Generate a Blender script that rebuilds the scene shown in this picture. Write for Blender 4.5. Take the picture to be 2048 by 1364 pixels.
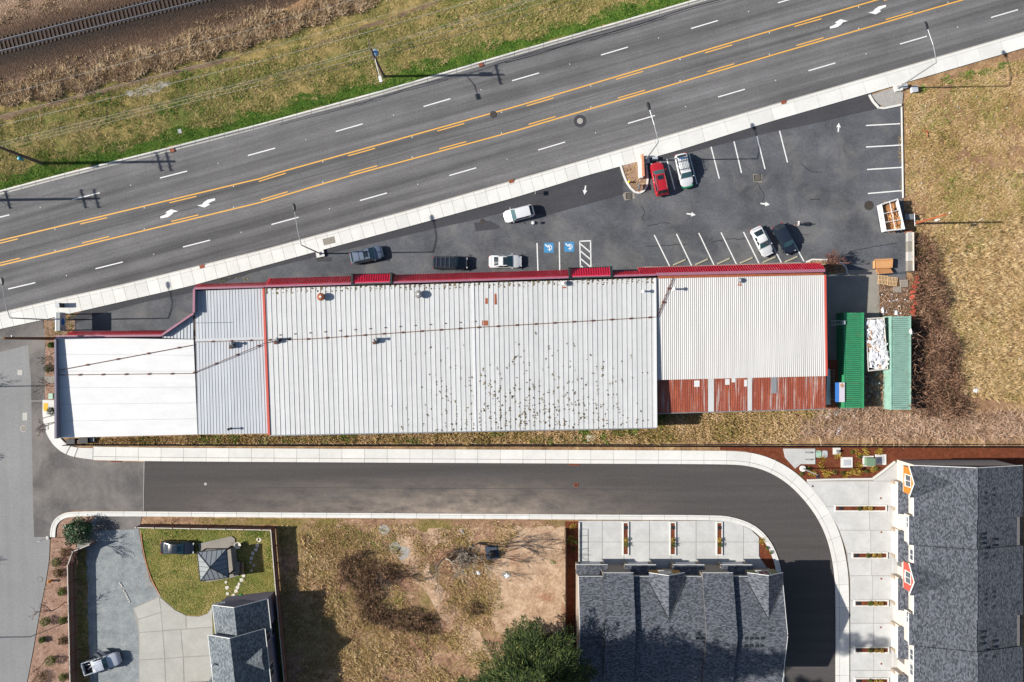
import bpy, bmesh, math, random
import numpy as np
from mathutils import Vector, Matrix

random.seed(7)
RNG = np.random.default_rng(7)
for o in list(bpy.data.objects):
    bpy.data.objects.remove(o)
scene = bpy.context.scene
COL = scene.collection
PI = math.pi

# ------------------------------------------------------------------ camera, sky, sun, exposure
S = 14.0          # photograph pixels per metre on the ground
H = 114.0         # flying height of the drone, metres
SUN_EL = math.radians(33.0)
cam = bpy.data.cameras.new('camera')
cam.sensor_width = 36.0
cam.lens = 36.0 * H / (2048 / S)
cam.clip_start = 1.0
cam.clip_end = 2000.0
camo = bpy.data.objects.new('camera', cam)
COL.objects.link(camo)
camo.location = (0, 0, H)
scene.camera = camo

world = bpy.data.worlds.new('World')
scene.world = world
world.use_nodes = True
wn = world.node_tree
sky = wn.nodes.new('ShaderNodeTexSky')
sky.sky_type = 'NISHITA'
sky.sun_disc = False
sky.sun_elevation = SUN_EL
sky.sun_rotation = math.radians(-90)
wn.links.new(sky.outputs[0], wn.nodes['Background'].inputs[0])
wn.nodes['Background'].inputs[1].default_value = 0.07

sun = bpy.data.lights.new('sun', 'SUN')
sun.energy = 5.0
sun.angle = math.radians(0.5)
sun.color = (1.0, 0.95, 0.87)
suno = bpy.data.objects.new('sun', sun)
COL.objects.link(suno)
suno.rotation_euler = Vector((math.cos(SUN_EL), 0.013, -math.sin(SUN_EL))).to_track_quat('-Z', 'Y').to_euler()
suno.location = (-150, 0, 90)

scene.view_settings.view_transform = 'Standard'
scene.view_settings.look = 'None'
scene.view_settings.gamma = 1.0
scene.view_settings.exposure = 0.95
scene.render.resolution_x = 1024
scene.render.resolution_y = 682

# ------------------------------------------------------------------ coordinates
def P(px, py, z=0.0):
    """world point that stands at height z where the photograph shows (px, py)"""
    k = (1.0 - z / H) / S
    return Vector(((px - 1024.0) * k, (682.0 - py) * k, z))

def G(pts, z=0.0):
    return [P(x, y, 0).xy.to_tuple() for x, y in pts]

ORG = {}

def tag(o, label=None, cat=None, group=None, kind=None):
    if label: o['label'] = label
    if cat: o['category'] = cat
    if group: o['group'] = group
    if kind: o['kind'] = kind
    return o

def thing(name, label, cat, loc=(0, 0, 0), rotz=0.0, group=None):
    o = bpy.data.objects.new(name, None)
    o.empty_display_size = 0.3
    COL.objects.link(o)
    o.location = loc
    o.rotation_euler = (0, 0, rotz)
    ORG[o.name] = Vector(loc) if rotz == 0.0 else Vector((0, 0, 0))
    return tag(o, label, cat, group)

class MB:
    def __init__(s):
        s.v = []; s.f = []
    def add(s, vs, fs):
        n = len(s.v)
        s.v.extend([tuple(v) for v in vs])
        s.f.extend([tuple(i + n for i in f) for f in fs])
        return s
    def box(s, x0, x1, y0, y1, z0, z1):
        return s.add([(x0, y0, z0), (x1, y0, z0), (x1, y1, z0), (x0, y1, z0), (x0, y0, z1), (x1, y0, z1), (x1, y1, z1), (x0, y1, z1)],
                     [(3, 2, 1, 0), (4, 5, 6, 7), (0, 1, 5, 4), (1, 2, 6, 5), (2, 3, 7, 6), (3, 0, 4, 7)])
    def obox(s, c, size, rot=0.0):
        cx, cy, cz = c; a, b, h = size
        ca, sa = math.cos(rot), math.sin(rot)
        pts = []
        for z in (cz - h / 2, cz + h / 2):
            for u, v in ((-a / 2, -b / 2), (a / 2, -b / 2), (a / 2, b / 2), (-a / 2, b / 2)):
                pts.append((cx + u * ca - v * sa, cy + u * sa + v * ca, z))
        return s.add(pts, [(3, 2, 1, 0), (4, 5, 6, 7), (0, 1, 5, 4), (1, 2, 6, 5), (2, 3, 7, 6), (3, 0, 4, 7)])
    def prism(s, pts, z0, z1):
        a = 0.0
        n = len(pts)
        for i in range(n):
            a += pts[i][0] * pts[(i + 1) % n][1] - pts[(i + 1) % n][0] * pts[i][1]
        if a < 0: pts = pts[::-1]
        vs = [(p[0], p[1], z0) for p in pts] + [(p[0], p[1], z1) for p in pts]
        fs = [tuple(range(n, 2 * n))] + [(i, (i + 1) % n, n + (i + 1) % n, n + i) for i in range(n)]
        return s.add(vs, fs)
    def hull(s, pts, z0=0.0):
        """solid below a (possibly sloping) polygon, down to z0"""
        n = len(pts)
        a = sum(pts[i][0] * pts[(i + 1) % n][1] - pts[(i + 1) % n][0] * pts[i][1] for i in range(n))
        if a < 0: pts = pts[::-1]
        vs = [(p[0], p[1], z0) for p in pts] + [tuple(p) for p in pts]
        return s.add(vs, [tuple(range(n, 2 * n))] + [(i, (i + 1) % n, n + (i + 1) % n, n + i) for i in range(n)])
    def slab(s, pts, t):
        """roof plane of thickness t below the polygon"""
        n = len(pts)
        a = sum(pts[i][0] * pts[(i + 1) % n][1] - pts[(i + 1) % n][0] * pts[i][1] for i in range(n))
        if a < 0: pts = pts[::-1]
        vs = [(p[0], p[1], p[2] - t) for p in pts] + [tuple(p) for p in pts]
        return s.add(vs, [tuple(range(n))[::-1], tuple(range(n, 2 * n))] + [(i, (i + 1) % n, n + (i + 1) % n, n + i) for i in range(n)])
    def tube(s, pts, r, n=6, cap=True):
        pts = [Vector(p) for p in pts]
        rs = r if isinstance(r, (list, tuple)) else [r] * len(pts)
        base = len(s.v); rings = []
        for i, p in enumerate(pts):
            d = (pts[min(i + 1, len(pts) - 1)] - pts[max(i - 1, 0)])
            if d.length < 1e-6: d = Vector((0, 0, 1))
            d.normalize()
            up = Vector((0, 0, 1)) if abs(d.z) < 0.9 else Vector((1, 0, 0))
            a = d.cross(up).normalized(); b = d.cross(a)
            rings.append([p + (a * math.cos(2 * PI * k / n) + b * math.sin(2 * PI * k / n)) * rs[i] for k in range(n)])
        vs = [v for rg in rings for v in rg]
        fs = []
        for i in range(len(pts) - 1):
            for k in range(n):
                fs.append((i * n + k, i * n + (k + 1) % n, (i + 1) * n + (k + 1) % n, (i + 1) * n + k))
        if cap:
            fs.append(tuple(range(n))[::-1]); fs.append(tuple(range((len(pts) - 1) * n, len(pts) * n)))
        return s.add(vs, fs)
    def lathe(s, x, y, prof, n=16):
        vs = []; fs = []
        for (r, z) in prof:
            for k in range(n):
                vs.append((x + r * math.cos(2 * PI * k / n), y + r * math.sin(2 * PI * k / n), z))
        for i in range(len(prof) - 1):
            for k in range(n):
                fs.append((i * n + k, i * n + (k + 1) % n, (i + 1) * n + (k + 1) % n, (i + 1) * n + k))
        fs.append(tuple(range((len(prof) - 1) * n, len(prof) * n)))
        return s.add(vs, fs)
    def disc(s, x, y, r, z, n=20):
        return s.add([(x + r * math.cos(2 * PI * k / n), y + r * math.sin(2 * PI * k / n), z) for k in range(n)], [tuple(range(n))])
    def build(s, name, mat, parent=None, smooth=False, org=None):
        me = bpy.data.meshes.new(name)
        if parent is not None:
            o0 = ORG[parent.name]
        elif org is not None:
            o0 = Vector(org)
        else:
            a = np.array(s.v); lo = a.min(0); hi = a.max(0)
            o0 = Vector(((lo[0] + hi[0]) / 2, (lo[1] + hi[1]) / 2, lo[2]))
        me.from_pydata([(v[0] - o0.x, v[1] - o0.y, v[2] - o0.z) for v in s.v], [], s.f)
        if smooth:
            me.polygons.foreach_set('use_smooth', [True] * len(me.polygons))
        o = bpy.data.objects.new(name, me)
        COL.objects.link(o)
        me.materials.append(M[mat] if isinstance(mat, str) else mat)
        if parent is not None: o.parent = parent
        else: o.location = o0
        ORG[o.name] = o0
        return o

def tri_mesh(name, verts, faces_n, mat, parent=None, kind=None, label=None, quads=False):
    """big mesh of loose triangles (or quads) from a numpy array (n*3, 3)"""
    k = 4 if quads else 3
    n = len(verts) // k
    me = bpy.data.meshes.new(name)
    o0 = ORG[parent.name] if parent is not None else Vector((0, 0, 0))
    verts = verts - np.array([o0.x, o0.y, o0.z])
    me.vertices.add(len(verts)); me.vertices.foreach_set('co', verts.astype(np.float32).ravel())
    me.loops.add(n * k); me.loops.foreach_set('vertex_index', np.arange(n * k, dtype=np.int32))
    me.polygons.add(n); me.polygons.foreach_set('loop_start', np.arange(0, n * k, k, dtype=np.int32))
    me.update(calc_edges=True)
    o = bpy.data.objects.new(name, me); COL.objects.link(o)
    me.materials.append(M[mat] if isinstance(mat, str) else mat)
    if parent is not None: o.parent = parent
    ORG[o.name] = o0
    if kind: o['kind'] = kind
    if label: o['label'] = label
    return o

# ------------------------------------------------------------------ materials
M = {}
KEXP = 1.75
def L1(c):
    c = c / 255.0
    return c / 12.92 if c <= 0.04045 else ((c + 0.055) / 1.055) ** 2.4
def C(r, g, b, k=None):
    k = k or KEXP
    return (min(L1(r) / k, .85), min(L1(g) / k, .85), min(L1(b) / k, .85), 1.0)

class NT:
    def __init__(s, name, rough=0.85, metal=0.0, spec=0.35):
        s.m = bpy.data.materials.new(name); s.m.use_nodes = True
        s.t = s.m.node_tree; s.b = s.t.nodes['Principled BSDF']
        s.b.inputs['Roughness'].default_value = rough
        s.b.inputs['Metallic'].default_value = metal
        s.b.inputs['Specular IOR Level'].default_value = spec
        M[name] = s.m
    def set(s, sock, v):
        if hasattr(v, 'is_linked') or isinstance(v, bpy.types.NodeSocket): s.t.links.new(v, sock)
        elif isinstance(v, (tuple, list)) and len(v) == 3 and sock.type == 'RGBA': sock.default_value = (*v, 1)
        else: sock.default_value = v
    def node(s, t, **kw):
        n = s.t.nodes.new(t)
        for k, v in kw.items(): setattr(n, k, v)
        return n
    def pos(s):
        return s.node('ShaderNodeNewGeometry').outputs['Position']
    def obj(s):
        return s.node('ShaderNodeTexCoord').outputs['Object']
    def island(s):
        return s.node('ShaderNodeNewGeometry').outputs['Random Per Island']
    def rnd(s):
        return s.node('ShaderNodeObjectInfo').outputs['Random']
    def map(s, v, scale=(1, 1, 1), rot=0.0, loc=(0, 0, 0)):
        if rot and tuple(scale) != (1, 1, 1):   # turn first, then stretch
            v = s.map(v, (1, 1, 1), rot); rot = 0.0
        n = s.node('ShaderNodeMapping')
        s.set(n.inputs['Vector'], v)
        n.inputs['Scale'].default_value = scale; n.inputs['Rotation'].default_value = (0, 0, rot); n.inputs['Location'].default_value = loc
        return n.outputs[0]
    def noise(s, v, scale, detail=4.0, rough=0.6, dist=0.0):
        n = s.node('ShaderNodeTexNoise')
        s.set(n.inputs['Vector'], v)
        n.inputs['Scale'].default_value = scale; n.inputs['Detail'].default_value = detail
        n.inputs['Roughness'].default_value = rough; n.inputs['Distortion'].default_value = dist
        return n.outputs['Fac']
    def vor(s, v, scale, feature='F1', out='Distance'):
        n = s.node('ShaderNodeTexVoronoi', feature=feature)
        s.set(n.inputs['Vector'], v); n.inputs['Scale'].default_value = scale
        return n.outputs[out]
    def ramp(s, fac, stops, interp='LINEAR'):
        n = s.node('ShaderNodeValToRGB'); s.set(n.inputs[0], fac)
        e = n.color_ramp; e.interpolation = interp
        while len(e.elements) < len(stops): e.elements.new(0.5)
        for el, (p, c) in zip(e.elements, stops):
            el.position = p
            el.color = c if isinstance(c, (tuple, list)) else (c, c, c, 1)
        return n.outputs[0]
    def mix(s, fac, a, b, mode='MIX'):
        n = s.node('ShaderNodeMix', data_type='RGBA', blend_type=mode)
        s.set(n.inputs[0], fac); s.set(n.inputs[6], a); s.set(n.inputs[7], b)
        return n.outputs[2]
    def math(s, op, a, b=0.0, c=0.0):
        n = s.node('ShaderNodeMath', operation=op)
        s.set(n.inputs[0], a); s.set(n.inputs[1], b)
        if op in ('SMOOTHSTEP',): pass
        return n.outputs[0]
    def mul(s, col, f):
        """multiply a colour by a grey factor socket"""
        return s.mix(1.0, col, f, 'MULTIPLY')
    def bump(s, h, strength=0.5, dist=0.05):
        n = s.node('ShaderNodeBump')
        n.inputs['Strength'].default_value = strength; n.inputs['Distance'].default_value = dist
        s.set(n.inputs['Height'], h); s.t.links.new(n.outputs[0], s.b.inputs['Normal'])
    def col(s, c):
        s.set(s.b.inputs['Base Color'], c); return s

def plain(name, c, rough=0.6, metal=0.0, spec=0.4, var=0.12, vscale=3.0, coat=0.0):
    n = NT(name, rough, metal, spec)
    f = n.ramp(n.noise(n.pos(), vscale, 5, .6), [(0.25, 1 - var), (0.75, 1 + var)])
    n.col(n.mul(c, f))
    if coat:
        n.b.inputs['Coat Weight'].default_value = coat; n.b.inputs['Coat Roughness'].default_value = 0.05
    return n

def asphalt(name, c, rot=0.0, streak=0.22, patch=0.2, grain=0.35, dust=None, dust_rng=(0.55, 0.75), dust_scale=0.12):
    n = NT(name, 0.95, 0, 0.1)
    p = n.pos()
    a = n.ramp(n.noise(n.map(p, (0.016, .75, 1), rot), 1.0, 5, .62), [(0.3, 1 - streak), (0.7, 1 + streak)])
    b = n.ramp(n.noise(p, 0.16, 6, .65), [(0.3, 1 - patch), (0.7, 1 + patch)])
    g = n.ramp(n.noise(p, 3.2, 5, .85), [(0.3, 1 - grain), (0.7, 1 + grain)])
    col = n.mul(n.mul(n.mul(c, a), b), g)
    if dust:
        d = n.ramp(n.noise(p, dust_scale, 7, .68, .6), [(dust_rng[0], 0.0), (dust_rng[1], 0.6)])
        col = n.mix(d, col, dust)
    n.col(col)
    n.bump(n.noise(p, 14.0, 3, .7), .35, .02)
    return n

RD = math.radians(-15.5)
asphalt('asphalt_road', C(118, 117, 118), rot=RD, streak=.4, patch=.14, grain=.22)
asphalt('asphalt_lot', C(100, 102, 107), streak=.05, patch=.36, grain=.3, dust=C(152, 148, 142), dust_rng=(.48, .8), dust_scale=.2)
asphalt('asphalt_strip', C(80, 80, 84), rot=RD, streak=.1, patch=.12, grain=.25)
asphalt('asphalt_new', C(98, 94, 92), streak=.1, patch=.18, grain=.25)
asphalt('asphalt_old', C(152, 152, 152), rot=math.radians(88), streak=.06, patch=.08, grain=.15)
asphalt('asphalt_mid', C(112, 109, 108), rot=math.radians(88), streak=.12, patch=.25, grain=.18, dust=C(176, 168, 160), dust_rng=(.42, .74), dust_scale=.14)

# street with pale construction dust swept towards its southern kerb
n = M.pop('asphalt_new'); bpy.data.materials.remove(n)
n = NT('asphalt_new', 0.95, 0, .1); p = n.pos()
a = n.ramp(n.noise(n.map(p, (.03, .8, 1)), 1.0, 5, .6), [(.3, .86), (.7, 1.14)])
g = n.ramp(n.noise(p, 3.2, 5, .85), [(.3, .82), (.7, 1.18)])
sx = n.node('ShaderNodeSeparateXYZ'); n.set(sx.inputs[0], p)
gy = n.node('ShaderNodeMapRange'); n.set(gy.inputs[0], sx.outputs[1]); gy.inputs[1].default_value = -19; gy.inputs[2].default_value = -25
gx = n.ramp(n.node('ShaderNodeMapRange').outputs[0], [(0, 0), (1, 1)])
mr = n.node('ShaderNodeMapRange'); n.set(mr.inputs[0], sx.outputs[0]); mr.inputs[1].default_value = -55; mr.inputs[2].default_value = 25
gx = n.ramp(mr.outputs[0], [(0, .0), (.25, .35), (.62, 1), (.85, .3), (1, .0)])
d = n.math('MULTIPLY', n.math('MULTIPLY', gy.outputs[0], gx), n.ramp(n.noise(n.map(p, (.5, 1.1, 1)), .5, 8, .74, .15), [(.3, 0.0), (.62, 1.2)]))
n.col(n.mix(d, n.mul(n.mul(C(90, 87, 86), a), g), C(176, 160, 146)))
n.bump(n.noise(p, 14, 3, .7), .35, .02)

def concrete(name, c, var=.05, stain=.1, joint=False):
    n = NT(name, .85, 0, .3); p = n.pos()
    r = n.ramp(n.rnd(), [(0, 1 - var), (1, 1 + var)])
    b = n.ramp(n.noise(p, .5, 7, .7), [(.3, 1 - stain), (.7, 1 + stain * .6)])
    g = n.ramp(n.noise(p, 3.5, 5, .8), [(.3, .95), (.7, 1.05)])
    n.col(n.mul(n.mul(n.mul(c, r), b), g))
    n.bump(n.noise(p, 10, 3, .6), .2, .01)
concrete('concrete_walk', C(238, 237, 232), .06, .09)
concrete('concrete_kerb', C(240, 238, 232), .04, .08)
concrete('concrete_gutter', C(196, 193, 187), .04, .08)
concrete('concrete_drive', C(212, 212, 210), .05, .16)
concrete('concrete_house', C(190, 188, 180), .035, .14)
concrete('concrete_old', C(158, 152, 142), .04, .2)
concrete('concrete_joint', C(168, 165, 158), .02, .1)
concrete('concrete_pale', C(236, 234, 228), .04, .05)

def paint(name, c, wear=.35):
    n = NT(name, .7, 0, .3); p = n.pos()
    w = n.ramp(n.noise(p, 6, 5, .75), [(.28, wear), (.48, 0.0)])
    n.col(n.mix(w, c, C(110, 108, 106)))
paint('paint_white', C(250, 250, 248), .6)
paint('paint_yellow', C(250, 188, 86), .35)
paint('paint_blue', C(70, 150, 205), .4)
paint('paint_tactile', C(246, 190, 50), .1)

# ground covers
def ground(name, stops, scale=.35, fine=6.0, finev=.35, bump=.8, stops2=None, mask=(.45, .6), mscale=.12):
    n = NT(name, .95, 0, .15); p = n.pos()
    a = n.ramp(n.noise(p, scale, 9, .72), stops)
    if stops2:
        b = n.ramp(n.noise(p, scale * 1.7, 9, .72), stops2)
        a = n.mix(n.ramp(n.noise(p, mscale, 6, .62, .5), [(mask[0], 0.0), (mask[1], 1.0)]), a, b)
    f = n.ramp(n.noise(p, fine, 4, .75), [(.25, 1 - finev), (.75, 1 + finev)])
    n.col(n.mul(a, f))
    n.bump(n.noise(p, fine * .6, 6, .75), bump, .12)
    return n
ground('dry_grass_ground', [(.3, C(120, 92, 66)), (.5, C(174, 140, 102)), (.7, C(214, 184, 140))], .5, 3, .4,
       stops2=[(.3, C(126, 94, 72)), (.7, C(184, 146, 116))], mask=(.5, .64), mscale=.13)
ground('verge_ground', [(.3, C(104, 92, 56)), (.5, C(156, 138, 86)), (.7, C(204, 172, 122))], .6, 3, .4,
       stops2=[(.3, C(84, 98, 44)), (.7, C(126, 132, 70))], mask=(.46, .6), mscale=.1)
ground('green_ground', [(.3, C(56, 84, 30)), (.5, C(78, 108, 38)), (.7, C(112, 128, 56))], .6, 6, .3)
ground('lawn_ground', [(.3, C(96, 104, 44)), (.5, C(136, 132, 66)), (.7, C(180, 156, 96))], .3, 6, .3,
       stops2=[(.3, C(66, 98, 34)), (.7, C(104, 124, 48))], mask=(.45, .6), mscale=.14)
ground('dirt_ground', [(.3, C(156, 124, 100)), (.5, C(204, 172, 142)), (.7, C(232, 204, 176))], .5, 2.5, .3, .9,
       stops2=[(.3, C(150, 100, 76)), (.7, C(184, 134, 104))], mask=(.58, .68), mscale=.11)
ground('lot_ground', [(.3, C(112, 84, 66)), (.5, C(170, 134, 108)), (.7, C(214, 180, 150))], .6, 3, .45, 1.0,
       stops2=[(.3, C(112, 102, 56)), (.7, C(158, 140, 84))], mask=(.5, .62), mscale=.1)
ground('mulch', [(.3, C(98, 52, 34)), (.5, C(124, 68, 46)), (.7, C(146, 86, 58))], 1.5, 9, .45, .8)
ground('bark_bed', [(.3, C(142, 112, 96)), (.5, C(172, 140, 122)), (.7, C(196, 166, 148))], .9, 9, .3, .6)
ground('path_dirt', [(.3, C(104, 84, 66)), (.5, C(130, 108, 88)), (.7, C(158, 136, 112))], .8, 8, .2, .4)
ground('gravel', [(.3, C(128, 134, 138)), (.5, C(152, 158, 160)), (.7, C(176, 178, 176))], .8, 7, .28, .5,
       stops2=[(.3, C(150, 142, 130)), (.7, C(176, 166, 150))], mask=(.56, .7), mscale=.12)
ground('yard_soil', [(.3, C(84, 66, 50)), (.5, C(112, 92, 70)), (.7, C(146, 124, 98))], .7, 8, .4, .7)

# ballast: oily brown beside the rails, paler away from them
n = NT('ballast', .95, 0, .2); p = n.pos()
mp = n.map(p, (1, 1, 1), math.radians(-14.3)); sx = n.node('ShaderNodeSeparateXYZ'); n.set(sx.inputs[0], mp)
c0 = P(200, 42)
yc = c0.x * math.sin(math.radians(-14.3)) + c0.y * math.cos(math.radians(-14.3))
dd = n.math('ABSOLUTE', n.math('SUBTRACT', sx.outputs[1], yc + 0.35 - 1.3))
dd = n.math('ADD', dd, n.math('MULTIPLY', n.math('SUBTRACT', n.noise(p, .5, 6, .7), .5), 2.2))
base = n.ramp(n.math('DIVIDE', dd, 9.0), [(.08, C(58, 48, 42)), (.34, C(92, 72, 58)), (.62, C(146, 120, 100)), (.9, C(178, 152, 130))])
cell = n.ramp(n.vor(p, 9.0, out='Color'), [(.1, .55), (.9, 1.5)])
n.col(n.mul(n.mul(base, cell), n.ramp(n.noise(p, 2, 5, .7), [(.3, .75), (.7, 1.25)])))
n.bump(n.vor(p, 7.0), 1.0, .08)

# metal, walls, roofs
n = NT('roof_metal', .55, .0, .5); p = n.pos()
st = n.ramp(n.noise(n.map(p, (2.2, .12, 1)), 1, 5, .6), [(.3, .93), (.7, 1.05)])
r = n.ramp(n.rnd(), [(0, .96), (1, 1.04)])
sp = n.ramp(n.noise(p, .9, 7, .7), [(.3, .93), (.7, 1.04)])
rust = n.ramp(n.noise(n.map(p, (1.2, .25, 1)), .9, 6, .7), [(.74, 0.0), (.8, .6)])
n.col(n.mix(rust, n.mul(n.mul(n.mul(C(221, 222, 221), st), r), sp), C(186, 150, 120)))
n = NT('roof_metal_b', .55, .0, .5); p = n.pos()
st = n.ramp(n.noise(n.map(p, (2.2, .18, 1)), 1, 6, .65), [(.3, .86), (.7, 1.06)])
n.col(n.mul(n.mul(C(205, 209, 214), st), n.ramp(n.rnd(), [(0, .94), (1, 1.05)])))
n = NT('roof_corrugated', .6, 0, .4); p = n.pos()
st = n.ramp(n.noise(n.map(p, (4, .1, 1)), 1, 5, .6), [(.3, .86), (.7, 1.05)])
dk = n.ramp(n.noise(n.map(p, (7, .6, 1)), 1, 4, .7), [(.66, 0.0), (.76, .6)])
n.col(n.mix(dk, n.mul(n.mul(C(222, 220, 217), st), n.ramp(n.rnd(), [(0, .95), (1, 1.03)])), C(130, 128, 126)))
n = NT('roof_membrane', .6, 0, .35); p = n.pos()
n.col(n.mul(C(240, 240, 240), n.ramp(n.noise(n.map(p, (.5, 1.4, 1)), .6, 8, .75), [(.3, .86), (.7, 1.03)])))
n = NT('roof_red', .5, 0, .4); p = n.pos()
w = n.ramp(n.noise(n.map(p, (2.8, .09, 1)), 1, 5, .62), [(.54, 0.0), (.64, .85)])
w2 = n.ramp(n.noise(n.map(p, (2.5, .3, 1), loc=(3, 7, 0)), 1, 5, .62), [(.5, 0.0), (.7, .6)])
b = n.mix(w2, C(166, 86, 64), C(208, 122, 86))
n.col(n.mul(n.mix(w, b, C(206, 190, 184)), n.ramp(n.noise(p, 3, 5, .7), [(.3, .8), (.7, 1.15)])))
n = NT('canopy_red', .42, 0, .5); p = n.pos()
w = n.ramp(n.noise(n.map(p, (1.3, .2, 1)), .5, 5, .65), [(.52, 0.0), (.72, .45)])
n.col(n.mul(n.mix(w, (.44, .016, .04, 1), (.52, .2, .23, 1)), n.ramp(n.noise(p, 2.4, 4, .6), [(.3, .82), (.7, 1.18)])))
plain('canopy_bright', (.56, .02, .065, 1), .4, var=.12, vscale=1.4)
plain('parapet_cap', C(168, 112, 132), .5, var=.1)
plain('dark_green_frame', C(34, 50, 48), .5)
plain('red_trim', C(212, 88, 72), .55, var=.12)
plain('rust', C(168, 92, 58), .8, var=.3, vscale=4)
plain('rust_dark', C(110, 66, 48), .8, var=.3, vscale=6)
plain('wall_block', C(150, 150, 148), .9, var=.08)
plain('wall_purple', C(138, 132, 148), .85, var=.06)
plain('wall_cream', C(222, 211, 198), .85, var=.05)
plain('wall_greige', C(176, 160, 144), .85, var=.05)
plain('wall_dark', C(112, 108, 108), .85, var=.06)
plain('siding_orange', C(236, 128, 38), .75, var=.05)
plain('siding_red', C(200, 84, 70), .75, var=.05)
plain('siding_ochre', C(184, 134, 62), .75, var=.05)
plain('siding_olive', C(150, 144, 104), .75, var=.05)
plain('trim_white', C(244, 243, 240), .6, var=.03)
plain('white_metal', C(238, 238, 238), .45, var=.04)
plain('grey_metal', C(170, 174, 178), .4, .3, var=.08)
plain('dark_metal', C(52, 54, 58), .5, .2, var=.15)
plain('black', C(24, 24, 26), .5, var=.1)
plain('black_fence', C(30, 30, 32), .6, var=.15)
plain('steel_rail', C(168, 166, 168), .3, .6, var=.1)
plain('wood_pole', C(120, 78, 52), .9, var=.2, vscale=5)
plain('wood_pole_red', C(176, 96, 58), .9, var=.2, vscale=5)
plain('wood_pole_grey', C(110, 96, 88), .9, var=.2, vscale=5)
plain('insulator', C(150, 150, 150), .3)
plain('wire', C(196, 192, 182), .5, var=.05)
plain('wire_dark', C(90, 92, 98), .5, var=.05)
plain('wood_fence', C(152, 124, 108), .9, var=.22, vscale=5)
plain('wood_fence_red', C(158, 88, 60), .9, var=.18, vscale=5)
plain('wood_white', C(222, 214, 204), .8, var=.08)
plain('pallet_wood', C(226, 190, 144), .85, var=.15, vscale=5)
plain('pallet_grey', C(178, 168, 156), .85, var=.15, vscale=5)
plain('cardboard', C(222, 164, 110), .9, var=.08, vscale=2)
plain('cardboard_dark', C(192, 136, 88), .9, var=.12, vscale=2)
plain('trash_white', C(240, 240, 242), .6, var=.1, vscale=4)
plain('trash_grey', C(170, 176, 184), .6, var=.2, vscale=4)
plain('trash_tan', C(196, 152, 112), .8, var=.2, vscale=4)
plain('trash_blue', C(70, 120, 190), .6, var=.2, vscale=4)
n = NT('container_green', .5, 0, .4); p = n.pos()
rs = n.ramp(n.noise(n.map(p, (.5, 3, 1)), .9, 6, .7), [(.58, 0.0), (.68, .7)])
n.col(n.mix(rs, n.mul(C(62, 158, 108), n.ramp(n.noise(p, 1.2, 6, .65), [(.3, .85), (.7, 1.12)])), C(132, 128, 84)))
n = NT('container_pale', .55, 0, .4); p = n.pos()
rs = n.ramp(n.noise(n.map(p, (.5, 2, 1)), .9, 6, .7), [(.56, 0.0), (.7, .5)])
n.col(n.mix(rs, n.mul(C(156, 198, 182), n.ramp(n.noise(p, 1.2, 6, .65), [(.3, .88), (.7, 1.1)])), C(112, 120, 96)))
plain('groove_green', C(38, 88, 62), .8, var=.3, vscale=2)
plain('groove_pale', C(92, 112, 100), .8, var=.3, vscale=2)
plain('sign_blue', C(40, 110, 190), .5)
plain('sign_text', C(150, 50, 90), .5)
plain('sign_face', C(222, 216, 226), .5, var=.02)
plain('sign_cabinet', C(150, 158, 156), .5, var=.1)
plain('teal', C(40, 150, 170), .4)
plain('transformer', C(150, 190, 224), .4)
plain('utility_green', C(120, 150, 122), .55)
plain('utility_pale_green', C(176, 208, 186), .6)
plain('lid_grey', C(196, 200, 206), .6)
plain('hydrant', C(240, 150, 30), .5)
plain('yellow', C(232, 210, 40), .6)
plain('orange_net', C(196, 90, 66), .7, var=.15)
plain('hose_green', C(40, 190, 100), .5)
plain('stone_pale', C(226, 220, 208), .9, var=.12, vscale=6)
plain('stone_grey', C(176, 172, 166), .9, var=.2, vscale=3)
plain('brick_orange', C(226, 156, 122), .9, var=.12, vscale=6)
plain('iron', C(74, 66, 60), .7, .2, var=.25, vscale=8)
plain('iron_rust', C(150, 84, 58), .8, .1, var=.25, vscale=8)
plain('wheel_stop', C(192, 184, 158), .9, var=.12, vscale=5)
plain('tyre', C(34, 34, 36), .85, var=.1)
plain('rim', C(150, 152, 156), .35, .7)
plain('lamp_red', C(210, 30, 44), .3)
plain('lamp_clear', C(214, 218, 222), .2)
plain('skin', C(206, 160, 132), .6)
plain('hair_dark', C(48, 36, 30), .7)
plain('cloth_white', C(232, 232, 236), .9)
plain('cloth_dark', C(44, 46, 56), .9)
plain('bark', C(120, 104, 94), .95, var=.25, vscale=8)
plain('bark_red', C(138, 96, 84), .95, var=.25, vscale=8)
plain('bark_pale', C(176, 164, 148), .95, var=.25, vscale=8)
plain('tie_wood', C(84, 70, 62), .95, var=.35, vscale=7)
plain('solar_grey', C(150, 156, 160), .35, .3, var=.08)
plain('tarp', C(66, 78, 94), .5, var=.2)

n = NT('glass', .06, 0, .6); n.col((.012, .02, .026, 1))
n = NT('glass_teal', .08, 0, .6); n.col((.03, .075, .085, 1))
n = NT('glass_window', .1, 0, .6); n.col((.05, .06, .07, 1))

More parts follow.
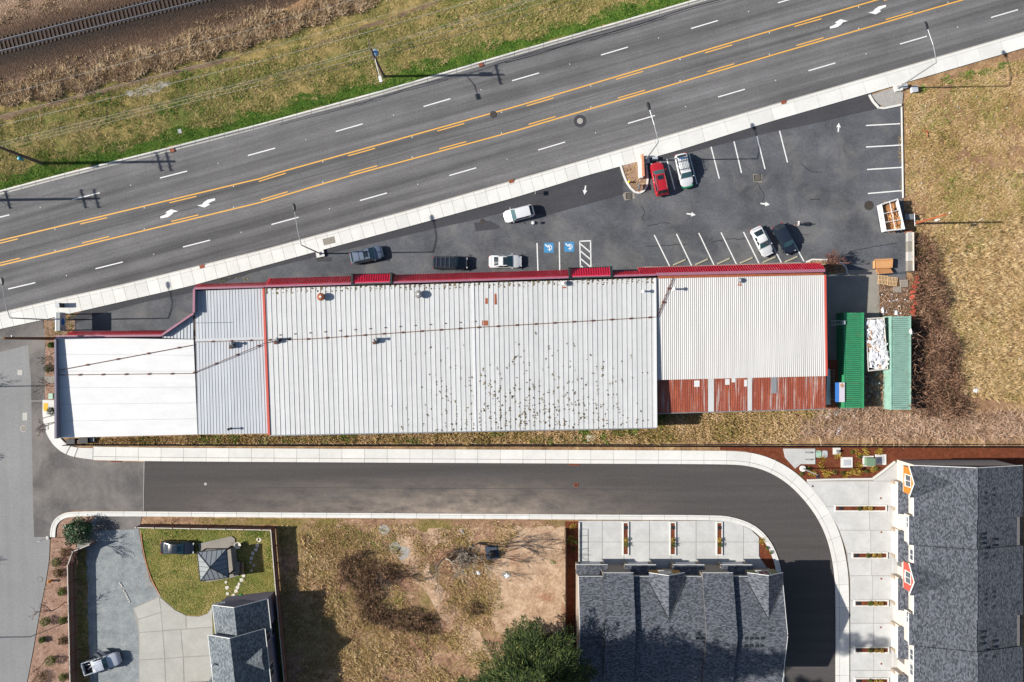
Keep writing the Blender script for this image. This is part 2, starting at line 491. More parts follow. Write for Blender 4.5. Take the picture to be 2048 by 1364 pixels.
def shingle(name, rot, c1, c2, dark=.5):
    n = NT(name, .95, 0, .2); p = n.map(n.pos(), (1, 1, 1), rot)
    b = n.node('ShaderNodeTexBrick', offset=.5, squash=1.0)
    n.set(b.inputs['Vector'], p)
    b.inputs['Color1'].default_value = (.0, .0, .0, 1); b.inputs['Color2'].default_value = (1, 1, 1, 1); b.inputs['Mortar'].default_value = (.15, .15, .15, 1)
    b.inputs['Scale'].default_value = 1.0; b.inputs['Mortar Size'].default_value = .012
    b.inputs['Brick Width'].default_value = .3; b.inputs['Row Height'].default_value = .15; b.inputs['Bias'].default_value = -.1
    f = n.math('ADD', n.math('MULTIPLY', b.outputs['Color'], .62), n.math('MULTIPLY', n.noise(p, 1.3, 5, .75), .4))
    big = n.ramp(n.noise(p, .3, 5, .6), [(.3, .93), (.7, 1.07)])
    n.col(n.mul(n.ramp(f, [(.15, c1), (.85, c2)]), big))
    n.bump(b.outputs['Fac'], -.3, .01)
shingle('shingle_x', 0.0, C(62, 66, 74), C(134, 138, 147))
shingle('shingle_y', math.radians(90), C(56, 60, 68), C(126, 130, 139))
shingle('shingle_house', math.radians(93), C(80, 88, 94), C(146, 154, 160))

# foliage
def foliage(name, stops, rough=.8, vscale=.6, wn_=.5):
    n = NT(name, rough, 0, .2); p = n.pos()
    nz = n.ramp(n.noise(p, vscale, 7, .72), [(.34, 0.0), (.66, 1.0)])
    f = n.math('ADD', n.math('MULTIPLY', n.island(), 1 - wn_), n.math('MULTIPLY', nz, wn_))
    n.col(n.ramp(f, stops))
foliage('blade_dry', [(.12, C(170, 134, 88)), (.5, C(228, 194, 140)), (.85, C(250, 226, 178))])
foliage('blade_verge', [(.2, C(112, 126, 54)), (.4, C(166, 168, 88)), (.55, C(206, 186, 120)), (.8, C(244, 214, 160))], vscale=.22)
foliage('blade_green', [(.15, C(64, 104, 32)), (.5, C(108, 150, 52)), (.85, C(160, 184, 86))])
foliage('blade_lawn', [(.15, C(110, 124, 54)), (.42, C(168, 166, 88)), (.8, C(232, 204, 140))], vscale=.25)
foliage('blade_tall', [(.12, C(140, 112, 82)), (.5, C(214, 182, 142)), (.85, C(250, 226, 190))])
foliage('blade_field', [(.12, C(132, 128, 66)), (.34, C(188, 164, 98)), (.55, C(226, 188, 136)), (.88, C(252, 224, 182))], vscale=.2)
foliage('cane', [(.1, C(88, 60, 48)), (.5, C(160, 118, 94)), (.85, C(232, 192, 160))], wn_=.35)
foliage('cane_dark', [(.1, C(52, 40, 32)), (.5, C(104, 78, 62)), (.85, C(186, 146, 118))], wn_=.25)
foliage('cane_pale', [(.1, C(150, 118, 92)), (.5, C(214, 178, 150)), (.85, C(248, 218, 190))])
foliage('leaf_litter', [(.1, C(110, 74, 58)), (.5, C(178, 126, 100)), (.85, C(230, 180, 148))])
foliage('leaf_dark', [(.1, C(20, 34, 14)), (.5, C(44, 66, 28)), (.85, C(96, 112, 60))])
foliage('leaf_laurel', [(.1, C(18, 44, 20)), (.5, C(44, 84, 40)), (.85, C(136, 160, 128))], rough=.4)
foliage('leaf_shrub', [(.1, C(44, 66, 18)), (.5, C(84, 110, 36)), (.85, C(140, 158, 70))])
foliage('leaf_brown', [(.1, C(74, 64, 34)), (.5, C(116, 96, 60)), (.85, C(150, 132, 86))])
foliage('leaf_yellow', [(.1, C(124, 100, 30)), (.5, C(190, 156, 62)), (.85, C(222, 196, 110))])
foliage('needle', [(.1, C(24, 38, 18)), (.5, C(52, 72, 34)), (.8, C(96, 110, 54)), (.98, C(190, 184, 120))], vscale=.8, wn_=.3)
# ================================================================== SETTING: ground, roads, pavements
def yat(line, x):
    return float(np.interp(x, [p[0] for p in line], [p[1] for p in line]))

def struct(name, mb, mat, label=None):
    o = mb.build(name, mat, org=(0, 0, 0))
    o['kind'] = 'structure'
    if label: o['label'] = label
    return o

def sheet(name, pts, z, mat, label=None, parent=None, depth=.3):
    mb = MB().prism(G(pts), z - depth, z)
    if parent is not None: return mb.build(name, mat, parent)
    return struct(name, mb, mat, label)

def wobble(pts, amp=4.0, step=14.0, seed=1):
    """roughen an organic outline (pixels)"""
    r = random.Random(seed); out = []
    for i in range(len(pts)):
        a = pts[i]; b = pts[(i + 1) % len(pts)]
        d = math.hypot(b[0] - a[0], b[1] - a[1]); k = max(1, int(d / step))
        for j in range(k):
            t = j / k
            out.append((a[0] + (b[0] - a[0]) * t + r.uniform(-amp, amp), a[1] + (b[1] - a[1]) * t + r.uniform(-amp, amp)))
    return out

KN = [(-160, 428), (0, 387), (128, 353), (330, 303), (520, 254), (775, 184), (1030, 109), (1404, 1), (1700, -84)]      # north kerb, road side
SN = [(-160, 668), (0, 627), (113, 602), (249, 573), (520, 503), (815, 423), (1023, 365), (1071, 350), (1528, 216), (1782, 154 - 13), (2048, 65), (2200, 20)]
SN = [(-160, 668), (0, 627), (113, 600), (249, 570), (520, 503), (815, 423), (1071, 350), (1528, 216.5), (1782, 143), (2048, 65.5), (2200, 20)]
SS = [(-160, 700), (0, 658), (85, 640), (215, 610), (385, 571), (520, 534), (851, 444), (1030, 395), (1174, 351), (1353, 302), (1528, 247), (1737, 187), (2048, 96), (2200, 52)]
YN = [(-160, 521), (0, 481), (520, 357), (536, 351), (1030, 213.5), (1540, 62), (1753, 0), (2200, -134)]
YS = [(-160, 571), (0, 531), (520, 405), (705, 350), (1030, 262), (1540, 111.5), (1924, 0), (2200, -82)]

# one sheet of ground to the horizon
mb = MB().prism([(-700, -700), (700, -700), (700, 700), (-700, 700)], -.4, -.06)
ground_o = struct('ground', mb, 'dry_grass_ground', 'dry tan grassland under everything, reaching past the frame')

# railway side
ballast_o = sheet('railway_ballast', [(-160, -220), (760, -220), (690, -40), (610, -6), (520, 42), (400, 74), (300, 104), (180, 136), (90, 160), (0, 178), (-160, 215)], -.02, 'ballast', 'brown gravel ballast bed under the railway track')
verge_o = sheet('verge', wobble([(-160, 246), (0, 205), (150, 166), (300, 130), (520, 72), (700, 18), (760, -60), (1560, -60), (1404, -4), (1030, 104), (775, 179), (520, 249), (330, 298), (128, 348), (0, 382), (-160, 423)], 2.0, 20, 3), -.035, 'verge_ground', 'mixed green and tan grass verge between railway and road')
sheet('dirt_path', wobble([(-160, 268), (0, 231), (130, 197), (300, 152), (400, 128), (478, 114), (482, 118), (400, 138), (310, 162), (130, 209), (0, 243), (-160, 282)], 1.6, 12, 4), -.025, 'path_dirt', 'narrow brown dirt path through the verge grass')
sheet('dirt_path', wobble([(590, 98), (640, 82), (700, 64), (740, 45), (800, 28), (870, 2), (890, -10), (905, -6), (860, 14), (800, 36), (738, 56), (690, 72), (640, 88), (596, 104)], 1.6, 10, 5), -.025, 'path_dirt', 'short broken stretch of dirt path beside the dry brush')
sheet('bare_patch', wobble([(244, 186), (290, 168), (345, 160), (340, 172), (300, 188), (262, 194)], 4, 8, 6), -.024, 'stone_grey', 'pale bare gravel patch in the verge grass')
greenb = [(x, yat(KN, x) - 8) for x in range(-160, 1561, 40)] + [(x, yat(KN, x) - 36 + 10 * math.sin(x * .05)) for x in range(1560, -161, -40)]
sheet('green_strip', wobble(greenb, 3, 14, 7), -.028, 'green_ground', 'bright green grass strip along the north kerb')

# main road
north = [(x, yat(KN, x)) for x in range(-160, 1701, 60)]
south = [(x, yat(SN, x)) for x in range(2200, -161, -60)]
road = sheet('main_road', north + [(2200, -230)] + south, 0.0, 'asphalt_road', 'grey five lane asphalt road running diagonally across the top')

def stripe(mb, a, b, w, z):
    """painted line from pixel a to pixel b, w pixels wide"""
    A = P(*a); B = P(*b); d = (B - A).normalized(); nrm = Vector((-d.y, d.x, 0)) * (w / S / 2)
    mb.add([(A - nrm)[:2] + (z,), (B - nrm)[:2] + (z,), (B + nrm)[:2] + (z,), (A + nrm)[:2] + (z,)], [(0, 1, 2, 3)])

for line, sgn in ((YN, 1), (YS, -1)):
    mb = MB()
    xs = list(range(-160, 2201, 40))
    for i in range(len(xs) - 1):
        stripe(mb, (xs[i], yat(line, xs[i])), (xs[i + 1], yat(line, xs[i + 1])), 2.4, .006)
    mb.build('yellow_line', 'paint_yellow', road)
    x = -197 if sgn > 0 else -193
    while x < 2100:
        mb = MB(); off = 5.2 * sgn
        stripe(mb, (x, yat(line, x) + off), (x + 54, yat(line, x + 54) + off), 2.0, .006)
        mb.build('yellow_dash', 'paint_yellow', road)
        x += 178.6
dn = [(-36, 443), (145, 399), (320, 356), (496, 311), (671.5, 263), (847, 213), (1024, 161.5), (1202, 110), (1382, 57), (1556, 5.6)]
ds = [(16, 578), (191, 537.4), (366, 494), (543, 449), (720, 401), (898.5, 351), (1076.4, 300), (1256, 246.7), (1436, 194), (1617, 141.5), (1800, 88), (1982, 35)]
for lst in (dn, ds):
    for i, (x, y) in enumerate(lst):
        nx, ny = lst[min(i + 1, len(lst) - 1)] if i + 1 < len(lst) else (x + (x - lst[i - 1][0]), y + (y - lst[i - 1][1]))
        d = math.hypot(nx - x, ny - y); ux, uy = (nx - x) / d, (ny - y) / d
        mb = MB(); stripe(mb, (x, y), (x + ux * 56, y + uy * 56), 2.1, .006)
        mb.build('lane_dash', 'paint_white', road)
        # raised reflective marker dots between the dashes
        mb = MB(); g0 = P(x + ux * 120, y + uy * 120); mb.lathe(g0.x, g0.y, [(.07, .0), (.07, .012), (.05, .02)], 8)
        mb.build('lane_marker', 'paint_white', road)
for line, sgn in ((YN, 1), (YS, -1)):
    for k in range(12):
        x = 110 + k * 178.6; g0 = P(x, yat(line, x) + 3.4 * sgn)
        MB().lathe(g0.x, g0.y, [(.08, 0), (.08, .014), (.05, .022)], 8).build('lane_marker', 'paint_white', road)
# centre construction seam and a long crack
mb = MB(); xs = list(range(0, 2049, 32))
for i in range(len(xs) - 1):
    f = lambda x: (yat(YN, x) * .46 + yat(YS, x) * .54) + 1.2 * math.sin(x * .02)
    stripe(mb, (xs[i], f(xs[i])), (xs[i + 1], f(xs[i + 1])), .8, .003)
mb.build('road_seam', 'asphalt_strip', road)
for off, xa, xb, w in ((9, 1010, 1640, 1.6), (13, 1180, 1500, 1.0), (10, 560, 900, 1.0)):
    mb = MB(); xs = list(range(xa, xb, 24))
    for i in range(len(xs) - 1):
        g_ = lambda x: yat(KN, x) + off + 1.5 * math.sin(x * .031) + 2.5 * math.sin(x * .007)
        stripe(mb, (xs[i], g_(xs[i])), (xs[i + 1], g_(xs[i + 1])), w, .003)
    mb.build('sealed_crack', 'black', road)
arrow = [(1243, 378), (1241, 362), (1270, 352), (1297, 336), (1280, 330), (1325, 306), (1383, 322), (1345, 330), (1330, 347), (1300, 367)]
arrow = [(x / 3.898, 340 + y / 3.898) for x, y in arrow]
ac = (np.mean([p[0] for p in arrow]), np.mean([p[1] for p in arrow]))
def put_arrow(cx, cy, flip, rot=0.0):
    pts = []
    for x, y in arrow:
        u, v = x - ac[0], y - ac[1]
        if flip: u, v = -u, -v
        u, v = u * math.cos(rot) - v * math.sin(rot), u * math.sin(rot) + v * math.cos(rot)
        pts.append((cx + u, cy + v))
    MB().prism(G(pts), -.01, .006).build('turn_arrow', 'paint_white', road)
put_arrow(336, 428, False); put_arrow(415, 405.5, True)
put_arrow(1675, 48, False, -.03); put_arrow(1757, 19, True, -.03)

# kerb and gutter on the north side
kerb_n = MB(); gut = MB()
xs = list(range(-160, 1640, 29))
kn = struct('kerb', MB().prism(G([(x, yat(KN, x) - 5.5) for x in xs] + [(x, yat(KN, x) - 1.5) for x in xs[::-1]]), -.3, .1), 'concrete_joint', 'pale concrete kerb along the north edge of the main road')
for i in range(len(xs) - 1):
    a, b = xs[i] + .4, xs[i + 1] - .4
    MB().prism(G([(a, yat(KN, a) - 6), (b, yat(KN, b) - 6), (b, yat(KN, b) - 3), (a, yat(KN, a) - 3)]), -.1, .13).build('kerb_stone', 'concrete_kerb', kn)
    MB().prism(G([(a, yat(KN, a) - 2.8), (b, yat(KN, b) - 2.8), (b, yat(KN, b) + 2.6), (a, yat(KN, a) + 2.6)]), -.1, .02).build('gutter_stone', 'concrete_gutter', kn)

# main sidewalk, slab by slab
walk = struct('sidewalk', MB().prism(G([(x, yat(SN, x) + 1) for x in range(-160, 2201, 40)] + [(x, yat(SS, x) - 1) for x in range(2200, -161, -40)]), -.3, .105), 'concrete_joint', 'white concrete sidewalk along the south edge of the main road')
x = -160.0; kx = .27
while x < 2190:
    w = 22.6 if x < 1260 else 46.0
    a, b = x + .25, x + w - .25
    def jn(t, f): # f 0 at the kerb, 1 at the back edge
        xx = t + kx * 31 * f
        return (xx, yat(SN, xx) * (1 - f) + yat(SS, xx) * f)
    MB().prism(G([jn(a, .16), jn(b, .16), jn(b, 1), jn(a, 1)]), 0, .12).build('slab', 'concrete_walk', walk)
    MB().prism(G([jn(a, 0), jn(b, 0), jn(b, .145), jn(a, .145)]), 0, .13).build('kerb_stone', 'concrete_kerb', walk)
    x += w
mb = MB()
xs = list(range(-160, 2200, 40))
for i in range(len(xs) - 1):
    stripe(mb, (xs[i], yat(SN, xs[i]) - 1.3), (xs[i + 1], yat(SN, xs[i + 1]) - 1.3), 2.4, .02)
mb.build('gutter', 'concrete_gutter', walk)
for cx, cy in ((405, 533), (1023, 363), (1567, 205)):
    g0 = P(cx, cy); ob = MB()
    ob.obox((g0.x, g0.y, .1), (.75, .5, .08), math.radians(15)); ob = ob.build('drain_inlet', 'iron_rust', walk)
g0 = P(659, 482)
MB().obox((g0.x - .05, g0.y, .125), (1.7, .95, .02), math.radians(14)).build('tactile_plate', 'concrete_old', walk)
for cx, cy in ((345, 301), (962, 130)):
    g0 = P(cx, cy); MB().obox((g0.x, g0.y, .06), (.62, .5, .17), math.radians(15)).build('drain_inlet', 'iron_rust', kn)

# side streets on the left
street_old = sheet('old_street', [(-160, 730), (0, 700), (62, 686), (68, 760), (70, 1010), (74, 1074), (100, 1074), (98, 1120), (92, 1160), (80, 1220), (66, 1300), (54, 1364), (40, 1470), (-160, 1470)], -.004, 'asphalt_old', 'pale worn asphalt street along the left edge')
street_mid = sheet('street_mouth', [(-160, 700), (0, 657), (86, 640), (90, 668), (90, 780), (88, 830), (96, 870), (118, 900), (150, 915), (187, 920), (187, 922), (290, 924), (287, 1022), (150, 1021), (122, 1027), (104, 1046), (101, 1074), (68, 1074), (66, 1010), (62, 760), (56, 690), (0, 704), (-160, 733)], -.001, 'asphalt_mid', 'grey asphalt junction where the side street meets the lane')
LT = [(185, 921), (290, 922), (600, 924), (900, 925.5), (1200, 927), (1380, 928)]
lane_out = [(290, 922), (600, 924), (900, 925.5), (1200, 927), (1440, 928), (1490, 930), (1530, 940), (1570, 962), (1605, 995), (1635, 1035), (1655, 1078), (1667, 1130), (1671, 1180), (1671, 1480)]
lane_in = [(1568, 1480), (1568, 1200), (1562, 1135), (1549, 1096), (1528, 1065), (1500, 1045), (1462, 1033), (1430, 1030), (1200, 1029), (900, 1027), (600, 1025), (288, 1022)]
lane = sheet('side_lane', lane_out + lane_in, .004, 'asphalt_new', 'dark new asphalt lane curving round to the townhouses')
mb = MB(); stripe(mb, (288, 923), (287, 1022), .9, .012); stripe(mb, (62, 802), (85, 802), 1.0, .012)
mb.build('street_seam', 'concrete_gutter', lane)
mb = MB(); stripe(mb, (520, 975), (1380, 979), .9, .009); mb.build('street_seam', 'asphalt_strip', lane)

def offset_poly(line, d):
    out = []
    for i, p in enumerate(line):
        a = line[max(i - 1, 0)]; b = line[min(i + 1, len(line) - 1)]
        dx, dy = b[0] - a[0], b[1] - a[1]; l = math.hypot(dx, dy)
        out.append((p[0] + dy / l * d, p[1] - dx / l * d))
    return out
def resample(line, step):
    out = [line[0]]; acc = 0
    for a, b in zip(line, line[1:]):
        l = math.hypot(b[0] - a[0], b[1] - a[1]); t = step - acc
        while t <= l:
            out.append((a[0] + (b[0] - a[0]) * t / l, a[1] + (b[1] - a[1]) * t / l)); t += step
        acc = (acc + l) % step
    return out
def smooth_line(line, it=2):
    for _ in range(it):
        new = [line[0]]
        for a, b in zip(line, line[1:]):
            new += [(a[0] * .75 + b[0] * .25, a[1] * .75 + b[1] * .25), (a[0] * .25 + b[0] * .75, a[1] * .25 + b[1] * .75)]
        new.append(line[-1]); line = new
    return line
def slab_walk(name, label, line, d0, d1, step, sub=6, kerb=None, z=.12, mat='concrete_walk'):
    """slabs between two offsets of a centre line; kerb=(offset a, offset b) adds kerb stones"""
    line = resample(smooth_line(line), step / sub)
    la, lb = offset_poly(line, d0), offset_poly(line, d1)
    base = struct(name, MB().prism(G(offset_poly(line, d0 + .6 * (1 if d1 > d0 else -1)) + offset_poly(line, d1 - .6 * (1 if d1 > d0 else -1))[::-1]), -.3, z - .015), 'concrete_joint', label)
    for i in range(0, len(line) - 1, sub):
        j = min(i + sub, len(line) - 1)
        if j - i < 1: continue
        def seg(q, i0, j0):
            s = list(q[i0:j0 + 1])
            def sh(p, r, g=.28):
                l = math.hypot(r[0] - p[0], r[1] - p[1]) or 1
                return (p[0] + (r[0] - p[0]) / l * g, p[1] + (r[1] - p[1]) / l * g)
            s[0] = sh(s[0], s[1]); s[-1] = sh(s[-1], s[-2]); return s
        MB().prism(G(seg(la, i, j) + seg(lb, i, j)[::-1]), 0, z).build('slab', mat, base)
        if kerb:
            ka, kb = offset_poly(line, kerb[0]), offset_poly(line, kerb[1])
            MB().prism(G(seg(ka, i, j) + seg(kb, i, j)[::-1]), 0, z + .012).build('kerb_stone', 'concrete_kerb', base)
    return base
out_line = [(140, 919), (200, 921)] + lane_out[0:]
corner = [(86, 800), (86, 840), (94, 870), (112, 896), (140, 913), (187, 919)]
wk2 = slab_walk('lane_sidewalk', 'pale concrete sidewalk following the outer side of the lane', lane_out[:1] and [(187, 920)] + lane_out, 8, 27, 45.2, 8, kerb=(0, 7.4))
# fan shaped corner
cs = smooth_line(corner)
cr = struct('corner_sidewalk', MB().prism(G([(p[0] + 1, p[1] - 1) for p in cs] + [(186, 897), (140, 893), (126, 880), (108, 860), (108, 800)]), -.3, .09), 'concrete_joint', 'rounded concrete sidewalk corner below the white roof')
inner = [(109, 800), (110, 850), (118, 872), (132, 888), (150, 895), (187, 896)]
ci = resample(smooth_line(inner), 2.2); co = resample(cs, 2.2)
for k in range(10):
    t0, t1 = k / 10 + .003, (k + 1) / 10 - .003
    pick = lambda q, t: q[min(int(t * (len(q) - 1) + .5), len(q) - 1)]
    MB().prism(G([pick(co, t0), pick(co, (t0 + t1) / 2), pick(co, t1), pick(ci, t1), pick(ci, (t0 + t1) / 2), pick(ci, t0)]), 0, .12).build('slab', 'concrete_walk', cr)
MB().prism(G([(88, 806), (97, 806), (97, 822), (88, 822)]), .1, .135).build('tactile_plate', 'paint_tactile', cr)
wk3 = slab_walk('kerb_walk', 'thin white concrete kerb walk along the south side of the lane', [(101, 1074), (102, 1054), (108, 1040), (122, 1028), (146, 1022)] + [(288, 1022.5)] + lane_in[::-1][1:-1] + [(1568, 1400)], -10, -3.2, 45, 8, kerb=(-2.8, 0))

# things set into the road surface
def disc_cover(name, label, cx, cy, r, ring=None, mat='iron', ringmat='asphalt_strip', z=.018):
    g0 = P(cx, cy)
    t = thing(name, label, 'manhole cover', (g0.x, g0.y, 0))
    if ring: MB().lathe(g0.x, g0.y, [(ring, 0), (ring, z - .004)], 24).build('collar', ringmat, t)
    MB().lathe(g0.x, g0.y, [(r, 0), (r, z), (r * .92, z + .004)], 20).build('lid', mat, t)
    return t
disc_cover('manhole_cover', 'tan round manhole cover in a wide black ring in the eastbound lane', 1160, 242, .42, .9, 'stone_grey')
disc_cover('manhole_cover', 'dark round manhole cover overlapping the north yellow line', 987, 229, .45, .52, 'iron')
disc_cover('manhole_cover', 'small round manhole cover in the parking lot by the white hatchback', 965, 443, .36, .42, 'iron')
disc_cover('manhole_cover', 'round manhole cover by the open top trash trailer', 1738, 411, .62, .7, 'iron')
disc_cover('manhole_cover', 'pale round manhole cover on the old street at the left edge', 47, 857, .42, .5, 'concrete_old', 'concrete_gutter')
disc_cover('manhole_cover', 'tiny pale round cover in the new asphalt lane', 411, 968, .2, None, 'concrete_gutter')
disc_cover('manhole_cover', 'round ring in the old street beside the orange hydrant', 80, 1159, .35, .42, 'asphalt_old', 'asphalt_mid')
for cx, cy, lab in ((40, 745, 'small pale square lid in the old street nearest the utility pole'), (50, 833, 'pale square lid in the old street beside the yellow tactile plate')):
    g0 = P(cx, cy); tag(MB().obox((g0.x, g0.y, .0), (.7, .75 if cy < 800 else 1.1, .03), 0).build('square_manhole', 'concrete_gutter'), lab, 'manhole')
def grate(label, cx, cy, w, d, rot=0, mat='iron_rust', pad=None):
    g0 = P(cx, cy); t = thing('storm_grate', label, 'grate', (g0.x, g0.y, 0))
    if pad: MB().prism(G(pad), -.02, .02).build('concrete_apron', 'concrete_old', t)
    f = MB(); z = .026
    for sx_ in (-1, 1): f.obox((g0.x + sx_ * w / 2 * math.cos(rot), g0.y + sx_ * w / 2 * math.sin(rot), z), (.06, d, .03), rot)
    for sy_ in (-1, 1): f.obox((g0.x - sy_ * d / 2 * math.sin(rot), g0.y + sy_ * d / 2 * math.cos(rot), z), (w, .06, .03), rot)
    f.build('frame', mat, t)
    MB().obox((g0.x, g0.y, .012), (w, d, .012), rot).build('pit', 'black', t)
    k = max(3, int(w / .16))
    for i in range(k):
        u = -w / 2 + (i + .5) * w / k
        MB().obox((g0.x + u * math.cos(rot), g0.y + u * math.sin(rot), z), (.09, d, .028), rot).build('bar', mat, t)
    return t
grate('square storm grate at the tip of the planted island', 1258, 392, .85, .85, 0, 'iron', [(1245, 389), (1251, 384), (1268, 386), (1271, 397), (1249, 401)])
grate('square storm grate in the parking lot among the white bays', 1515, 356, 1.0, .9, .1, 'iron', [(1506, 348), (1524, 349), (1524, 365), (1507, 364)])
grate('long rust coloured kerb grate near the left end of the lane', 232, 920, 1.4, .6, 0)
grate('rust coloured kerb grate in the middle of the lane sidewalk edge', 1148, 926, 1.4, .65, 0)
grate('small rust coloured grate lying in the middle of the lane', 1152, 970, .6, .5, 0)

# parking lot
lot_poly = [(140, 655), (215, 604), (385, 565), (520, 528), (851, 438), (1030, 389), (1174, 345), (1353, 297), (1528, 242), (1740, 182), (1764, 217), (1803, 214), (1806, 395), (1812, 470), (1812, 560), (1758, 562), (1758, 640), (1660, 660), (1600, 590), (388, 620), (388, 690), (140, 690)]
lot = sheet('parking_lot', lot_poly, .004, 'asphalt_lot', 'dark dusty asphalt parking lot between sidewalk and shops')
strip_poly = [(205, 618), (385, 572), (520, 535), (851, 445), (1030, 396), (1174, 352), (1246, 332), (1244, 392), (1092, 431), (1023, 421), (961, 437), (866, 458), (774, 480), (640, 512), (561, 531), (510, 543), (385, 585), (300, 606), (215, 632), (140, 650)]
strip_poly = [(140, 632), (215, 604), (385, 565), (520, 528), (851, 438), (1030, 389), (1174, 345), (1246, 325), (1246, 389), (1092, 431), (1023, 421), (961, 437), (866, 458), (774, 480), (640, 512), (561, 531), (510, 544), (385, 585), (290, 604), (200, 628), (140, 652)]
sheet('asphalt_strip', strip_poly, .008, 'asphalt_strip', None, lot)
sheet('asphalt_strip', [(1300, 314), (1353, 297), (1528, 242), (1736, 182), (1756, 217), (1615, 250), (1528, 268), (1422, 294), (1376, 306), (1310, 326)], .008, 'asphalt_strip', None, lot)
sheet('asphalt_patch', [(948, 446), (978, 441), (1000, 452), (996, 458), (952, 463)], .008, 'asphalt_strip', None, lot)
sheet('asphalt_patch', [(632, 516), (664, 514), (663, 523), (634, 523)], .009, 'asphalt_strip', None, lot)
for i, pts in enumerate([[(1283, 412), (1290, 425), (1284, 436), (1294, 447)], [(1295, 452), (1325, 446), (1348, 447)], [(1290, 493), (1330, 491), (1380, 488)], [(1425, 484), (1455, 478), (1500, 478)], [(1515, 365), (1528, 390), (1524, 414)], [(1600, 468), (1625, 470)], [(1600, 326), (1622, 343), (1650, 345)], [(1620, 400), (1648, 398)], [(1700, 503), (1745, 494), (1800, 484)]]):
    mb = MB()
    w = wobble(pts, 1.0, 6, i)[:max(3, int(len(wobble(pts, 1.0, 6, i)) * .5))]
    for a, b in zip(w, w[1:]): stripe(mb, a, b, 1.0, .0075)
    mb.build('crack', 'black', lot)
# tan kerb trace along the seam of the strip
def bay(mat, *lines):
    for a, b in lines:
        mb = MB(); stripe(mb, a, b, 2.3, .013); mb.build('bay_line', mat, lot)
bay('paint_white', ((1308.5, 470), (1339, 532)), ((1353, 468), (1383, 531)), ((1397.5, 466), (1428, 530)), ((1442, 465), (1473, 529)), ((1487, 464), (1518, 527)), ((1529, 460.5), (1562.6, 525)), ((1575, 462), (1608, 523)),
    ((1333.5, 318), (1349.5, 379)), ((1378, 308), (1394, 368)), ((1422, 293.6), (1438.5, 357.4)), ((1468, 283), (1483, 346)), ((1513.6, 272), (1530, 338)), ((1559, 261.5), (1575, 325)),
    ((1732, 251), (1800, 247.4)), ((1732, 294), (1804, 290)), ((1734, 339), (1805, 334.6)), ((1735.7, 387), (1805.5, 381)),
    ((1074, 486), (1076, 545)), ((1118.5, 484), (1119.5, 544)), ((1159.5, 482), (1161, 541)), ((1181, 482), (1182, 540)), ((1159, 482.5), (1182, 481.5)),
    ((1161, 488), (1181, 505)), ((1161, 502), (1181, 519)), ((1161, 517), (1181, 534)), ((1161, 531), (1173, 541)))
ar = [(-1.2, -9), (1.2, -9), (1.6, 1), (4.6, .4), (0, 9.5), (-4.6, .4), (-1.6, 1)]
for cx, cy, a in ((1170, 380, 8), (1382, 428.5, -82), (1530, 408, -82), (1677, 255, 184)):
    t = math.radians(a)
    MB().prism(G([(cx + u * math.cos(t) - v * math.sin(t), cy + u * math.sin(t) + v * math.cos(t)) for u, v in ar]), 0, .012).build('direction_arrow', 'paint_white', lot)
for cx, cy in ((1097.5, 495.5), (1138.5, 493.7)):
    MB().prism(G([(cx - 9.7, cy - 9.7), (cx + 9.7, cy - 10), (cx + 9.7, cy + 9.7), (cx - 9.7, cy + 9.7)]), 0, .011).build('blue_square', 'paint_blue', lot)
    mb = MB()   # wheelchair symbol
    for k in range(14):
        a0, a1 = math.radians(-150 + k * 20), math.radians(-150 + (k + 1) * 20)
        c_ = (cx + 1.2, cy - .5)
        stripe(mb, (c_[0] + 4.6 * math.cos(a0), c_[1] + 4.6 * math.sin(a0)), (c_[0] + 4.6 * math.cos(a1), c_[1] + 4.6 * math.sin(a1)), 1.6, .016)
    stripe(mb, (cx - 6, cy - 5), (cx - 2, cy - 1.5), 2.2, .0165); stripe(mb, (cx - 3, cy - 2), (cx + 1.5, cy - 2.2), 2.0, .017)
    stripe(mb, (cx + 1.5, cy - 3), (cx + 1.8, cy + 6.5), 1.8, .0175); g0 = P(cx - 6.3, cy - 5.6); mb.disc(g0.x, g0.y, .11, .018, 10)
    mb.build('wheelchair_symbol', 'paint_white', lot)
edge = struct('lot_kerb', MB().prism(G([(1801.5, 214), (1804, 214), (1807, 396), (1804.5, 396)]), -.2, .12), 'concrete_kerb', 'thin white concrete kerb down the east edge of the parking lot')
shopwalk = sheet('shop_walk', [(1262, 545), (1290, 533), (1330, 533), (1600, 524), (1610, 530), (1612, 560), (1262, 566)], .1, 'concrete_old', 'worn concrete walk in front of the east end shop')
yard = sheet('service_yard', [(1655, 540), (1758, 540), (1760, 645), (1765, 820), (1660, 830), (1610, 700), (1610, 545)], .008, 'concrete_old', 'stained concrete service yard east of the shops')
sheet('yard_soil', wobble([(1756, 556), (1812, 552), (1835, 640), (1835, 700), (1756, 640)], 2, 12, 9), .0, 'yard_soil', 'littered brown soil beside the service yard')

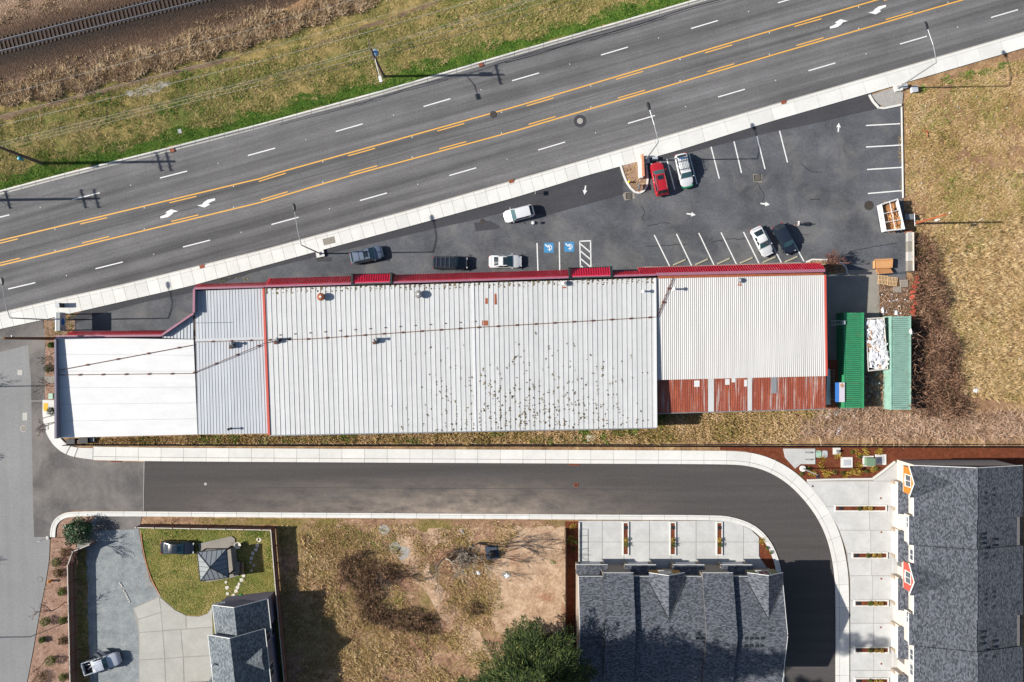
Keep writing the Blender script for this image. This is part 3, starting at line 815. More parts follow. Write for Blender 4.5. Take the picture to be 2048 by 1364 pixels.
# planting strips, lawns and drives at the lower left
sheet('roadside_bed', [(88, 640), (118, 634), (150, 640), (152, 800), (90, 800), (91, 690)], .03, 'bark_bed', 'narrow bark bed between junction and shop wall')
sheet('concrete_pad', [(90, 752), (110, 752), (110, 766), (90, 766)], .06, 'concrete_old', 'small concrete pad in the bark bed')
sheet('planting_bed', [(104, 1074), (108, 1050), (124, 1036), (146, 1033), (190, 1034), (152, 1092), (158, 1380), (152, 1470), (42, 1470), (56, 1364), (68, 1300), (82, 1220), (94, 1160), (100, 1120)], -.0, 'bark_bed', 'long pinkish bark planting bed between street and wooden fence')
gdrive = sheet('gravel_drive', [(150, 1092), (190, 1034), (284, 1033), (276, 1050), (286, 1110), (300, 1160), (322, 1195), (280, 1240), (280, 1470), (152, 1470)], -.02, 'gravel', 'grey gravel driveway inside the wooden fence')
sheet('fence_weeds', wobble([(150, 1098), (172, 1096), (176, 1240), (180, 1470), (155, 1470)], 2, 12, 11), -.01, 'lot_ground', 'weedy strip at the foot of the fence')
sheet('drive_apron', [(196, 1033), (283, 1033), (279, 1058), (240, 1060), (186, 1062)], -.008, 'asphalt_mid', 'grey asphalt apron where the gravel drive meets the kerb')
sheet('soil_strip', wobble([(284, 1034), (560, 1038), (1130, 1041), (1130, 1052), (560, 1050), (284, 1047)], 1, 20, 12), -.012, 'lot_ground', 'thin strip of dry soil behind the kerb walk')
sheet('lawn', [(280, 1052), (546, 1056), (580, 1470), (420, 1470), (424, 1214), (415, 1226), (395, 1232), (372, 1230), (350, 1219), (322, 1195), (304, 1166), (292, 1130), (286, 1105)], -.03, 'lawn_ground', 'patchy green and tan lawn inside the fence')
hd = struct('house_drive', MB().prism(G([(265, 1216), (318, 1192), (350, 1220), (374, 1232), (398, 1233), (415, 1227), (424, 1212), (430, 1470), (278, 1470), (277, 1262)]), -.2, -.016), 'concrete_joint', 'pale concrete driveway in front of the house')
cells = [[(268, 1217), (318, 1195), (322, 1224), (276, 1238)], [(320, 1195), (349, 1220), (371, 1231), (372, 1257), (326, 1260)], [(373, 1232), (397, 1234), (414, 1229), (424, 1216), (425, 1253), (374, 1257)], [(276, 1240), (322, 1226), (325, 1261), (279, 1264)],
         [(279, 1266), (325, 1262.5), (329, 1316), (279, 1319)], [(326.5, 1262.5), (361, 1260), (366, 1313), (330.5, 1316)], [(362.5, 1260), (425, 1255), (427, 1310), (367.5, 1313)], [(279, 1321), (329, 1318), (333, 1470), (279, 1470)], [(331, 1318), (366, 1315), (371, 1470), (335, 1470)], [(368, 1315), (427, 1312), (430, 1470), (373, 1470)]]
for c_ in cells: MB().prism(G(c_), -.1, .0).build('slab', 'concrete_house', hd)

# waste lot in the middle of the bottom edge
sheet('waste_lot', wobble([(556, 1046), (1130, 1049), (1132, 1470), (585, 1470), (570, 1250)], 1.5, 20, 13), -.04, 'lot_ground', 'rough waste lot of dry weeds and bare soil')
sheet('bare_dirt', wobble([(1000, 1052), (1128, 1054), (1131, 1300), (1040, 1300), (985, 1250), (972, 1190), (980, 1130), (1010, 1090)], 6, 14, 14), -.03, 'dirt_ground', 'sandy bare dirt beside the dark fence')
sheet('bare_dirt', wobble([(790, 1058), (960, 1060), (930, 1090), (870, 1090), (845, 1120), (900, 1200), (960, 1270), (985, 1320), (950, 1340), (900, 1260), (840, 1170), (800, 1110)], 7, 14, 15), -.032, 'dirt_ground', 'tan wheel track of bare dirt crossing the waste lot')
for cx, cy, r, sd in ((790, 1096, 13, 1), (806, 1106, 15, 2), (768, 1058, 12, 3), (795, 1044, 6, 4), (1010, 1150, 7, 5), (680, 1046, 8, 6)):
    pts = [(cx + r * random.Random(sd * 50 + k).uniform(.7, 1.15) * math.cos(2 * PI * k / 11), cy + r * random.Random(sd * 50 + k + 99).uniform(.7, 1.15) * math.sin(2 * PI * k / 11)) for k in range(11)]
    sheet('gravel_patch', pts, -.015, 'stone_grey', 'pale grey gravel patch in the waste lot')

# mulch, driveways of the townhouses
sheet('mulch_strip', [(1131, 1043), (1157, 1043), (1157, 1470), (1132, 1470)], -.01, 'mulch', 'rust brown mulch strip between fence and townhouses')
sheet('mulch_bed', [(1440, 892), (2120, 892), (2120, 930), (1790, 930), (1745, 958), (1612, 966), (1580, 940), (1550, 918), (1490, 902), (1440, 900)], -.005, 'mulch', 'rust brown mulch bed behind the lane and right townhouses')
sheet('mulch_corner', [(1518, 1072), (1532, 1080), (1548, 1110), (1556, 1160), (1530, 1160), (1518, 1110)], .02, 'mulch', 'rust brown mulch wedge beside the curved kerb')
sheet('bike_pad', [(1566, 897), (1630, 897), (1630, 928), (1601, 928), (1590, 937), (1570, 915)], .1, 'concrete_drive', 'concrete pad with the bicycle rack')
d1 = struct('driveway', MB().prism(G([(1157, 1041), (1440, 1041), (1470, 1044), (1500, 1058), (1518, 1074), (1518, 1112), (1545, 1150), (1157, 1150)]), -.2, .07), 'concrete_joint', 'pale concrete driveways in front of the lower townhouses')
xs_ = [1157, 1204.5, 1248, 1299, 1342, 1392, 1436, 1487, 1518]
ys_ = [1041, 1083.5, 1150]
for i in range(len(xs_) - 1):
    for j in range(2):
        a, b = xs_[i] + .5, xs_[i + 1] - .5
        y0, y1 = ys_[j] + .5, ys_[j + 1] - .5
        if j == 0 and i == 6: q = [(a, y0), (1444, 1041.5), (1470, 1045), (b, 1052), (b, y1), (a, y1)]
        elif j == 0 and i == 7: q = [(a, 1052.5), (1502, 1060), (b, 1075), (b, y1), (a, y1)]
        elif i == 7: q = [(a, y0), (b, y0), (b, 1112), (1540, y1), (a, y1)]
        else: q = [(a, y0), (b, y0), (b, y1), (a, y1)]
        MB().prism(G(q), 0, .1).build('slab', 'concrete_drive', d1)
d2 = struct('driveway', MB().prism(G([(1617, 961), (1745, 958), (1790, 922), (1800, 922), (1800, 1480), (1700, 1480), (1700, 1160), (1692, 1100), (1674, 1050), (1640, 1000)]), -.2, .07), 'concrete_joint', 'pale concrete driveways in front of the right townhouses')
wl = [(1610, 961), (1640, 1000), (1674, 1050), (1693, 1100), (1700, 1160), (1700, 1480)]
xw = lambda y: float(np.interp(y, [p[1] for p in wl], [p[0] for p in wl])) + .8
ycuts = [962, 1013, 1060, 1107, 1151, 1201, 1246, 1295, 1340, 1390, 1470]
for i in range(len(ycuts) - 1):
    y0, y1 = ycuts[i] + .5, ycuts[i + 1] - .5
    mid = 1737 + min(10, i * 2)
    MB().prism(G([(xw(y0), y0), (mid - .5, y0), (mid - .5, y1), (xw(y1), y1), (xw((y0 + y1) / 2), (y0 + y1) / 2)]), 0, .1).build('slab', 'concrete_drive', d2)
    MB().prism(G([(mid + .5, y0), (1800, y0), (1800, y1), (mid + .5, y1)]), 0, .1).build('slab', 'concrete_drive', d2)
MB().prism(G([(1747, 957), (1790, 924), (1800, 924), (1800, 961.5), (1747, 961.5)]), 0, .1).build('slab', 'concrete_drive', d2)
# ================================================================== LONG SHOP BUILDING
shop = thing('shop_building', 'long commercial building with pale ribbed metal roofs and red canopy front', 'building', (-10, -3, 0))
def lerp(a, b, t): return a + (b - a) * t
def panels(parent, NW, NE, SE, SW, n, mat, rib_h=.07, rib_w=.07, name='panel'):
    """separate roof panels side by side, each with a raised seam along its left edge"""
    for i in range(n):
        t0, t1 = i / n, (i + 1) / n
        a, b, c, d = lerp(NW, NE, t0), lerp(NW, NE, t1), lerp(SW, SE, t1), lerp(SW, SE, t0)
        ux = (b - a).normalized()
        g = .004
        m_ = MB().slab([a + ux * g, b - ux * g, c - ux * g, d + ux * g], .03)
        up = Vector((0, 0, rib_h))
        m_.slab([a + up + ux * g, a + ux * rib_w + up, d + ux * rib_w + up, d + up + ux * g], rib_h)
        m_.build(name, mat, parent)

# walls under the roofs
def wall(pts, mat='wall_block', dz=.12):
    return MB().hull([(p.x, p.y, p.z - dz) for p in pts], -.05).build('wall', mat, shop)
C_ = [P(531, 577, 5.3), P(1311, 556, 5.3), P(1313, 855, 4.6), P(541, 870, 4.6)]
B_ = [P(389, 582, 5.02), P(526, 577, 5.02), P(537, 867, 4.42), P(396, 869, 4.42)]
A_ = [P(113, 675, 4.9), P(387, 679, 4.9), P(395, 869, 4.35), P(114, 876, 4.35)]
D_ = [P(1314, 556, 5.2), P(1649, 549, 5.2), P(1652, 752, 4.42), P(1314, 760, 4.42)]
E_ = [P(1316, 757, 3.75), P(1652, 751, 3.75), P(1652, 817, 3.3), P(1316, 826, 3.3)]
for q in (C_, B_, A_, D_, E_):
    wall(q)

# C: main ribbed roof
rc = MB().slab([p + Vector((0, 0, -.04)) for p in C_], .1).build('main_roof', 'wall_block', shop)
panels(rc, C_[0], C_[1], C_[2], C_[3], 79, 'roof_metal', .05, .055)
MB().slab([P(524.5, 577, 5.42), P(529, 577, 5.42), P(540, 870, 4.72), P(535.5, 870, 4.72)], .28).build('gable_trim', 'red_trim', shop)
MB().slab([P(1309, 556, 5.43), P(1312.5, 556, 5.43), P(1314.5, 855, 4.73), P(1311, 855, 4.73)], .2).build('gable_trim', 'white_metal', shop)
zz = Vector((0, 0, .075)); MB().slab([lerp(C_[0], C_[1], .5285) + zz, lerp(C_[0], C_[1], .5345) + zz, lerp(C_[3], C_[2], .5345) + zz, lerp(C_[3], C_[2], .5285) + zz], .075).build('joint_cap', 'roof_membrane', shop)
mb = MB(); mb.tube([P(541, 871, 4.58), P(1313, 856, 4.58)], .08, 6); mb.build('gutter', 'grey_metal', shop)
# B: left ribbed roof in two slopes with a flashing between them
BM_W, BM_E = lerp(B_[0], B_[3], .345), lerp(B_[1], B_[2], .345)
rb = MB().slab([p + Vector((0, 0, -.04)) for p in B_], .1).build('left_roof', 'wall_block', shop)
panels(rb, B_[0], B_[1], BM_E, BM_W, 22, 'roof_metal_b', .036, .04)
panels(rb, BM_W, BM_E, B_[2], B_[3], 23, 'roof_metal_b', .036, .04)
u8 = Vector((0, .25, .09))
MB().slab([BM_W + u8, BM_E + u8, BM_E - Vector((0, .25, -.07)), BM_W - Vector((0, .25, -.07))], .1).build('flashing', 'roof_metal_b', shop)
# triangular annex
T0, T1, T2 = P(326, 669, 4.75), P(386.5, 629, 4.75), P(386.5, 678, 4.7)
rt = MB().slab([T0, T1, T2, P(326, 676, 4.72)], .1).build('annex_roof', 'wall_block', shop)
for i in range(9):
    t0, t1 = i / 9, (i + 1) / 9
    top0, top1 = lerp(T0, T1, t0), lerp(T0, T1, t1)
    bot0, bot1 = lerp(P(326, 676, 4.72), T2, t0), lerp(P(326, 676, 4.72), T2, t1)
    z = Vector((0, 0, .04)); g = Vector((.004, 0, 0))
    m_ = MB().slab([top0 + z + g, top1 + z - g, bot1 + z - g, bot0 + z + g], .03)
    up = Vector((0, 0, .1)); rw = Vector((.06, 0, 0))
    m_.slab([top0 + up + g, top0 + rw + up, bot0 + rw + up, bot0 + up + g], .06)
    m_.build('panel', 'roof_metal_b', rt)
# A: white membrane in welded sheets
ra = MB().slab([p + Vector((0, 0, -.04)) for p in A_], .1).build('membrane_roof', 'wall_block', shop)
for i in range(6):
    t0, t1 = i / 6, (i + 1) / 6
    z = Vector((0, 0, .002 + .012 * (i % 2)))
    MB().slab([lerp(A_[0], A_[3], t0) + z, lerp(A_[1], A_[2], t0) + z, lerp(A_[1], A_[2], t1 - .002) + z, lerp(A_[0], A_[3], t1 - .002) + z], .03).build('membrane_sheet', 'roof_membrane', ra)
# west parapet: level top, so it stands higher above the roof towards the south
a0, a1 = P(112, 677, 5.4), P(113, 877, 5.4)
MB().hull([(a0.x - .18, a0.y, 5.4), (a0.x, a0.y, 5.4), (a1.x + .05, a1.y, 5.5), (a1.x - .18, a1.y, 5.5)], 0).build('parapet', 'wall_purple', shop)
MB().slab([Vector((a0.x - .2, a0.y, 5.46)), Vector((a0.x + .04, a0.y, 5.46)), Vector((a1.x + .09, a1.y, 5.56)), Vector((a1.x - .2, a1.y, 5.56))], .06).build('parapet_cap', 'wall_purple', shop)
# D: corrugated roof in sheets
rd = MB().slab([p + Vector((0, 0, -.08)) for p in D_], .08).build('corrugated_roof', 'wall_block', shop)
for i in range(14):
    m_ = MB(); k = 6; vs = []; fs = []
    for j in range(k * 4 + 1):
        t = (i + j / (k * 4.0) * .998) / 14
        h = .075 * (1 - abs(((j / 4.0) % 1) * 2 - 1)) if True else 0
        h = .042 * (0.5 - 0.5 * math.cos(2 * PI * j / 4.0))
        a, b = lerp(D_[0], D_[1], t), lerp(D_[3], D_[2], t)
        vs += [(a.x, a.y, a.z + h), (b.x, b.y, b.z + h)]
    for j in range(k * 4): fs.append((2 * j, 2 * j + 1, 2 * j + 3, 2 * j + 2))
    m_.add(vs, fs); m_.build('roof_sheet', 'roof_corrugated', rd)
MB().slab([P(1649.5, 549, 5.33), P(1652.5, 549, 5.33), P(1655.5, 752, 4.55), P(1652.5, 752, 4.55)], .3).build('gable_trim', 'red_trim', shop)
MB().slab([P(1316, 552, 5.36), P(1647, 545.5, 5.36), P(1647, 550, 5.3), P(1316, 557, 5.3)], .1).build('flashing', 'rust', shop)
MB().hull([tuple(P(1314, 759.5, 4.36)), tuple(P(1652, 751.5, 4.36)), tuple(P(1652, 750, 4.36)), tuple(P(1314, 758, 4.36))], 3.5).build('wall', 'wall_block', shop)
# E: red lean-to with translucent strips
re_ = MB().slab([p + Vector((0, 0, -.07)) for p in E_], .08).build('lean_to_roof', 'wall_block', shop)
def eq(x, t):
    f = (x - 1316) / 336.0
    return lerp(lerp(E_[0], E_[1], f), lerp(E_[3], E_[2], f), t)
cuts = [(1316, 1350, 0), (1350, 1384, 0), (1384, 1416, 0), (1416, 1428, 1), (1428, 1462, 0), (1462, 1495, 0), (1495, 1504, 1), (1504, 1540, 0), (1540, 1578, 0), (1578, 1616, 0), (1616, 1652, 0)]
for x0, x1, kind in cuts:
    m_ = MB()
    if kind:
        z = Vector((0, 0, .06))
        m_.slab([eq(x0, 0) + z, eq(x1 - .3, 0) + z, eq(x1 - .3, 1) + z, eq(x0, 1) + z], .03).build('light_strip', 'roof_metal', re_)
        continue
    z = Vector((0, 0, .0)); m_.slab([eq(x0, 0), eq(x1 - .3, 0), eq(x1 - .3, 1), eq(x0, 1)], .03)
    kk = int((x1 - x0) / 4.2)
    for j in range(kk):
        xx = x0 + (x1 - x0) * (j + .5) / kk; up = Vector((0, 0, .035))
        m_.slab([eq(xx - .5, 0) + up, eq(xx + .5, 0) + up, eq(xx + .5, 1) + up, eq(xx - .5, 1) + up], .035)
    m_.build('roof_sheet', 'roof_red', re_)
z = Vector((0, 0, .07))
MB().slab([eq(1542, 0) + z, eq(1553, 0) + z, eq(1553, .5) + z, eq(1542, .5) + z], .03).build('light_strip', 'grey_metal', re_)
for i, (x0, x1, t0, t1) in enumerate(((1388, 1399, .08, .26), (1450, 1459, .05, .22), (1463, 1471, 0, .15), (1488, 1494, .08, .28))):
    z = Vector((0, 0, .05 + .004 * i)); MB().slab([eq(x0, t0) + z, eq(x1, t0) + z, eq(x1, t1) + z, eq(x0, t1) + z], .01).build('roof_patch', 'roof_membrane', re_)
mb = MB(); mb.tube([P(1316, 827, 3.28), P(1652, 818, 3.28)], .07, 6); mb.build('gutter', 'grey_metal', shop)

# north parapets with pinkish caps, and the red standing seam canopy
def parapet(pts, z1, w=.22, z0=3.0):
    for a, b in zip(pts, pts[1:]):
        A = P(a[0], a[1], z1); B = P(b[0], b[1], z1); d = (B - A).normalized(); nn = Vector((-d.y, d.x, 0)) * w / 2
        MB().hull([tuple(A - nn), tuple(B - nn), tuple(B + nn), tuple(A + nn)], z0).build('parapet', 'wall_purple', shop)
        up = Vector((0, 0, .05)); n2 = nn * 1.18
        MB().slab([A - n2 + up, B - n2 + up, B + n2 + up, A + n2 + up], .05).build('parapet_cap', 'parapet_cap', shop)
parapet([(112, 673), (323, 671)], 5.5)
parapet([(323, 670.5), (387, 626.5)], 5.5)
parapet([(387.5, 625), (388, 578)], 5.75, .25)
parapet([(388, 577), (528, 573)], 5.75)
parapet([(529, 572.5), (1312, 549.5)], 5.8)
parapet([(1313, 548.5), (1650, 541)], 5.8, .34)
def canopy(x0, y0, x1, y1, d, z1, z0, mat='canopy_red', pitch=4.9, inset=.16):
    A = P(x0, y0, z1) + Vector((0, inset, 0)); B = P(x1, y1, z1) + Vector((0, inset, 0))
    ax = (B - A).normalized(); out = Vector((-ax.y, ax.x, 0)) * d
    if out.y < 0: out = -out
    C0 = Vector((A.x, A.y, z0)) + out; C1 = Vector((B.x, B.y, z0)) + out
    m_ = MB().slab([A, B, C1, C0], .08)
    n_ = max(2, int(abs(x1 - x0) / pitch))
    nr = (B - A).cross(C0 - A).normalized()
    if nr.z < 0: nr = -nr
    for i in range(n_ + 1):
        t = i / n_; w = ax * .028
        p0 = lerp(A, B, t) + nr * .17; p1 = lerp(C0, C1, t) + nr * .17
        m_.slab([p0 - w, p0 + w, p1 + w, p1 - w], .2)
    o = m_.build('canopy', mat, shop)
    f = MB().slab([C0 + Vector((0, .0, .02)), C1 + Vector((0, 0, .02)), C1 + out.normalized() * .06 + Vector((0, 0, .02)), C0 + out.normalized() * .06 + Vector((0, 0, .02))], .16)
    f.build('fascia', mat, shop)
    return o
canopy(132, 672.5, 322, 671, .42, 5.3, 4.2)
canopy(389, 577, 529, 573, .42, 5.6, 4.3)
canopy(531, 572.5, 702, 567.5, .95, 5.65, 3.9)
canopy(784, 565, 1137, 555, .95, 5.65, 3.9)
canopy(1226, 552.5, 1280, 551, .45, 5.65, 4.8)
canopy(1280, 550.5, 1649, 541, .95, 5.65, 3.9)
for x0, x1, y in ((702, 784, 566), (1137, 1225, 553.5)):
    canopy(x0 + 5, y, x1 - 5, y - (x1 - x0) * .028, 1.05, 5.9, 5.1, 'canopy_bright', 4.6, .05)
    for xx in (x0 + 2, x1 - 2):
        A = P(xx, y - (xx - x0) * .028, 5.95)
        MB().box(A.x - .13, A.x + .13, A.y - .1, A.y + 1.3, 0, 6.03).build('portico_pier', 'dark_green_frame', shop)
    A, B = P(x0, y + 1.5, 5.95), P(x1, y + 1.5 - (x1 - x0) * .028, 5.95)
    MB().slab([A, B, B - Vector((0, .16, 0)), A - Vector((0, .16, 0))], .3).build('portico_trim', 'dark_green_frame', shop)
    A2, B2 = A + Vector((0, 1.3, -1.0)), B + Vector((0, 1.3, -1.0))
    MB().slab([A2, B2, B2 + Vector((0, .12, 0)), A2 + Vector((0, .12, 0))], .3).build('portico_trim', 'dark_green_frame', shop)
# storefront windows and doors on the shaded north wall
for k in range(20):
    px_ = 560 + k * 54
    if px_ > 1630: break
    yy = 572 - (px_ - 531) * .0283
    A = P(px_, yy, 5.4)
    MB().box(A.x - 1.2, A.x + 1.2, A.y + .1, A.y + .2, .5 if k % 3 else .05, 2.5).build('shop_window', 'glass_window', shop)
for (x0, y0, x1, y1) in ((532, 576, 1311, 556),):
    # mossy dirt trapped along the north edge of the main roof
    m_ = MB(); r = random.Random(5)
    for k in range(420):
        t = r.random() ** 1.0; ii = int(t * 79) / 79.0 + r.random() ** 2 * .006
        p0 = lerp(lerp(C_[0], C_[1], ii), lerp(C_[3], C_[2], ii), r.random() ** 2.2 * .035)
        s_ = r.uniform(.05, .16)
        m_.obox((p0.x + .07, p0.y, p0.z + .02), (s_, s_ * r.uniform(.8, 2.2), .05), r.random() * 3)
    o = m_.build('moss', 'leaf_brown', shop); o['kind'] = 'stuff'
m_ = MB(); r = random.Random(8)
for k in range(520):
    px_ = r.gauss(1060, 120); py_ = 860 - abs(r.gauss(0, 70))
    if not (790 < px_ < 1300) or py_ < 660: continue
    ii = (px_ - 536) / 776.0; jj = (py_ - 566) / 297.0
    if r.random() < .7: ii = int(ii * 79) / 79.0 + r.choice((.0009, .0015, -.0008))
    p0 = lerp(lerp(C_[0], C_[1], ii), lerp(C_[3], C_[2], ii), min(jj, .99))
    for q in range(r.randint(1, 3)):
        s_ = r.uniform(.04, .13)
        m_.obox((p0.x + r.gauss(0, .04), p0.y + r.gauss(0, .16), p0.z + .03), (s_, s_ * r.uniform(.9, 2.4), .05), r.random() * 3)
o = m_.build('moss', 'leaf_brown', shop); o['kind'] = 'stuff'

# rusty conduit on little feet across the roofs
def roof_z(px_, py_):
    if px_ < 388: return 4.9 - .55 * (py_ - 676) / 195
    if px_ < 530: return 5.02 - .6 * (py_ - 580) / 288
    if px_ < 1313: return 5.3 - .7 * (py_ - 566) / 297
    return 5.2 - .78 * (py_ - 553) / 204
def conduit(pts, foot=37.0, r_=.045):
    m_ = MB(); W = [P(x, y, roof_z(x, y) + .16) for x, y in pts]
    m_.tube(W, r_, 6); c_ = m_.build('conduit', 'rust_dark', shop)
    for q in resample(pts, foot)[1:]:
        p0 = P(q[0], q[1], roof_z(*q))
        MB().obox((p0.x, p0.y, p0.z + .09), (.3, .22, .16), .2).build('conduit_foot', 'rust_dark', c_)
conduit([(114, 741), (386, 690)], 62); conduit([(114, 750), (384, 747), (530, 686), (562, 680)], 46)
conduit([(388, 684), (527, 680), (620, 678), (760, 668), (950, 655), (1312, 634)], 38)
conduit([(1314, 632), (1345, 556)], 30, .04); conduit([(1317, 633), (1348, 557)], 30, .03)
m_ = MB()
for k in range(14):
    q = P(560 + k * 30, 670 - k * 2.1, roof_z(560 + k * 30, 670) + .02); m_.obox((q.x, q.y, q.z + .1), (.14, .12, .2), .3)
m_.build('anchor_clips', 'rust_dark', shop)['kind'] = 'stuff'

# roof ventilators
def vent(cx, cy, r_, h, mat, cap='rust', label=None):
    z0 = roof_z(cx, cy); p0 = P(cx, cy, z0)
    v_ = MB().lathe(p0.x, p0.y, [(r_ * .6, z0 - .05), (r_ * .6, z0 + h * .45), (r_, z0 + h * .5), (r_ * 1.05, z0 + h * .7), (r_ * .85, z0 + h * .9), (r_ * .35, z0 + h)], 16).build('ventilator', mat, shop, smooth=False)
    MB().lathe(p0.x, p0.y, [(r_ * .35, z0 + h - .01), (r_ * .3, z0 + h + .05)], 10).build('cap', cap, v_)
    for k in range(12):
        a = 2 * PI * k / 12
        MB().tube([(p0.x + r_ * .85 * math.cos(a), p0.y + r_ * .85 * math.sin(a), z0 + h * .9), (p0.x + r_ * 1.08 * math.cos(a + .2), p0.y + r_ * 1.08 * math.sin(a + .2), z0 + h * .68), (p0.x + r_ * .98 * math.cos(a + .3), p0.y + r_ * .98 * math.sin(a + .3), z0 + h * .48)], .03, 4).build('vane', mat, v_)
vent(644, 594, .5, .95, 'rust', 'white_metal'); vent(838, 589, .5, .95, 'wall_block', 'white_metal')
vent(1128, 567, .32, .7, 'white_metal', 'rust'); vent(1478, 561, .3, .6, 'grey_metal', 'white_metal')
def stack(cx, cy, r_, h, mat='white_metal', hat=True):
    z0 = roof_z(cx, cy); p0 = P(cx, cy, z0)
    s_ = MB().lathe(p0.x, p0.y, [(r_ * 1.8, z0 - .03), (r_ * 1.7, z0 + .05), (r_, z0 + .12), (r_, z0 + h)], 10).build('vent_pipe', mat, shop)
    if hat: MB().lathe(p0.x, p0.y, [(r_ * 1.9, z0 + h), (r_ * 1.9, z0 + h + .1), (.03, z0 + h + .25)], 10).build('cowl', mat, s_)
stack(1286, 583, .13, .75); stack(1346, 578.5, .13, 1.1); stack(462, 857, .1, .9, 'dark_metal')
for cx, cy, sz in ((466, 690, 1.0), (556, 681, .8), (753, 681, .85)):
    z0 = roof_z(cx, cy); p0 = P(cx, cy, z0)
    u_ = MB().obox((p0.x, p0.y, z0 + .35), (sz * .5, sz * .7, .6), .5).build('roof_unit', 'dark_metal', shop)
    MB().lathe(p0.x + .15, p0.y + .2, [(.16, z0 + .3), (.16, z0 + 1.0), (.24, z0 + 1.02), (.05, z0 + 1.2)], 10).build('flue', 'grey_metal', u_)
    MB().obox((p0.x - .25, p0.y - .3, z0 + .12), (.5, .35, .24), .2).build('junction_box', 'rust_dark', u_)
for cx, cy, w, d in ((991, 598, .3, 1.5), (973, 602, .35, .8), (970, 646, .8, .7), (1128, 575, .55, .2), (1479, 568, .6, .5)):
    p0 = P(cx, cy, roof_z(cx, cy)); MB().obox((p0.x, p0.y, p0.z + .012), (w, d, .02), .0).build('rust_stain_plate', 'rust', shop)
# thin mast with guy wire on the left roof
m_ = MB(); q0 = P(366, 650, 4.8); q1 = P(392, 648, 5.0)
m_.tube([P(380, 646, 4.8), P(378, 645, 8.0)], .03, 6); m_.build('antenna_mast', 'grey_metal', shop)
# ================================================================== TOWNHOUSES AND HOUSE
def quad_wall(parent, x0, x1, y0, y1, z0, z1, mat, name='wall'):
    return MB().box(min(x0, x1), max(x0, x1), min(y0, y1), max(y0, y1), z0, z1).build(name, mat, parent)
class Frame:
    """maps row coordinates (u along the row, v outwards from the facade) to the world"""
    def __init__(s, org, u, v): s.o = Vector(org); s.u = Vector(u); s.v = Vector(v)
    def __call__(s, u, v, z): return s.o + s.u * u + s.v * v + Vector((0, 0, z))
    def box(s, mb, u0, u1, v0, v1, z0, z1):
        a = s(u0, v0, 0); b = s(u1, v1, 0)
        return mb.box(min(a.x, b.x), max(a.x, b.x), min(a.y, b.y), max(a.y, b.y), z0, z1)
def part(F, parent, name, mat, *b):
    m_ = MB(); F.box(m_, *b); return m_.build(name, mat, parent)
def roofpart(parent, name, mat, pts, t=.16):
    return MB().slab(pts, t).build(name, mat, parent)
def window(F, parent, u0, u1, v, z0, z1, mull=True):
    """window on a facade whose face is at v: frame, panes, mullion"""
    w = part(F, parent, 'window', 'trim_white', u0 - .1, u1 + .1, v, v + .05, z0 - .1, z1 + .1)
    if mull:
        mid = (u0 + u1) / 2
        part(F, w, 'pane', 'glass_window', u0, mid - .04, v + .03, v + .065, z0, z1)
        part(F, w, 'pane', 'glass_window', mid + .04, u1, v + .03, v + .065, z0, z1)
    else:
        part(F, w, 'pane', 'glass_window', u0, u1, v + .03, v + .065, z0, z1)
    part(F, w, 'sill', 'trim_white', u0 - .14, u1 + .14, v, v + .12, z0 - .16, z0 - .1)
    return w

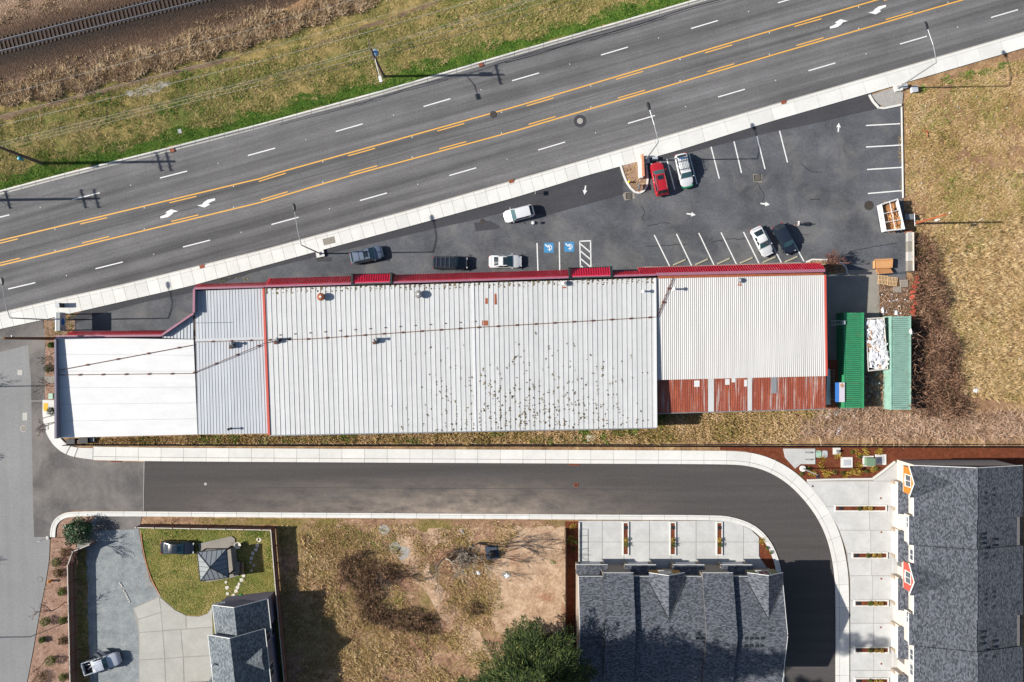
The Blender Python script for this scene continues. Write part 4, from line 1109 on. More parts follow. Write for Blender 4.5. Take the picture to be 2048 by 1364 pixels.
def townrow(label, F, length, blocks, garages, gables, depth, roofmat, gabmat, wallmats, vents, loc, garmat='trim_white', eave=5.4, ridge=7.55):
    t = thing('townhouse_row', label, 'townhouse row', loc)
    run = depth / 2
    slope = (ridge - eave) / run
    # body
    part(F, t, 'wall', wallmats[0], .25, length - .25, -depth + .33, -.42, 0, eave)
    for (u0, u1, vf, dz, wm) in blocks:
        za = eave + dz; zr = za + slope * (run + vf)
        e = .0
        f0, f1 = F(u0, vf, za), F(u1, vf, za)
        r0, r1 = F(u0, -run, zr), F(u1, -run, zr)
        b0, b1 = F(u0, -depth, za), F(u1, -depth, za)
        rp = roofpart(t, 'roof', roofmat, [f0, f1, r1, r0]); roofpart(t, 'roof', roofmat, [r0, r1, b1, b0])
        # ridge cap, fascia, side cheeks
        up = Vector((0, 0, .03))
        MB().slab([F(u0, -run + .16, zr - .03) + up, F(u1, -run + .16, zr - .03) + up, F(u1, -run, zr + .02) + up, F(u0, -run, zr + .02) + up], .06).build('ridge_cap', roofmat, rp)
        part(F, rp, 'fascia', 'trim_white', u0, u1, vf, vf + .05, za - .2, za - .01)
        part(F, t, 'wall', wm, u0 + .05, u1 - .05, -depth + .6, vf - .35, 0, za - .12)
        for uu in (u0 + .06, u1 - .06):
            g_ = [F(uu, vf - .3, za - .15 + .0), F(uu, -run, zr - .17), F(uu, -depth + .3, za - .15)]
            m_ = MB(); d_ = F.u * .03
            m_.add([tuple(p - d_) for p in g_] + [tuple(p + d_) for p in g_], [(0, 1, 2), (5, 4, 3), (0, 3, 4, 1), (1, 4, 5, 2), (2, 5, 3, 0)])
            m_.build('gable_wall', wallmats[0], t)
        for uu in [q for q in (u0, u1) if q < .02 or q > length - .02]:
            m_ = MB(); d_ = F.u * .035; dn = Vector((0, 0, .17)); o_ = Vector((0, 0, .01))
            for a, b in ((F(uu, vf, za), F(uu, -run, zr)), (F(uu, -run, zr), F(uu, -depth, za))):
                m_.slab([a - d_ + o_, a + d_ + o_, b + d_ + o_, b - d_ + o_], .18)
            m_.build('rake_board', 'trim_white', rp)
    for gi, u in enumerate(garages):
        w = 2.1
        part(F, t, 'wall', wallmats[1], u - w, u + w, -.35, .45, 0, 2.75)
        gd = part(F, t, 'garage_door', garmat, u - 1.45, u + 1.45, .45, .5, .1, 2.3)
        for k in range(4): part(F, gd, 'door_panel', garmat, u - 1.38, u + 1.38, .49, .525, .16 + k * .53, .16 + k * .53 + .49)
        for sg in (-1, 1): part(F, t, 'pier', 'wall_greige', u + sg * 1.85 - .2, u + sg * 1.85 + .2, .45, .6, 0, 1.2)
        a, b = F(u - w - .1, .85, 2.8), F(u + w + .1, .85, 2.8); c, d = F(u + w + .1, -.33, 3.35), F(u - w - .1, -.33, 3.35)
        pr = roofpart(t, 'porch_roof', roofmat, [a, b, c, d], .14)
        part(F, pr, 'fascia', 'trim_white', u - w - .1, u + w + .1, .85, .91, 2.6, 2.8)
        # entry door in the recess beside the garage
        dr = part(F, t, 'entry_door', 'wall_dark', u + w + .35, u + w + 1.25, -.35, -.29, .1, 2.2)
        part(F, dr, 'handle', 'grey_metal', u + w + .45, u + w + .5, -.3, -.24, 1.0, 1.15)
        part(F, t, 'step', 'concrete_drive', u + w + .15, u + w + 2.3, -.33, .3, .05, .2)
    for i, (u, hw, vf, za, zr, mat) in enumerate(gables):
        # projecting gable: coloured front, window, two slopes running back into the main roof
        part(F, t, 'bay_wall', wallmats[1], u - hw + .35, u + hw - .35, -.4, vf - .3, 2.7, za - .1)
        m_ = MB(); a, b, c = F(u - hw + .35, vf - .3, za - .1), F(u + hw - .35, vf - .3, za - .1), F(u, vf - .3, zr - .25)
        lo0, lo1 = F(u - hw + .35, vf - .3, 3.3), F(u + hw - .35, vf - .3, 3.3); d_ = F.v * .05
        pts = [lo0, lo1, b, c, a]
        m_.add([tuple(p) for p in pts] + [tuple(p + d_) for p in pts], [(5, 6, 7, 8, 9), (4, 3, 2, 1, 0)] + [(k, (k + 1) % 5, 5 + (k + 1) % 5, 5 + k) for k in range(5)])
        gf = m_.build('gable_front', mat, t)
        wd = window(F, t, u - .75, u + .75, vf - .25, 4.05, 5.35)
        part(F, t, 'vent_plate', 'trim_white', u - .28, u + .28, vf - .25, vf - .2, 3.6, 3.8)
        back = (zr - eave) / slope
        bk = F(u, -back - .1, zr + .0)
        yb = (za - eave) / slope
        L0, R0 = F(u - hw, vf, za), F(u + hw, vf, za); A0 = F(u, vf, zr)
        L1, R1 = F(u - hw, -yb - .05, za + .02), F(u + hw, -yb - .05, za + .02)
        gr = roofpart(t, 'gable_roof', roofmat if True else None, [L0, A0, bk, L1], .12); roofpart(t, 'gable_roof', roofmat, [A0, R0, R1, bk], .12)
        for q_ in (L1, R1): MB().tube([q_ + Vector((0, 0, .03)), bk + Vector((0, 0, .03))], .07, 4).build('valley', 'dark_metal', gr)
        for a, b in ((L0, A0), (A0, R0)):
            m_ = MB(); dv = F.v * .06; up = Vector((0, 0, .02)); m_.slab([a + up, b + up, b + dv + up, a + dv + up], .22); m_.build('barge_board', 'trim_white', gr)
    for (u, v) in vents:
        zz = eave + slope * (-v if v > -run else depth + v) + .02
        a = F(u, v, zz + .1)
        MB().obox((a.x, a.y, a.z - .03), (.34, .34, .14), 0).build('roof_vent', 'dark_metal', t)
    return t

# lower row: facade towards the lane (north)
FB = Frame((P(1157, 1153, 5.4).x, -32.05, 0), (1, 0, 0), (0, 1, 0))
ux = lambda px, z=5.5: P(px, 0, z).x - FB.o.x
rowB = townrow('slate roofed townhouse row at the bottom with orange brown dormers', FB, ux(1565), [
    (0, ux(1206), 0, 0, 'wall_greige'), (ux(1206), ux(1266), .6, .42, 'wall_greige'), (ux(1266) + .01, ux(1404), 0, 0, 'wall_greige'), (ux(1404), ux(1464.5), .6, .42, 'wall_greige'), (ux(1464.5) + .01, ux(1565), 0, .02, 'wall_greige')],
    [ux(1184, 3), ux(1281, 3), ux(1378, 3), ux(1474, 3)],
    [(ux(1333.5), 2.42, .55, 5.6, 6.95, 'siding_ochre'), (ux(1530.5), 2.42, .55, 5.6, 6.95, 'siding_olive')],
    14.6, 'shingle_x', None, ['wall_dark', 'wall_greige'],
    [(ux(x, 7), -6.9) for x in (1221, 1231, 1241)] + [(ux(x, 7), -6.9) for x in (1424, 1434, 1444)] + [(ux(x, 7), -7.6) for x in (1490, 1500, 1510, 1522)] + [(ux(x, 7), -8.7) for x in (1490, 1501, 1512, 1522)] + [(ux(x, 7), -7.6) for x in (1392, 1402, 1413)],
    (ux(1360) + FB.o.x, -39, 0))
# right row: facade towards the drives (west)
FR = Frame((54.64, -16.9, 0), (0, -1, 0), (-1, 0, 0))
uy = lambda py, z=5.5: -P(0, py, z).y - 16.9
rowR = townrow('slate roofed townhouse row at the right edge with orange and red dormers', FR, 36.0, [
    (0, uy(1033), 0, .12, 'wall_cream'), (uy(1033) + .01, uy(1091), .5, -.22, 'wall_cream'), (uy(1091) + .01, uy(1229), 0, .12, 'wall_cream'), (uy(1229) + .01, uy(1292), .5, -.22, 'wall_cream'), (uy(1292) + .01, 36, 0, .12, 'wall_cream')],
    [21.9 - 16.9, 28.6 - 16.9, 35.3 - 16.9, 42.0 - 16.9, 48.7 - 16.9],
    [(19.15 - 16.9, 2.15, .6, 5.5, 6.9, 'siding_orange'), (32.4 - 16.9, 2.2, .6, 5.5, 6.9, 'siding_red')],
    14.8, 'shingle_y', None, ['wall_dark', 'wall_cream'],
    [(uy(y, 7), -8.0) for y in (1067, 1076, 1086, 1262, 1274, 1286)] + [(uy(y, 7), -8.6) for y in (1095, 1106, 1114, 1187, 1197, 1208)] + [(uy(y, 7), -8.6) for y in (985, 996, 1006, 1300, 1310)] + [(uy(y, 7), -9.9) for y in (978, 990, 1010, 1080, 1092, 1112, 1184, 1194, 1213, 1284, 1296, 1314)],
    (62, -34, 0))
for yy, z0 in ((1045, 3.9), (1110, 3.9), (1140, 3.9), (1235, 3.9), (1310, 3.9), (1340, 3.9)):
    u = uy(yy, 4.5); blk_v = .2 if 1033 < yy < 1091 or 1229 < yy < 1292 else -.3
    window(FR, rowR, u - .7, u + .7, blk_v + .0, 4.0, 5.0)

# house at the lower left
house = thing('house', 'grey two storey house with slate gable roofs inside the wooden fence', 'house', (-37, -43, 0))
e1, r1, e2, r2 = 4.5, 6.85, 5.5, 7.95
a = [P(424.8, 1212.4, e1), P(468, 1217, r1), P(534.6, 1201, e1), P(540.5, 1253.5, e1), P(473.5, 1268.5, r1), P(430.5, 1264.5, e1)]
# make it a true rectangle turned slightly
c1 = (a[0] + a[2]) / 2
ang = math.radians(6.3)
uX = Vector((math.cos(ang), math.sin(ang), 0)); uY = Vector((-math.sin(ang), math.cos(ang), 0))
def gable_house(o, w, l, ez, rz, mat, wallmat, nm='roof', over=.3):
    """o: north end of the ridge; the ridge runs along -uY"""
    o = Vector((o.x, o.y, 0)); n0 = o + uY * 0; s0 = o - uY * l
    Z = lambda p, z: Vector((p.x, p.y, z))
    w2 = w / 2
    slope = (rz - ez) / w2
    west = roofpart(house, nm, mat, [Z(n0, rz), Z(s0, rz), Z(s0 - uX * w2, ez), Z(n0 - uX * w2, ez)], .16)
    roofpart(house, nm, mat, [Z(n0, rz), Z(n0 + uX * w2, ez), Z(s0 + uX * w2, ez), Z(s0, rz)], .16)
    wi = w2 - .35; m_ = MB(); i0 = n0 - uY * .25; i1 = s0 + uY * .25; zt = ez + slope * .35 - .18; zr_ = rz - .18
    vs = [Z(i0 - uX * wi, 0), Z(i0 + uX * wi, 0), Z(i1 + uX * wi, 0), Z(i1 - uX * wi, 0), Z(i0 - uX * wi, zt), Z(i0 + uX * wi, zt), Z(i1 + uX * wi, zt), Z(i1 - uX * wi, zt), Z(i0, zr_), Z(i1, zr_)]
    m_.add([tuple(v) for v in vs], [(0, 4, 8, 5, 1), (1, 5, 6, 2), (2, 6, 9, 7, 3), (3, 7, 4, 0), (4, 7, 9, 8), (5, 8, 9, 6)])
    wl = m_.build('wall', wallmat, house)
    for sg in (-1, 1):
        m_ = MB(); A, B = Z(n0 + uX * sg * w2, ez), Z(s0 + uX * sg * w2, ez); d = uX * sg * .08
        m_.slab([A, B, B + d, A + d], .16); m_.build('gutter', 'trim_white', west)
        m_ = MB(); A, B = Z(n0, rz + .01), Z(n0 + uX * sg * w2, ez + .01); d = uY * .06
        m_.slab([A, B, B + d, A + d], .2); m_.build('barge_board', 'trim_white', west)
    return wl
nr = P(468, 1216, r1); w1 = (P(534.6, 1201, e1) - P(424.8, 1212.4, e1)).length
gable_house(nr, w1, 4.2, e1, r1, 'shingle_house', 'wall_purple')
nr2 = P(460, 1277.5, r2); w2_ = 7.75
gable_house(nr2, w2_, 12.0, e2, r2, 'shingle_house', 'wall_purple')
# east dormer gable
rz = 7.1; Zp = lambda px, py, z: P(px, py, z)
R0, R1 = Zp(478, 1327.5, rz), Zp(524, 1322, rz)
NA, NB = Zp(505.5, 1292, 5.55), Zp(524, 1289.5, 5.55); SA, SB = Zp(512, 1346, 5.55), Zp(530.5, 1344, 5.55)
dm = roofpart(house, 'dormer_roof', 'shingle_house', [R0, R1, NB, NA], .12); roofpart(house, 'dormer_roof', 'shingle_house', [R0, SA, SB, R1], .12)
m_ = MB(); d = uX * .35
pts = [NB - d - uY * .3, SB - d + uY * .3]
g5 = [Vector((pts[0].x, pts[0].y, 0)), Vector((pts[1].x, pts[1].y, 0)), Vector((pts[1].x, pts[1].y, 5.5)), Vector((R1.x - d.x, R1.y - d.y, rz - .15)), Vector((pts[0].x, pts[0].y, 5.5))]
m_.add([tuple(p) for p in g5] + [tuple(p - uX * 2.5) for p in g5], [(0, 1, 2, 3, 4), (9, 8, 7, 6, 5)] + [(k, (k + 1) % 5, 5 + (k + 1) % 5, 5 + k) for k in range(5)])
m_.build('dormer_wall', 'wall_purple', house)
for A, B in ((NA, NB), (SA, SB)):
    m_ = MB(); up = Vector((0, 0, .03)); m_.slab([A + up, B + up, B + up - uY * .09, A + up - uY * .09], .12); m_.build('fascia', 'trim_white', dm)
def wall_window(c, w, z0, z1, side=uX):
    c = Vector((c.x, c.y, 0)); al = Vector((-side.y, side.x, 0)); m_ = MB()
    def bx(a, b, lo, hi, o0, o1):
        q = [c + al * a + side * o0, c + al * b + side * o0, c + al * b + side * o1, c + al * a + side * o1]
        return MB().prism([(p.x, p.y) for p in q], lo, hi)
    f = bx(-w / 2 - .1, w / 2 + .1, z0 - .1, z1 + .1, 0, .06).build('window', 'trim_white', house)
    bx(-w / 2, -.04, z0, z1, .03, .075).build('pane', 'glass_window', f); bx(.04, w / 2, z0, z1, .03, .075).build('pane', 'glass_window', f)
ew = Vector((nr2.x, nr2.y, 0)) + uX * (w2_ / 2 - .34)
wall_window(ew - uY * 1.4, 1.7, 2.9, 4.3); wall_window(ew - uY * 1.4, 1.7, .8, 2.0); wall_window(ew - uY * 6.3, 1.7, 2.9, 4.3)
q = P(428, 1328, 6.0); MB().lathe(q.x, q.y, [(.12, 5.6), (.12, 6.6), (.2, 6.62), (.04, 6.8)], 10).build('vent_pipe', 'white_metal', house)
roofpart(house, 'porch_roof', 'shingle_house', [P(424, 1352, 5.0), P(470, 1372, 5.0), P(448, 1400, 3.6), P(398, 1392, 3.6)], .14)
roofpart(house, 'porch_roof', 'shingle_house', [P(425, 1209, 3.0) + Vector((0, .1, 0)), P(450, 1203, 3.0), P(452, 1212, 3.4), P(426, 1216, 3.4)], .1)

# pavilion with a hipped metal roof
pad = tag(MB().prism(G([(397, 1087), (463, 1072), (470, 1077), (478, 1151), (459, 1156), (412, 1164)]), -.1, .1).build('patio_slab', 'concrete_old'), 'weathered concrete patio slab under the hip roofed pavilion', 'patio')
gz = thing('pavilion', 'square open pavilion with four sided grey metal hip roof on the lawn', 'pavilion', P(427, 1130, 0).to_tuple())
gc = [P(394.5, 1104, 2.6), P(453.4, 1098, 2.6), P(458, 1155, 2.6), P(400.7, 1162, 2.6)]; ap = sum(gc, Vector()) / 4; ap.z = 3.9
for i in range(4):
    A, B = gc[i], gc[(i + 1) % 4]
    fc = MB().slab([A, B, ap], .06).build('roof_face', 'solar_grey', gz)
    n_ = 6
    for k in range(1, n_):
        t = k / n_; b0 = lerp(A, B, t); tt = min(t, 1 - t) * 2
        top = lerp(b0, lerp((A + B) / 2, ap, 1) + (b0 - (A + B) / 2) * (1 - tt) * 0, 1)
        side = A if t < .5 else B
        top = lerp(side, ap, tt) if t != .5 else ap
        MB().tube([b0 + Vector((0, 0, .02)), top + Vector((0, 0, .02))], .022, 4).build('seam', 'dark_metal', fc)
    MB().tube([A + Vector((0, 0, .03)), ap + Vector((0, 0, .03))], .055, 5).build('hip_cap', 'dark_metal', gz)
    MB().tube([A, B], .07, 4).build('eave_beam', 'dark_metal', gz)
    pp = lerp(A, ap, .12); MB().box(pp.x - .09, pp.x + .09, pp.y - .09, pp.y + .09, 0, 2.62).build('post', 'dark_metal', gz)
# ================================================================== RAILWAY
rail = thing('railway_track', 'dark wooden sleepers and two steel rails across the top left corner', 'railway track', P(200, 42).to_tuple())
ra0, ra1 = P(-170, 125.5), P(560, -62); rb0, rb1 = P(-170, 146), P(560, -38)
tie_me = None
d = (ra1 - ra0).normalized(); angr = math.atan2(d.y, d.x); L = (ra1 - ra0).length
nt = int(L / .6)
for i in range(nt):
    c_ = (ra0 + rb0) / 2 + d * (i * .6)
    if tie_me is None:
        o = MB().box(-.12, .12, -1.3, 1.3, -.15, .06).build('sleeper', 'tie_wood', rail)
        for v in o.data.vertices: v.co += ORG[rail.name]
        tie_me = o.data
    else:
        o = bpy.data.objects.new('sleeper', tie_me); COL.objects.link(o); o.parent = rail
    rr = random.Random(i)
    o.location = c_ - ORG[rail.name] + Vector((0, rr.uniform(-.03, .03), .02)); o.rotation_euler = (0, 0, angr + rr.uniform(-.02, .02))
for a, b in ((ra0, ra1), (rb0, rb1)):
    n_ = Vector((-d.y, d.x, 0)); m_ = MB()
    for w, z0, z1 in ((.13, .08, .1), (.02, .1, .2), (.045, .2, .25)):
        m_.prism([tuple((a - n_ * w / 1)[:2]), tuple((b - n_ * w / 1)[:2]), tuple((b + n_ * w / 1)[:2]), tuple((a + n_ * w / 1)[:2])], z0, z1)
    m_.build('rail', 'steel_rail', rail)

# ================================================================== POLES, LAMPS, WIRES
def street_lamp(label, base, head, h=10.5, pole_r=.11, block=True, mat='grey_metal', arm_z=.5):
    g0 = P(*base); t = thing('street_lamp', label, 'street lamp', g0.to_tuple(), group='tall lamps along the main road')
    if block:
        MB().obox((g0.x, g0.y, .12), (1.15, 1.0, .35), .2).build('footing', 'concrete_pale', t)
    MB().tube([g0, g0 + Vector((0, 0, h))], [pole_r, pole_r * .6], 10).build('pole', mat, t)
    MB().lathe(g0.x, g0.y, [(.26, .1), (.26, .34), (.12, .42)], 12).build('base_cover', mat, t)
    hd = P(head[0], head[1], h + arm_z)
    top = g0 + Vector((0, 0, h - .05)); mid = lerp(top, hd, .5) + Vector((0, 0, .28))
    MB().tube([top, lerp(top, mid, .5) + Vector((0, 0, .06)), mid, hd], [.06, .055, .05, .045], 7).build('arm', mat, t)
    dd = (hd - top); dd.z = 0; dd.normalize(); a = math.atan2(dd.y, dd.x)
    m_ = MB(); prof = [(-.15, .07), (.1, .2), (.5, .26), (.8, .2), (.95, .06)]
    vs = []; fs = []
    for (u, w) in prof:
        for k in range(8):
            an = 2 * PI * k / 8
            vs.append(tuple(hd + dd * u + Vector((-dd.y, dd.x, 0)) * w * math.cos(an) + Vector((0, 0, 1)) * w * .55 * math.sin(an)))
    for i in range(len(prof) - 1):
        for k in range(8): fs.append((i * 8 + k, i * 8 + (k + 1) % 8, (i + 1) * 8 + (k + 1) % 8, (i + 1) * 8 + k))
    fs += [tuple(range(8))[::-1], tuple(range(32, 40))]
    lh = m_.add(vs, fs).build('lamp_head', 'dark_metal', t)
    return t
street_lamp('tall grey street lamp at the left edge with its arm over the road', (112, 640), (5, 569), block=False)
street_lamp('tall grey street lamp whose shadow falls across the dark grey car', (641, 507.5), (589, 421))
street_lamp('tall grey street lamp rising behind the red car', (1290, 321), (1299, 218))
street_lamp('tall grey street lamp at the top right beside two utility boxes', (1795, 176), (1855, 57))
street_lamp('tall lamp outside the left frame casting the upper pole shadow on the old street', (-133, 775), (-160, 790), block=False)
street_lamp('tall lamp outside the left frame casting the lower pole shadow on the old street', (-165, 1277), (-190, 1290), block=False)
g0 = P(1605, 937); t = thing('lane_lamp', 'short lamp post on a round white footing in the mulch bed', 'street lamp', g0.to_tuple())
MB().lathe(g0.x, g0.y, [(.44, -.1), (.44, .25), (.4, .28)], 20).build('footing', 'concrete_pale', t)
MB().tube([g0 + Vector((0, 0, .2)), g0 + Vector((0, 0, 5.6))], [.09, .06], 8).build('pole', 'grey_metal', t)
MB().obox((g0.x + .1, g0.y - .2, 5.65), (.45, .4, .14), .6).build('lamp_head', 'dark_metal', t)

def utility_pole(label, base, h, arms, r_=.19, mat='wood_pole_grey', lamp=None, can=None, arm_rot=None, name='utility_pole'):
    g0 = P(*base); t = thing(name, label, 'utility pole', g0.to_tuple(), group='wooden utility poles')
    MB().tube([g0 - Vector((0, 0, .3)), g0 + Vector((0, 0, h))], [r_, r_ * .7], 10).build('pole', mat, t)
    rot = math.radians(105) if arm_rot is None else arm_rot
    for z, l in arms:
        ca = MB().obox((g0.x, g0.y, z), (l, .13, .16), rot).build('crossarm', mat, t)
        for k in (-1, -.5, .5, 1):
            q = g0 + Vector((math.cos(rot), math.sin(rot), 0)) * l / 2 * .92 * k
            MB().lathe(q.x, q.y, [(.03, z + .08), (.06, z + .14), (.06, z + .26), (.02, z + .3)], 8).build('insulator', 'insulator', ca)
        for sg in (-1, 1):
            q = g0 + Vector((math.cos(rot), math.sin(rot), 0)) * l * .35 * sg
            MB().tube([(q.x, q.y, z - .05), (g0.x, g0.y, z - .8)], .025, 4).build('brace', 'dark_metal', ca)
    if can:
        z, dx, dy, mt, rr, hh = can
        MB().lathe(g0.x + dx, g0.y + dy, [(rr, z), (rr, z + hh), (rr * .8, z + hh + .06), (.05, z + hh + .1)], 14).build('transformer', mt, t)
    if lamp:
        (lx, ly), z0, z1 = lamp
        hd = P(lx, ly, z1); s0 = g0 + Vector((0, 0, z0))
        MB().tube([s0, lerp(s0, hd, .5) + Vector((0, 0, .25)), hd], .05, 7).build('lamp_arm', 'white_metal', t)
        dd = hd - s0; dd.z = 0; dd.normalize()
        MB().obox(tuple(hd + dd * .3), (.8, .4, .2), math.atan2(dd.y, dd.x)).build('lamp_head', 'white_metal', t)
    return t
utility_pole('dark utility pole leaning out of the left edge above the verge', (85, 327), 12.3, [(10.8, 2.8), (11.7, 2.8)], .24, 'wood_pole_grey', can=(4.6, -.1, -.45, 'teal', .25, .7))
utility_pole('utility pole with pale lamp arm standing in the verge', (768, 153), 11.1, [(10.6, 2.9)], .2, 'wood_pole_grey', lamp=((759.5, 154), 7.6, 8.2), can=(8.7, .42, .1, 'transformer', .32, .9))
utility_pole('utility pole beyond the top edge throwing a lamp shadow on the road', (1459, -34), 11.1, [(10.6, 2.9)], .2, 'wood_pole_grey', lamp=((1462, -62), 7.6, 8.2))
utility_pole('utility pole beyond the left edge throwing crossarm shadows on the road', (-62, 401), 12.1, [(3.6, 2.6), (10.6, 2.8), (11.8, 2.8)], .22)
utility_pole('dark utility pole lying across the old street view beside the white roof', (113, 677), 11.8, [], .22, 'wood_pole', can=(9.6, -.1, .3, 'white_metal', .14, .4))
utility_pole('reddish wooden pole by the trash trailer with a long shadow', (1830, 447), 8.2, [], .17, 'wood_pole_red', can=(5.2, .2, -.35, 'white_metal', .16, .4))

def wire(label, pts, z, r_=.022, mat='wire', sag=.6):
    W = []
    for (a, b) in zip(pts, pts[1:]):
        for k in range(12):
            t_ = k / 12; zz = z - sag * 4 * t_ * (1 - t_)
            W.append(P(a[0] + (b[0] - a[0]) * t_, a[1] + (b[1] - a[1]) * t_, zz))
    W.append(P(pts[-1][0], pts[-1][1], z))
    tag(MB().tube(W, r_, 4).build('power_line', mat), label, 'power line', 'overhead lines along the verge')
wire('overhead line crossing the dry brush, farthest from the road', [(-120, 223), (520, 54), (760, -16)], 10.5)
wire('overhead line running over the dirt path', [(-120, 262), (520, 99), (735, 40), (900, -6)], 10.5, .02)
wire('overhead line just below the dirt path, over the pole top', [(-120, 280), (520, 123), (736, 64), (1000, -14)], 11.0, .026)
wire('upper line of the close pair meeting the pole transformer', [(-120, 315), (520, 157), (744, 94), (1120, -20)], 9.4)
wire('lower line of the close pair meeting the pole transformer', [(-120, 322), (520, 162), (746, 98), (1130, -18)], 9.1)
wire('overhead line below the transformer pair', [(-120, 328), (520, 170), (750, 108), (1160, -18)], 8.6, .02)
wire('dark thick cable lowest of the overhead lines', [(520, 180), (752, 115), (1030, 38), (1180, -6)], 7.6, .035, 'wire_dark')
tag(MB().tube([P(10, 676, 11.6), P(-80, 660, 11.4)], .02, 4).build('power_line', 'wire'), 'short overhead line leaving the pole by the white roof', 'power line', 'overhead lines along the verge')

# ================================================================== VEHICLES
def paintmat(name, c, metal=.0, rough=.32):
    n = NT(name, rough, metal, .5); n.col(c)
    n.b.inputs['Coat Weight'].default_value = .8; n.b.inputs['Coat Roughness'].default_value = .06
paintmat('car_white', C(236, 238, 240)); paintmat('car_red', (.36, .012, .02, 1), .2); paintmat('car_black', (.006, .008, .014, 1))
paintmat('car_navy', (.012, .018, .03, 1), .2); paintmat('car_grey', (.13, .16, .21, 1), .3); paintmat('car_silver', C(206, 212, 222), .3); paintmat('car_green', C(30, 140, 90))

def vehicle(label, px, py, ang, Lc, Wc, paint='car_white', kind='sedan', extras=(), roof=None):
    g0 = P(px, py)
    t = thing('parked_car' if kind != 'pickup' else 'pickup_truck', label, 'car' if kind != 'pickup' else 'pickup', (g0.x, g0.y, 0), math.radians(ang) or 1e-5)
    ORG[t.name] = Vector((0, 0, 0))
    prm = {  # fractions of the length from the front: cowl, windscreen top, roof end, rear glass foot; belt, roof and bonnet heights
        'sedan': (.26, .45, .68, .87, .92, 1.44, .80, .96),
        'coupe': (.28, .47, .68, .9, .88, 1.36, .76, .95),
        'suv': (.24, .39, .87, .965, 1.08, 1.72, 1.0, 1.05),
        'boxy': (.27, .34, .945, .985, 1.15, 1.86, 1.08, 1.12),
        'hatch': (.23, .39, .85, .955, .98, 1.52, .86, .98),
        'pickup': (.29, .38, .60, .63, 1.15, 1.80, 1.08, 1.12)}[kind]
    cb, ct, rt, rb, zb, zr, zh, zk = prm
    X = lambda f: Lc * (.5 - f)
    hw = Wc / 2
    st = [0, .012, .03, .06, .1, .15, cb * .8, cb, .42, .6, rb if kind != 'pickup' else .8, min(rb + .04, .93), .9, .95, .975, .992, 1.0]
    st = sorted(set(st))
    def wid(f):
        e = max(0, .16 - f) / .16; e2 = max(0, f - .88) / .12
        return hw * (1 - .42 * e ** 2.6 - .3 * e2 ** 2.6)
    def top(f):
        if f < .05: return .62 + (zh - .14 - .62) * (f / .05) ** .6
        if f < cb: return zh - .14 + (zb - zh + .14) * ((f - .05) / (cb - .05)) ** .7
        if f < rb: return zb + (zk - zb) * (f - cb) / (rb - cb)
        return zk - (.32 * max(0, (f - .95) / .05) ** 1.6)
    def section(f):
        w = wid(f); z = top(f); b = .24 + (.12 if f < .02 or f > .985 else 0)
        pr = [(0, b), (w * .86, b), (w * .97, b + .12), (w, b + (z - b) * .5), (w * .985, b + (z - b) * .78), (w * .93, z - .035), (w * .78, z), (w * .4, z + .025), (0, z + .035)]
        return [(y, zz) for y, zz in pr]
    vs = []; fs = []; npt = 16
    for f in st:
        s_ = section(f); ring = s_ + [(-y, zz) for y, zz in s_[-2:0:-1]]
        vs += [(X(f), y, zz) for y, zz in ring]
    for i in range(len(st) - 1):
        for k in range(npt): fs.append((i * npt + k, i * npt + (k + 1) % npt, (i + 1) * npt + (k + 1) % npt, (i + 1) * npt + k))
    fs += [tuple(range(npt)), tuple(range((len(st) - 1) * npt, len(st) * npt))[::-1]]
    if kind == 'pickup':   # open the bed
        fs2 = []
        for q in fs:
            c_ = np.mean([vs[i] for i in q], axis=0)
            if len(q) == 4 and X(.97) < c_[0] < X(.66) and c_[2] > top(.8) - .02: continue
            fs2.append(q)
        fs = fs2
    body = MB().add(vs, fs).build('body', paint, t, smooth=True)
    md = body.modifiers.new('edge', 'EDGE_SPLIT'); md.split_angle = math.radians(38)
    # cabin
    wb, wt = hw * .9, hw * (.70 if kind in ('sedan', 'coupe') else .77)
    cs_ = [(cb, zb - .02, wb, zb), (ct, zb, wt, zr - .03), ((ct + rt) / 2, zb, wt * 1.02, zr), (rt, zb, wt * .98, zr - .05), (rb, zk - .02, wb * .93, zk)]
    vs = []; fs = []; pn = 9
    for f, z0, w, z1 in cs_:
        hgt = (z1 - zb) / (zr - zb)
        base_w = wb if f < rt + .01 else wb * .96
        for k in range(pn):
            if k == 0: vs.append((X(f), -base_w, z0 - .03))
            elif k == pn - 1: vs.append((X(f), base_w, z0 - .03))
            else:
                y = w * ((k - 1) / (pn - 3) * 2 - 1)
                vs.append((X(f), y, z1 + .055 * (1 - (y / w) ** 2)))
    for i in range(len(cs_) - 1):
        for k in range(pn - 1): fs.append((i * pn + k, i * pn + k + 1, (i + 1) * pn + k + 1, (i + 1) * pn + k))
    cab = MB().add(vs, fs).build('cabin', roof or paint, t, smooth=True)
    md = cab.modifiers.new('edge', 'EDGE_SPLIT'); md.split_angle = math.radians(24)
    def glass(name, f0, z0, w0, f1, z1, w1, n_=6, lift=.02, mat='glass_teal', parent=t):
        vs = []; fs = []
        for r_ in range(3):
            a = r_ / 2.0; f = f0 + (f1 - f0) * a; w = w0 + (w1 - w0) * a; z = z0 + (z1 - z0) * a
            for k in range(n_ + 1):
                y = w * (k / n_ * 2 - 1); vs.append((X(f), y, z + .055 * (1 - (y / max(w, .01)) ** 2) + lift))
        for r_ in range(2):
            for k in range(n_): fs.append((r_ * (n_ + 1) + k, r_ * (n_ + 1) + k + 1, (r_ + 1) * (n_ + 1) + k + 1, (r_ + 1) * (n_ + 1) + k))
        return MB().add(vs, fs).build(name, mat, parent, smooth=True)
    d1 = .1
    glass('windscreen', cb + (ct - cb) * d1, zb + (zr - zb) * d1, wb * .96, ct - (ct - cb) * .04, zr - .05, wt * .97)
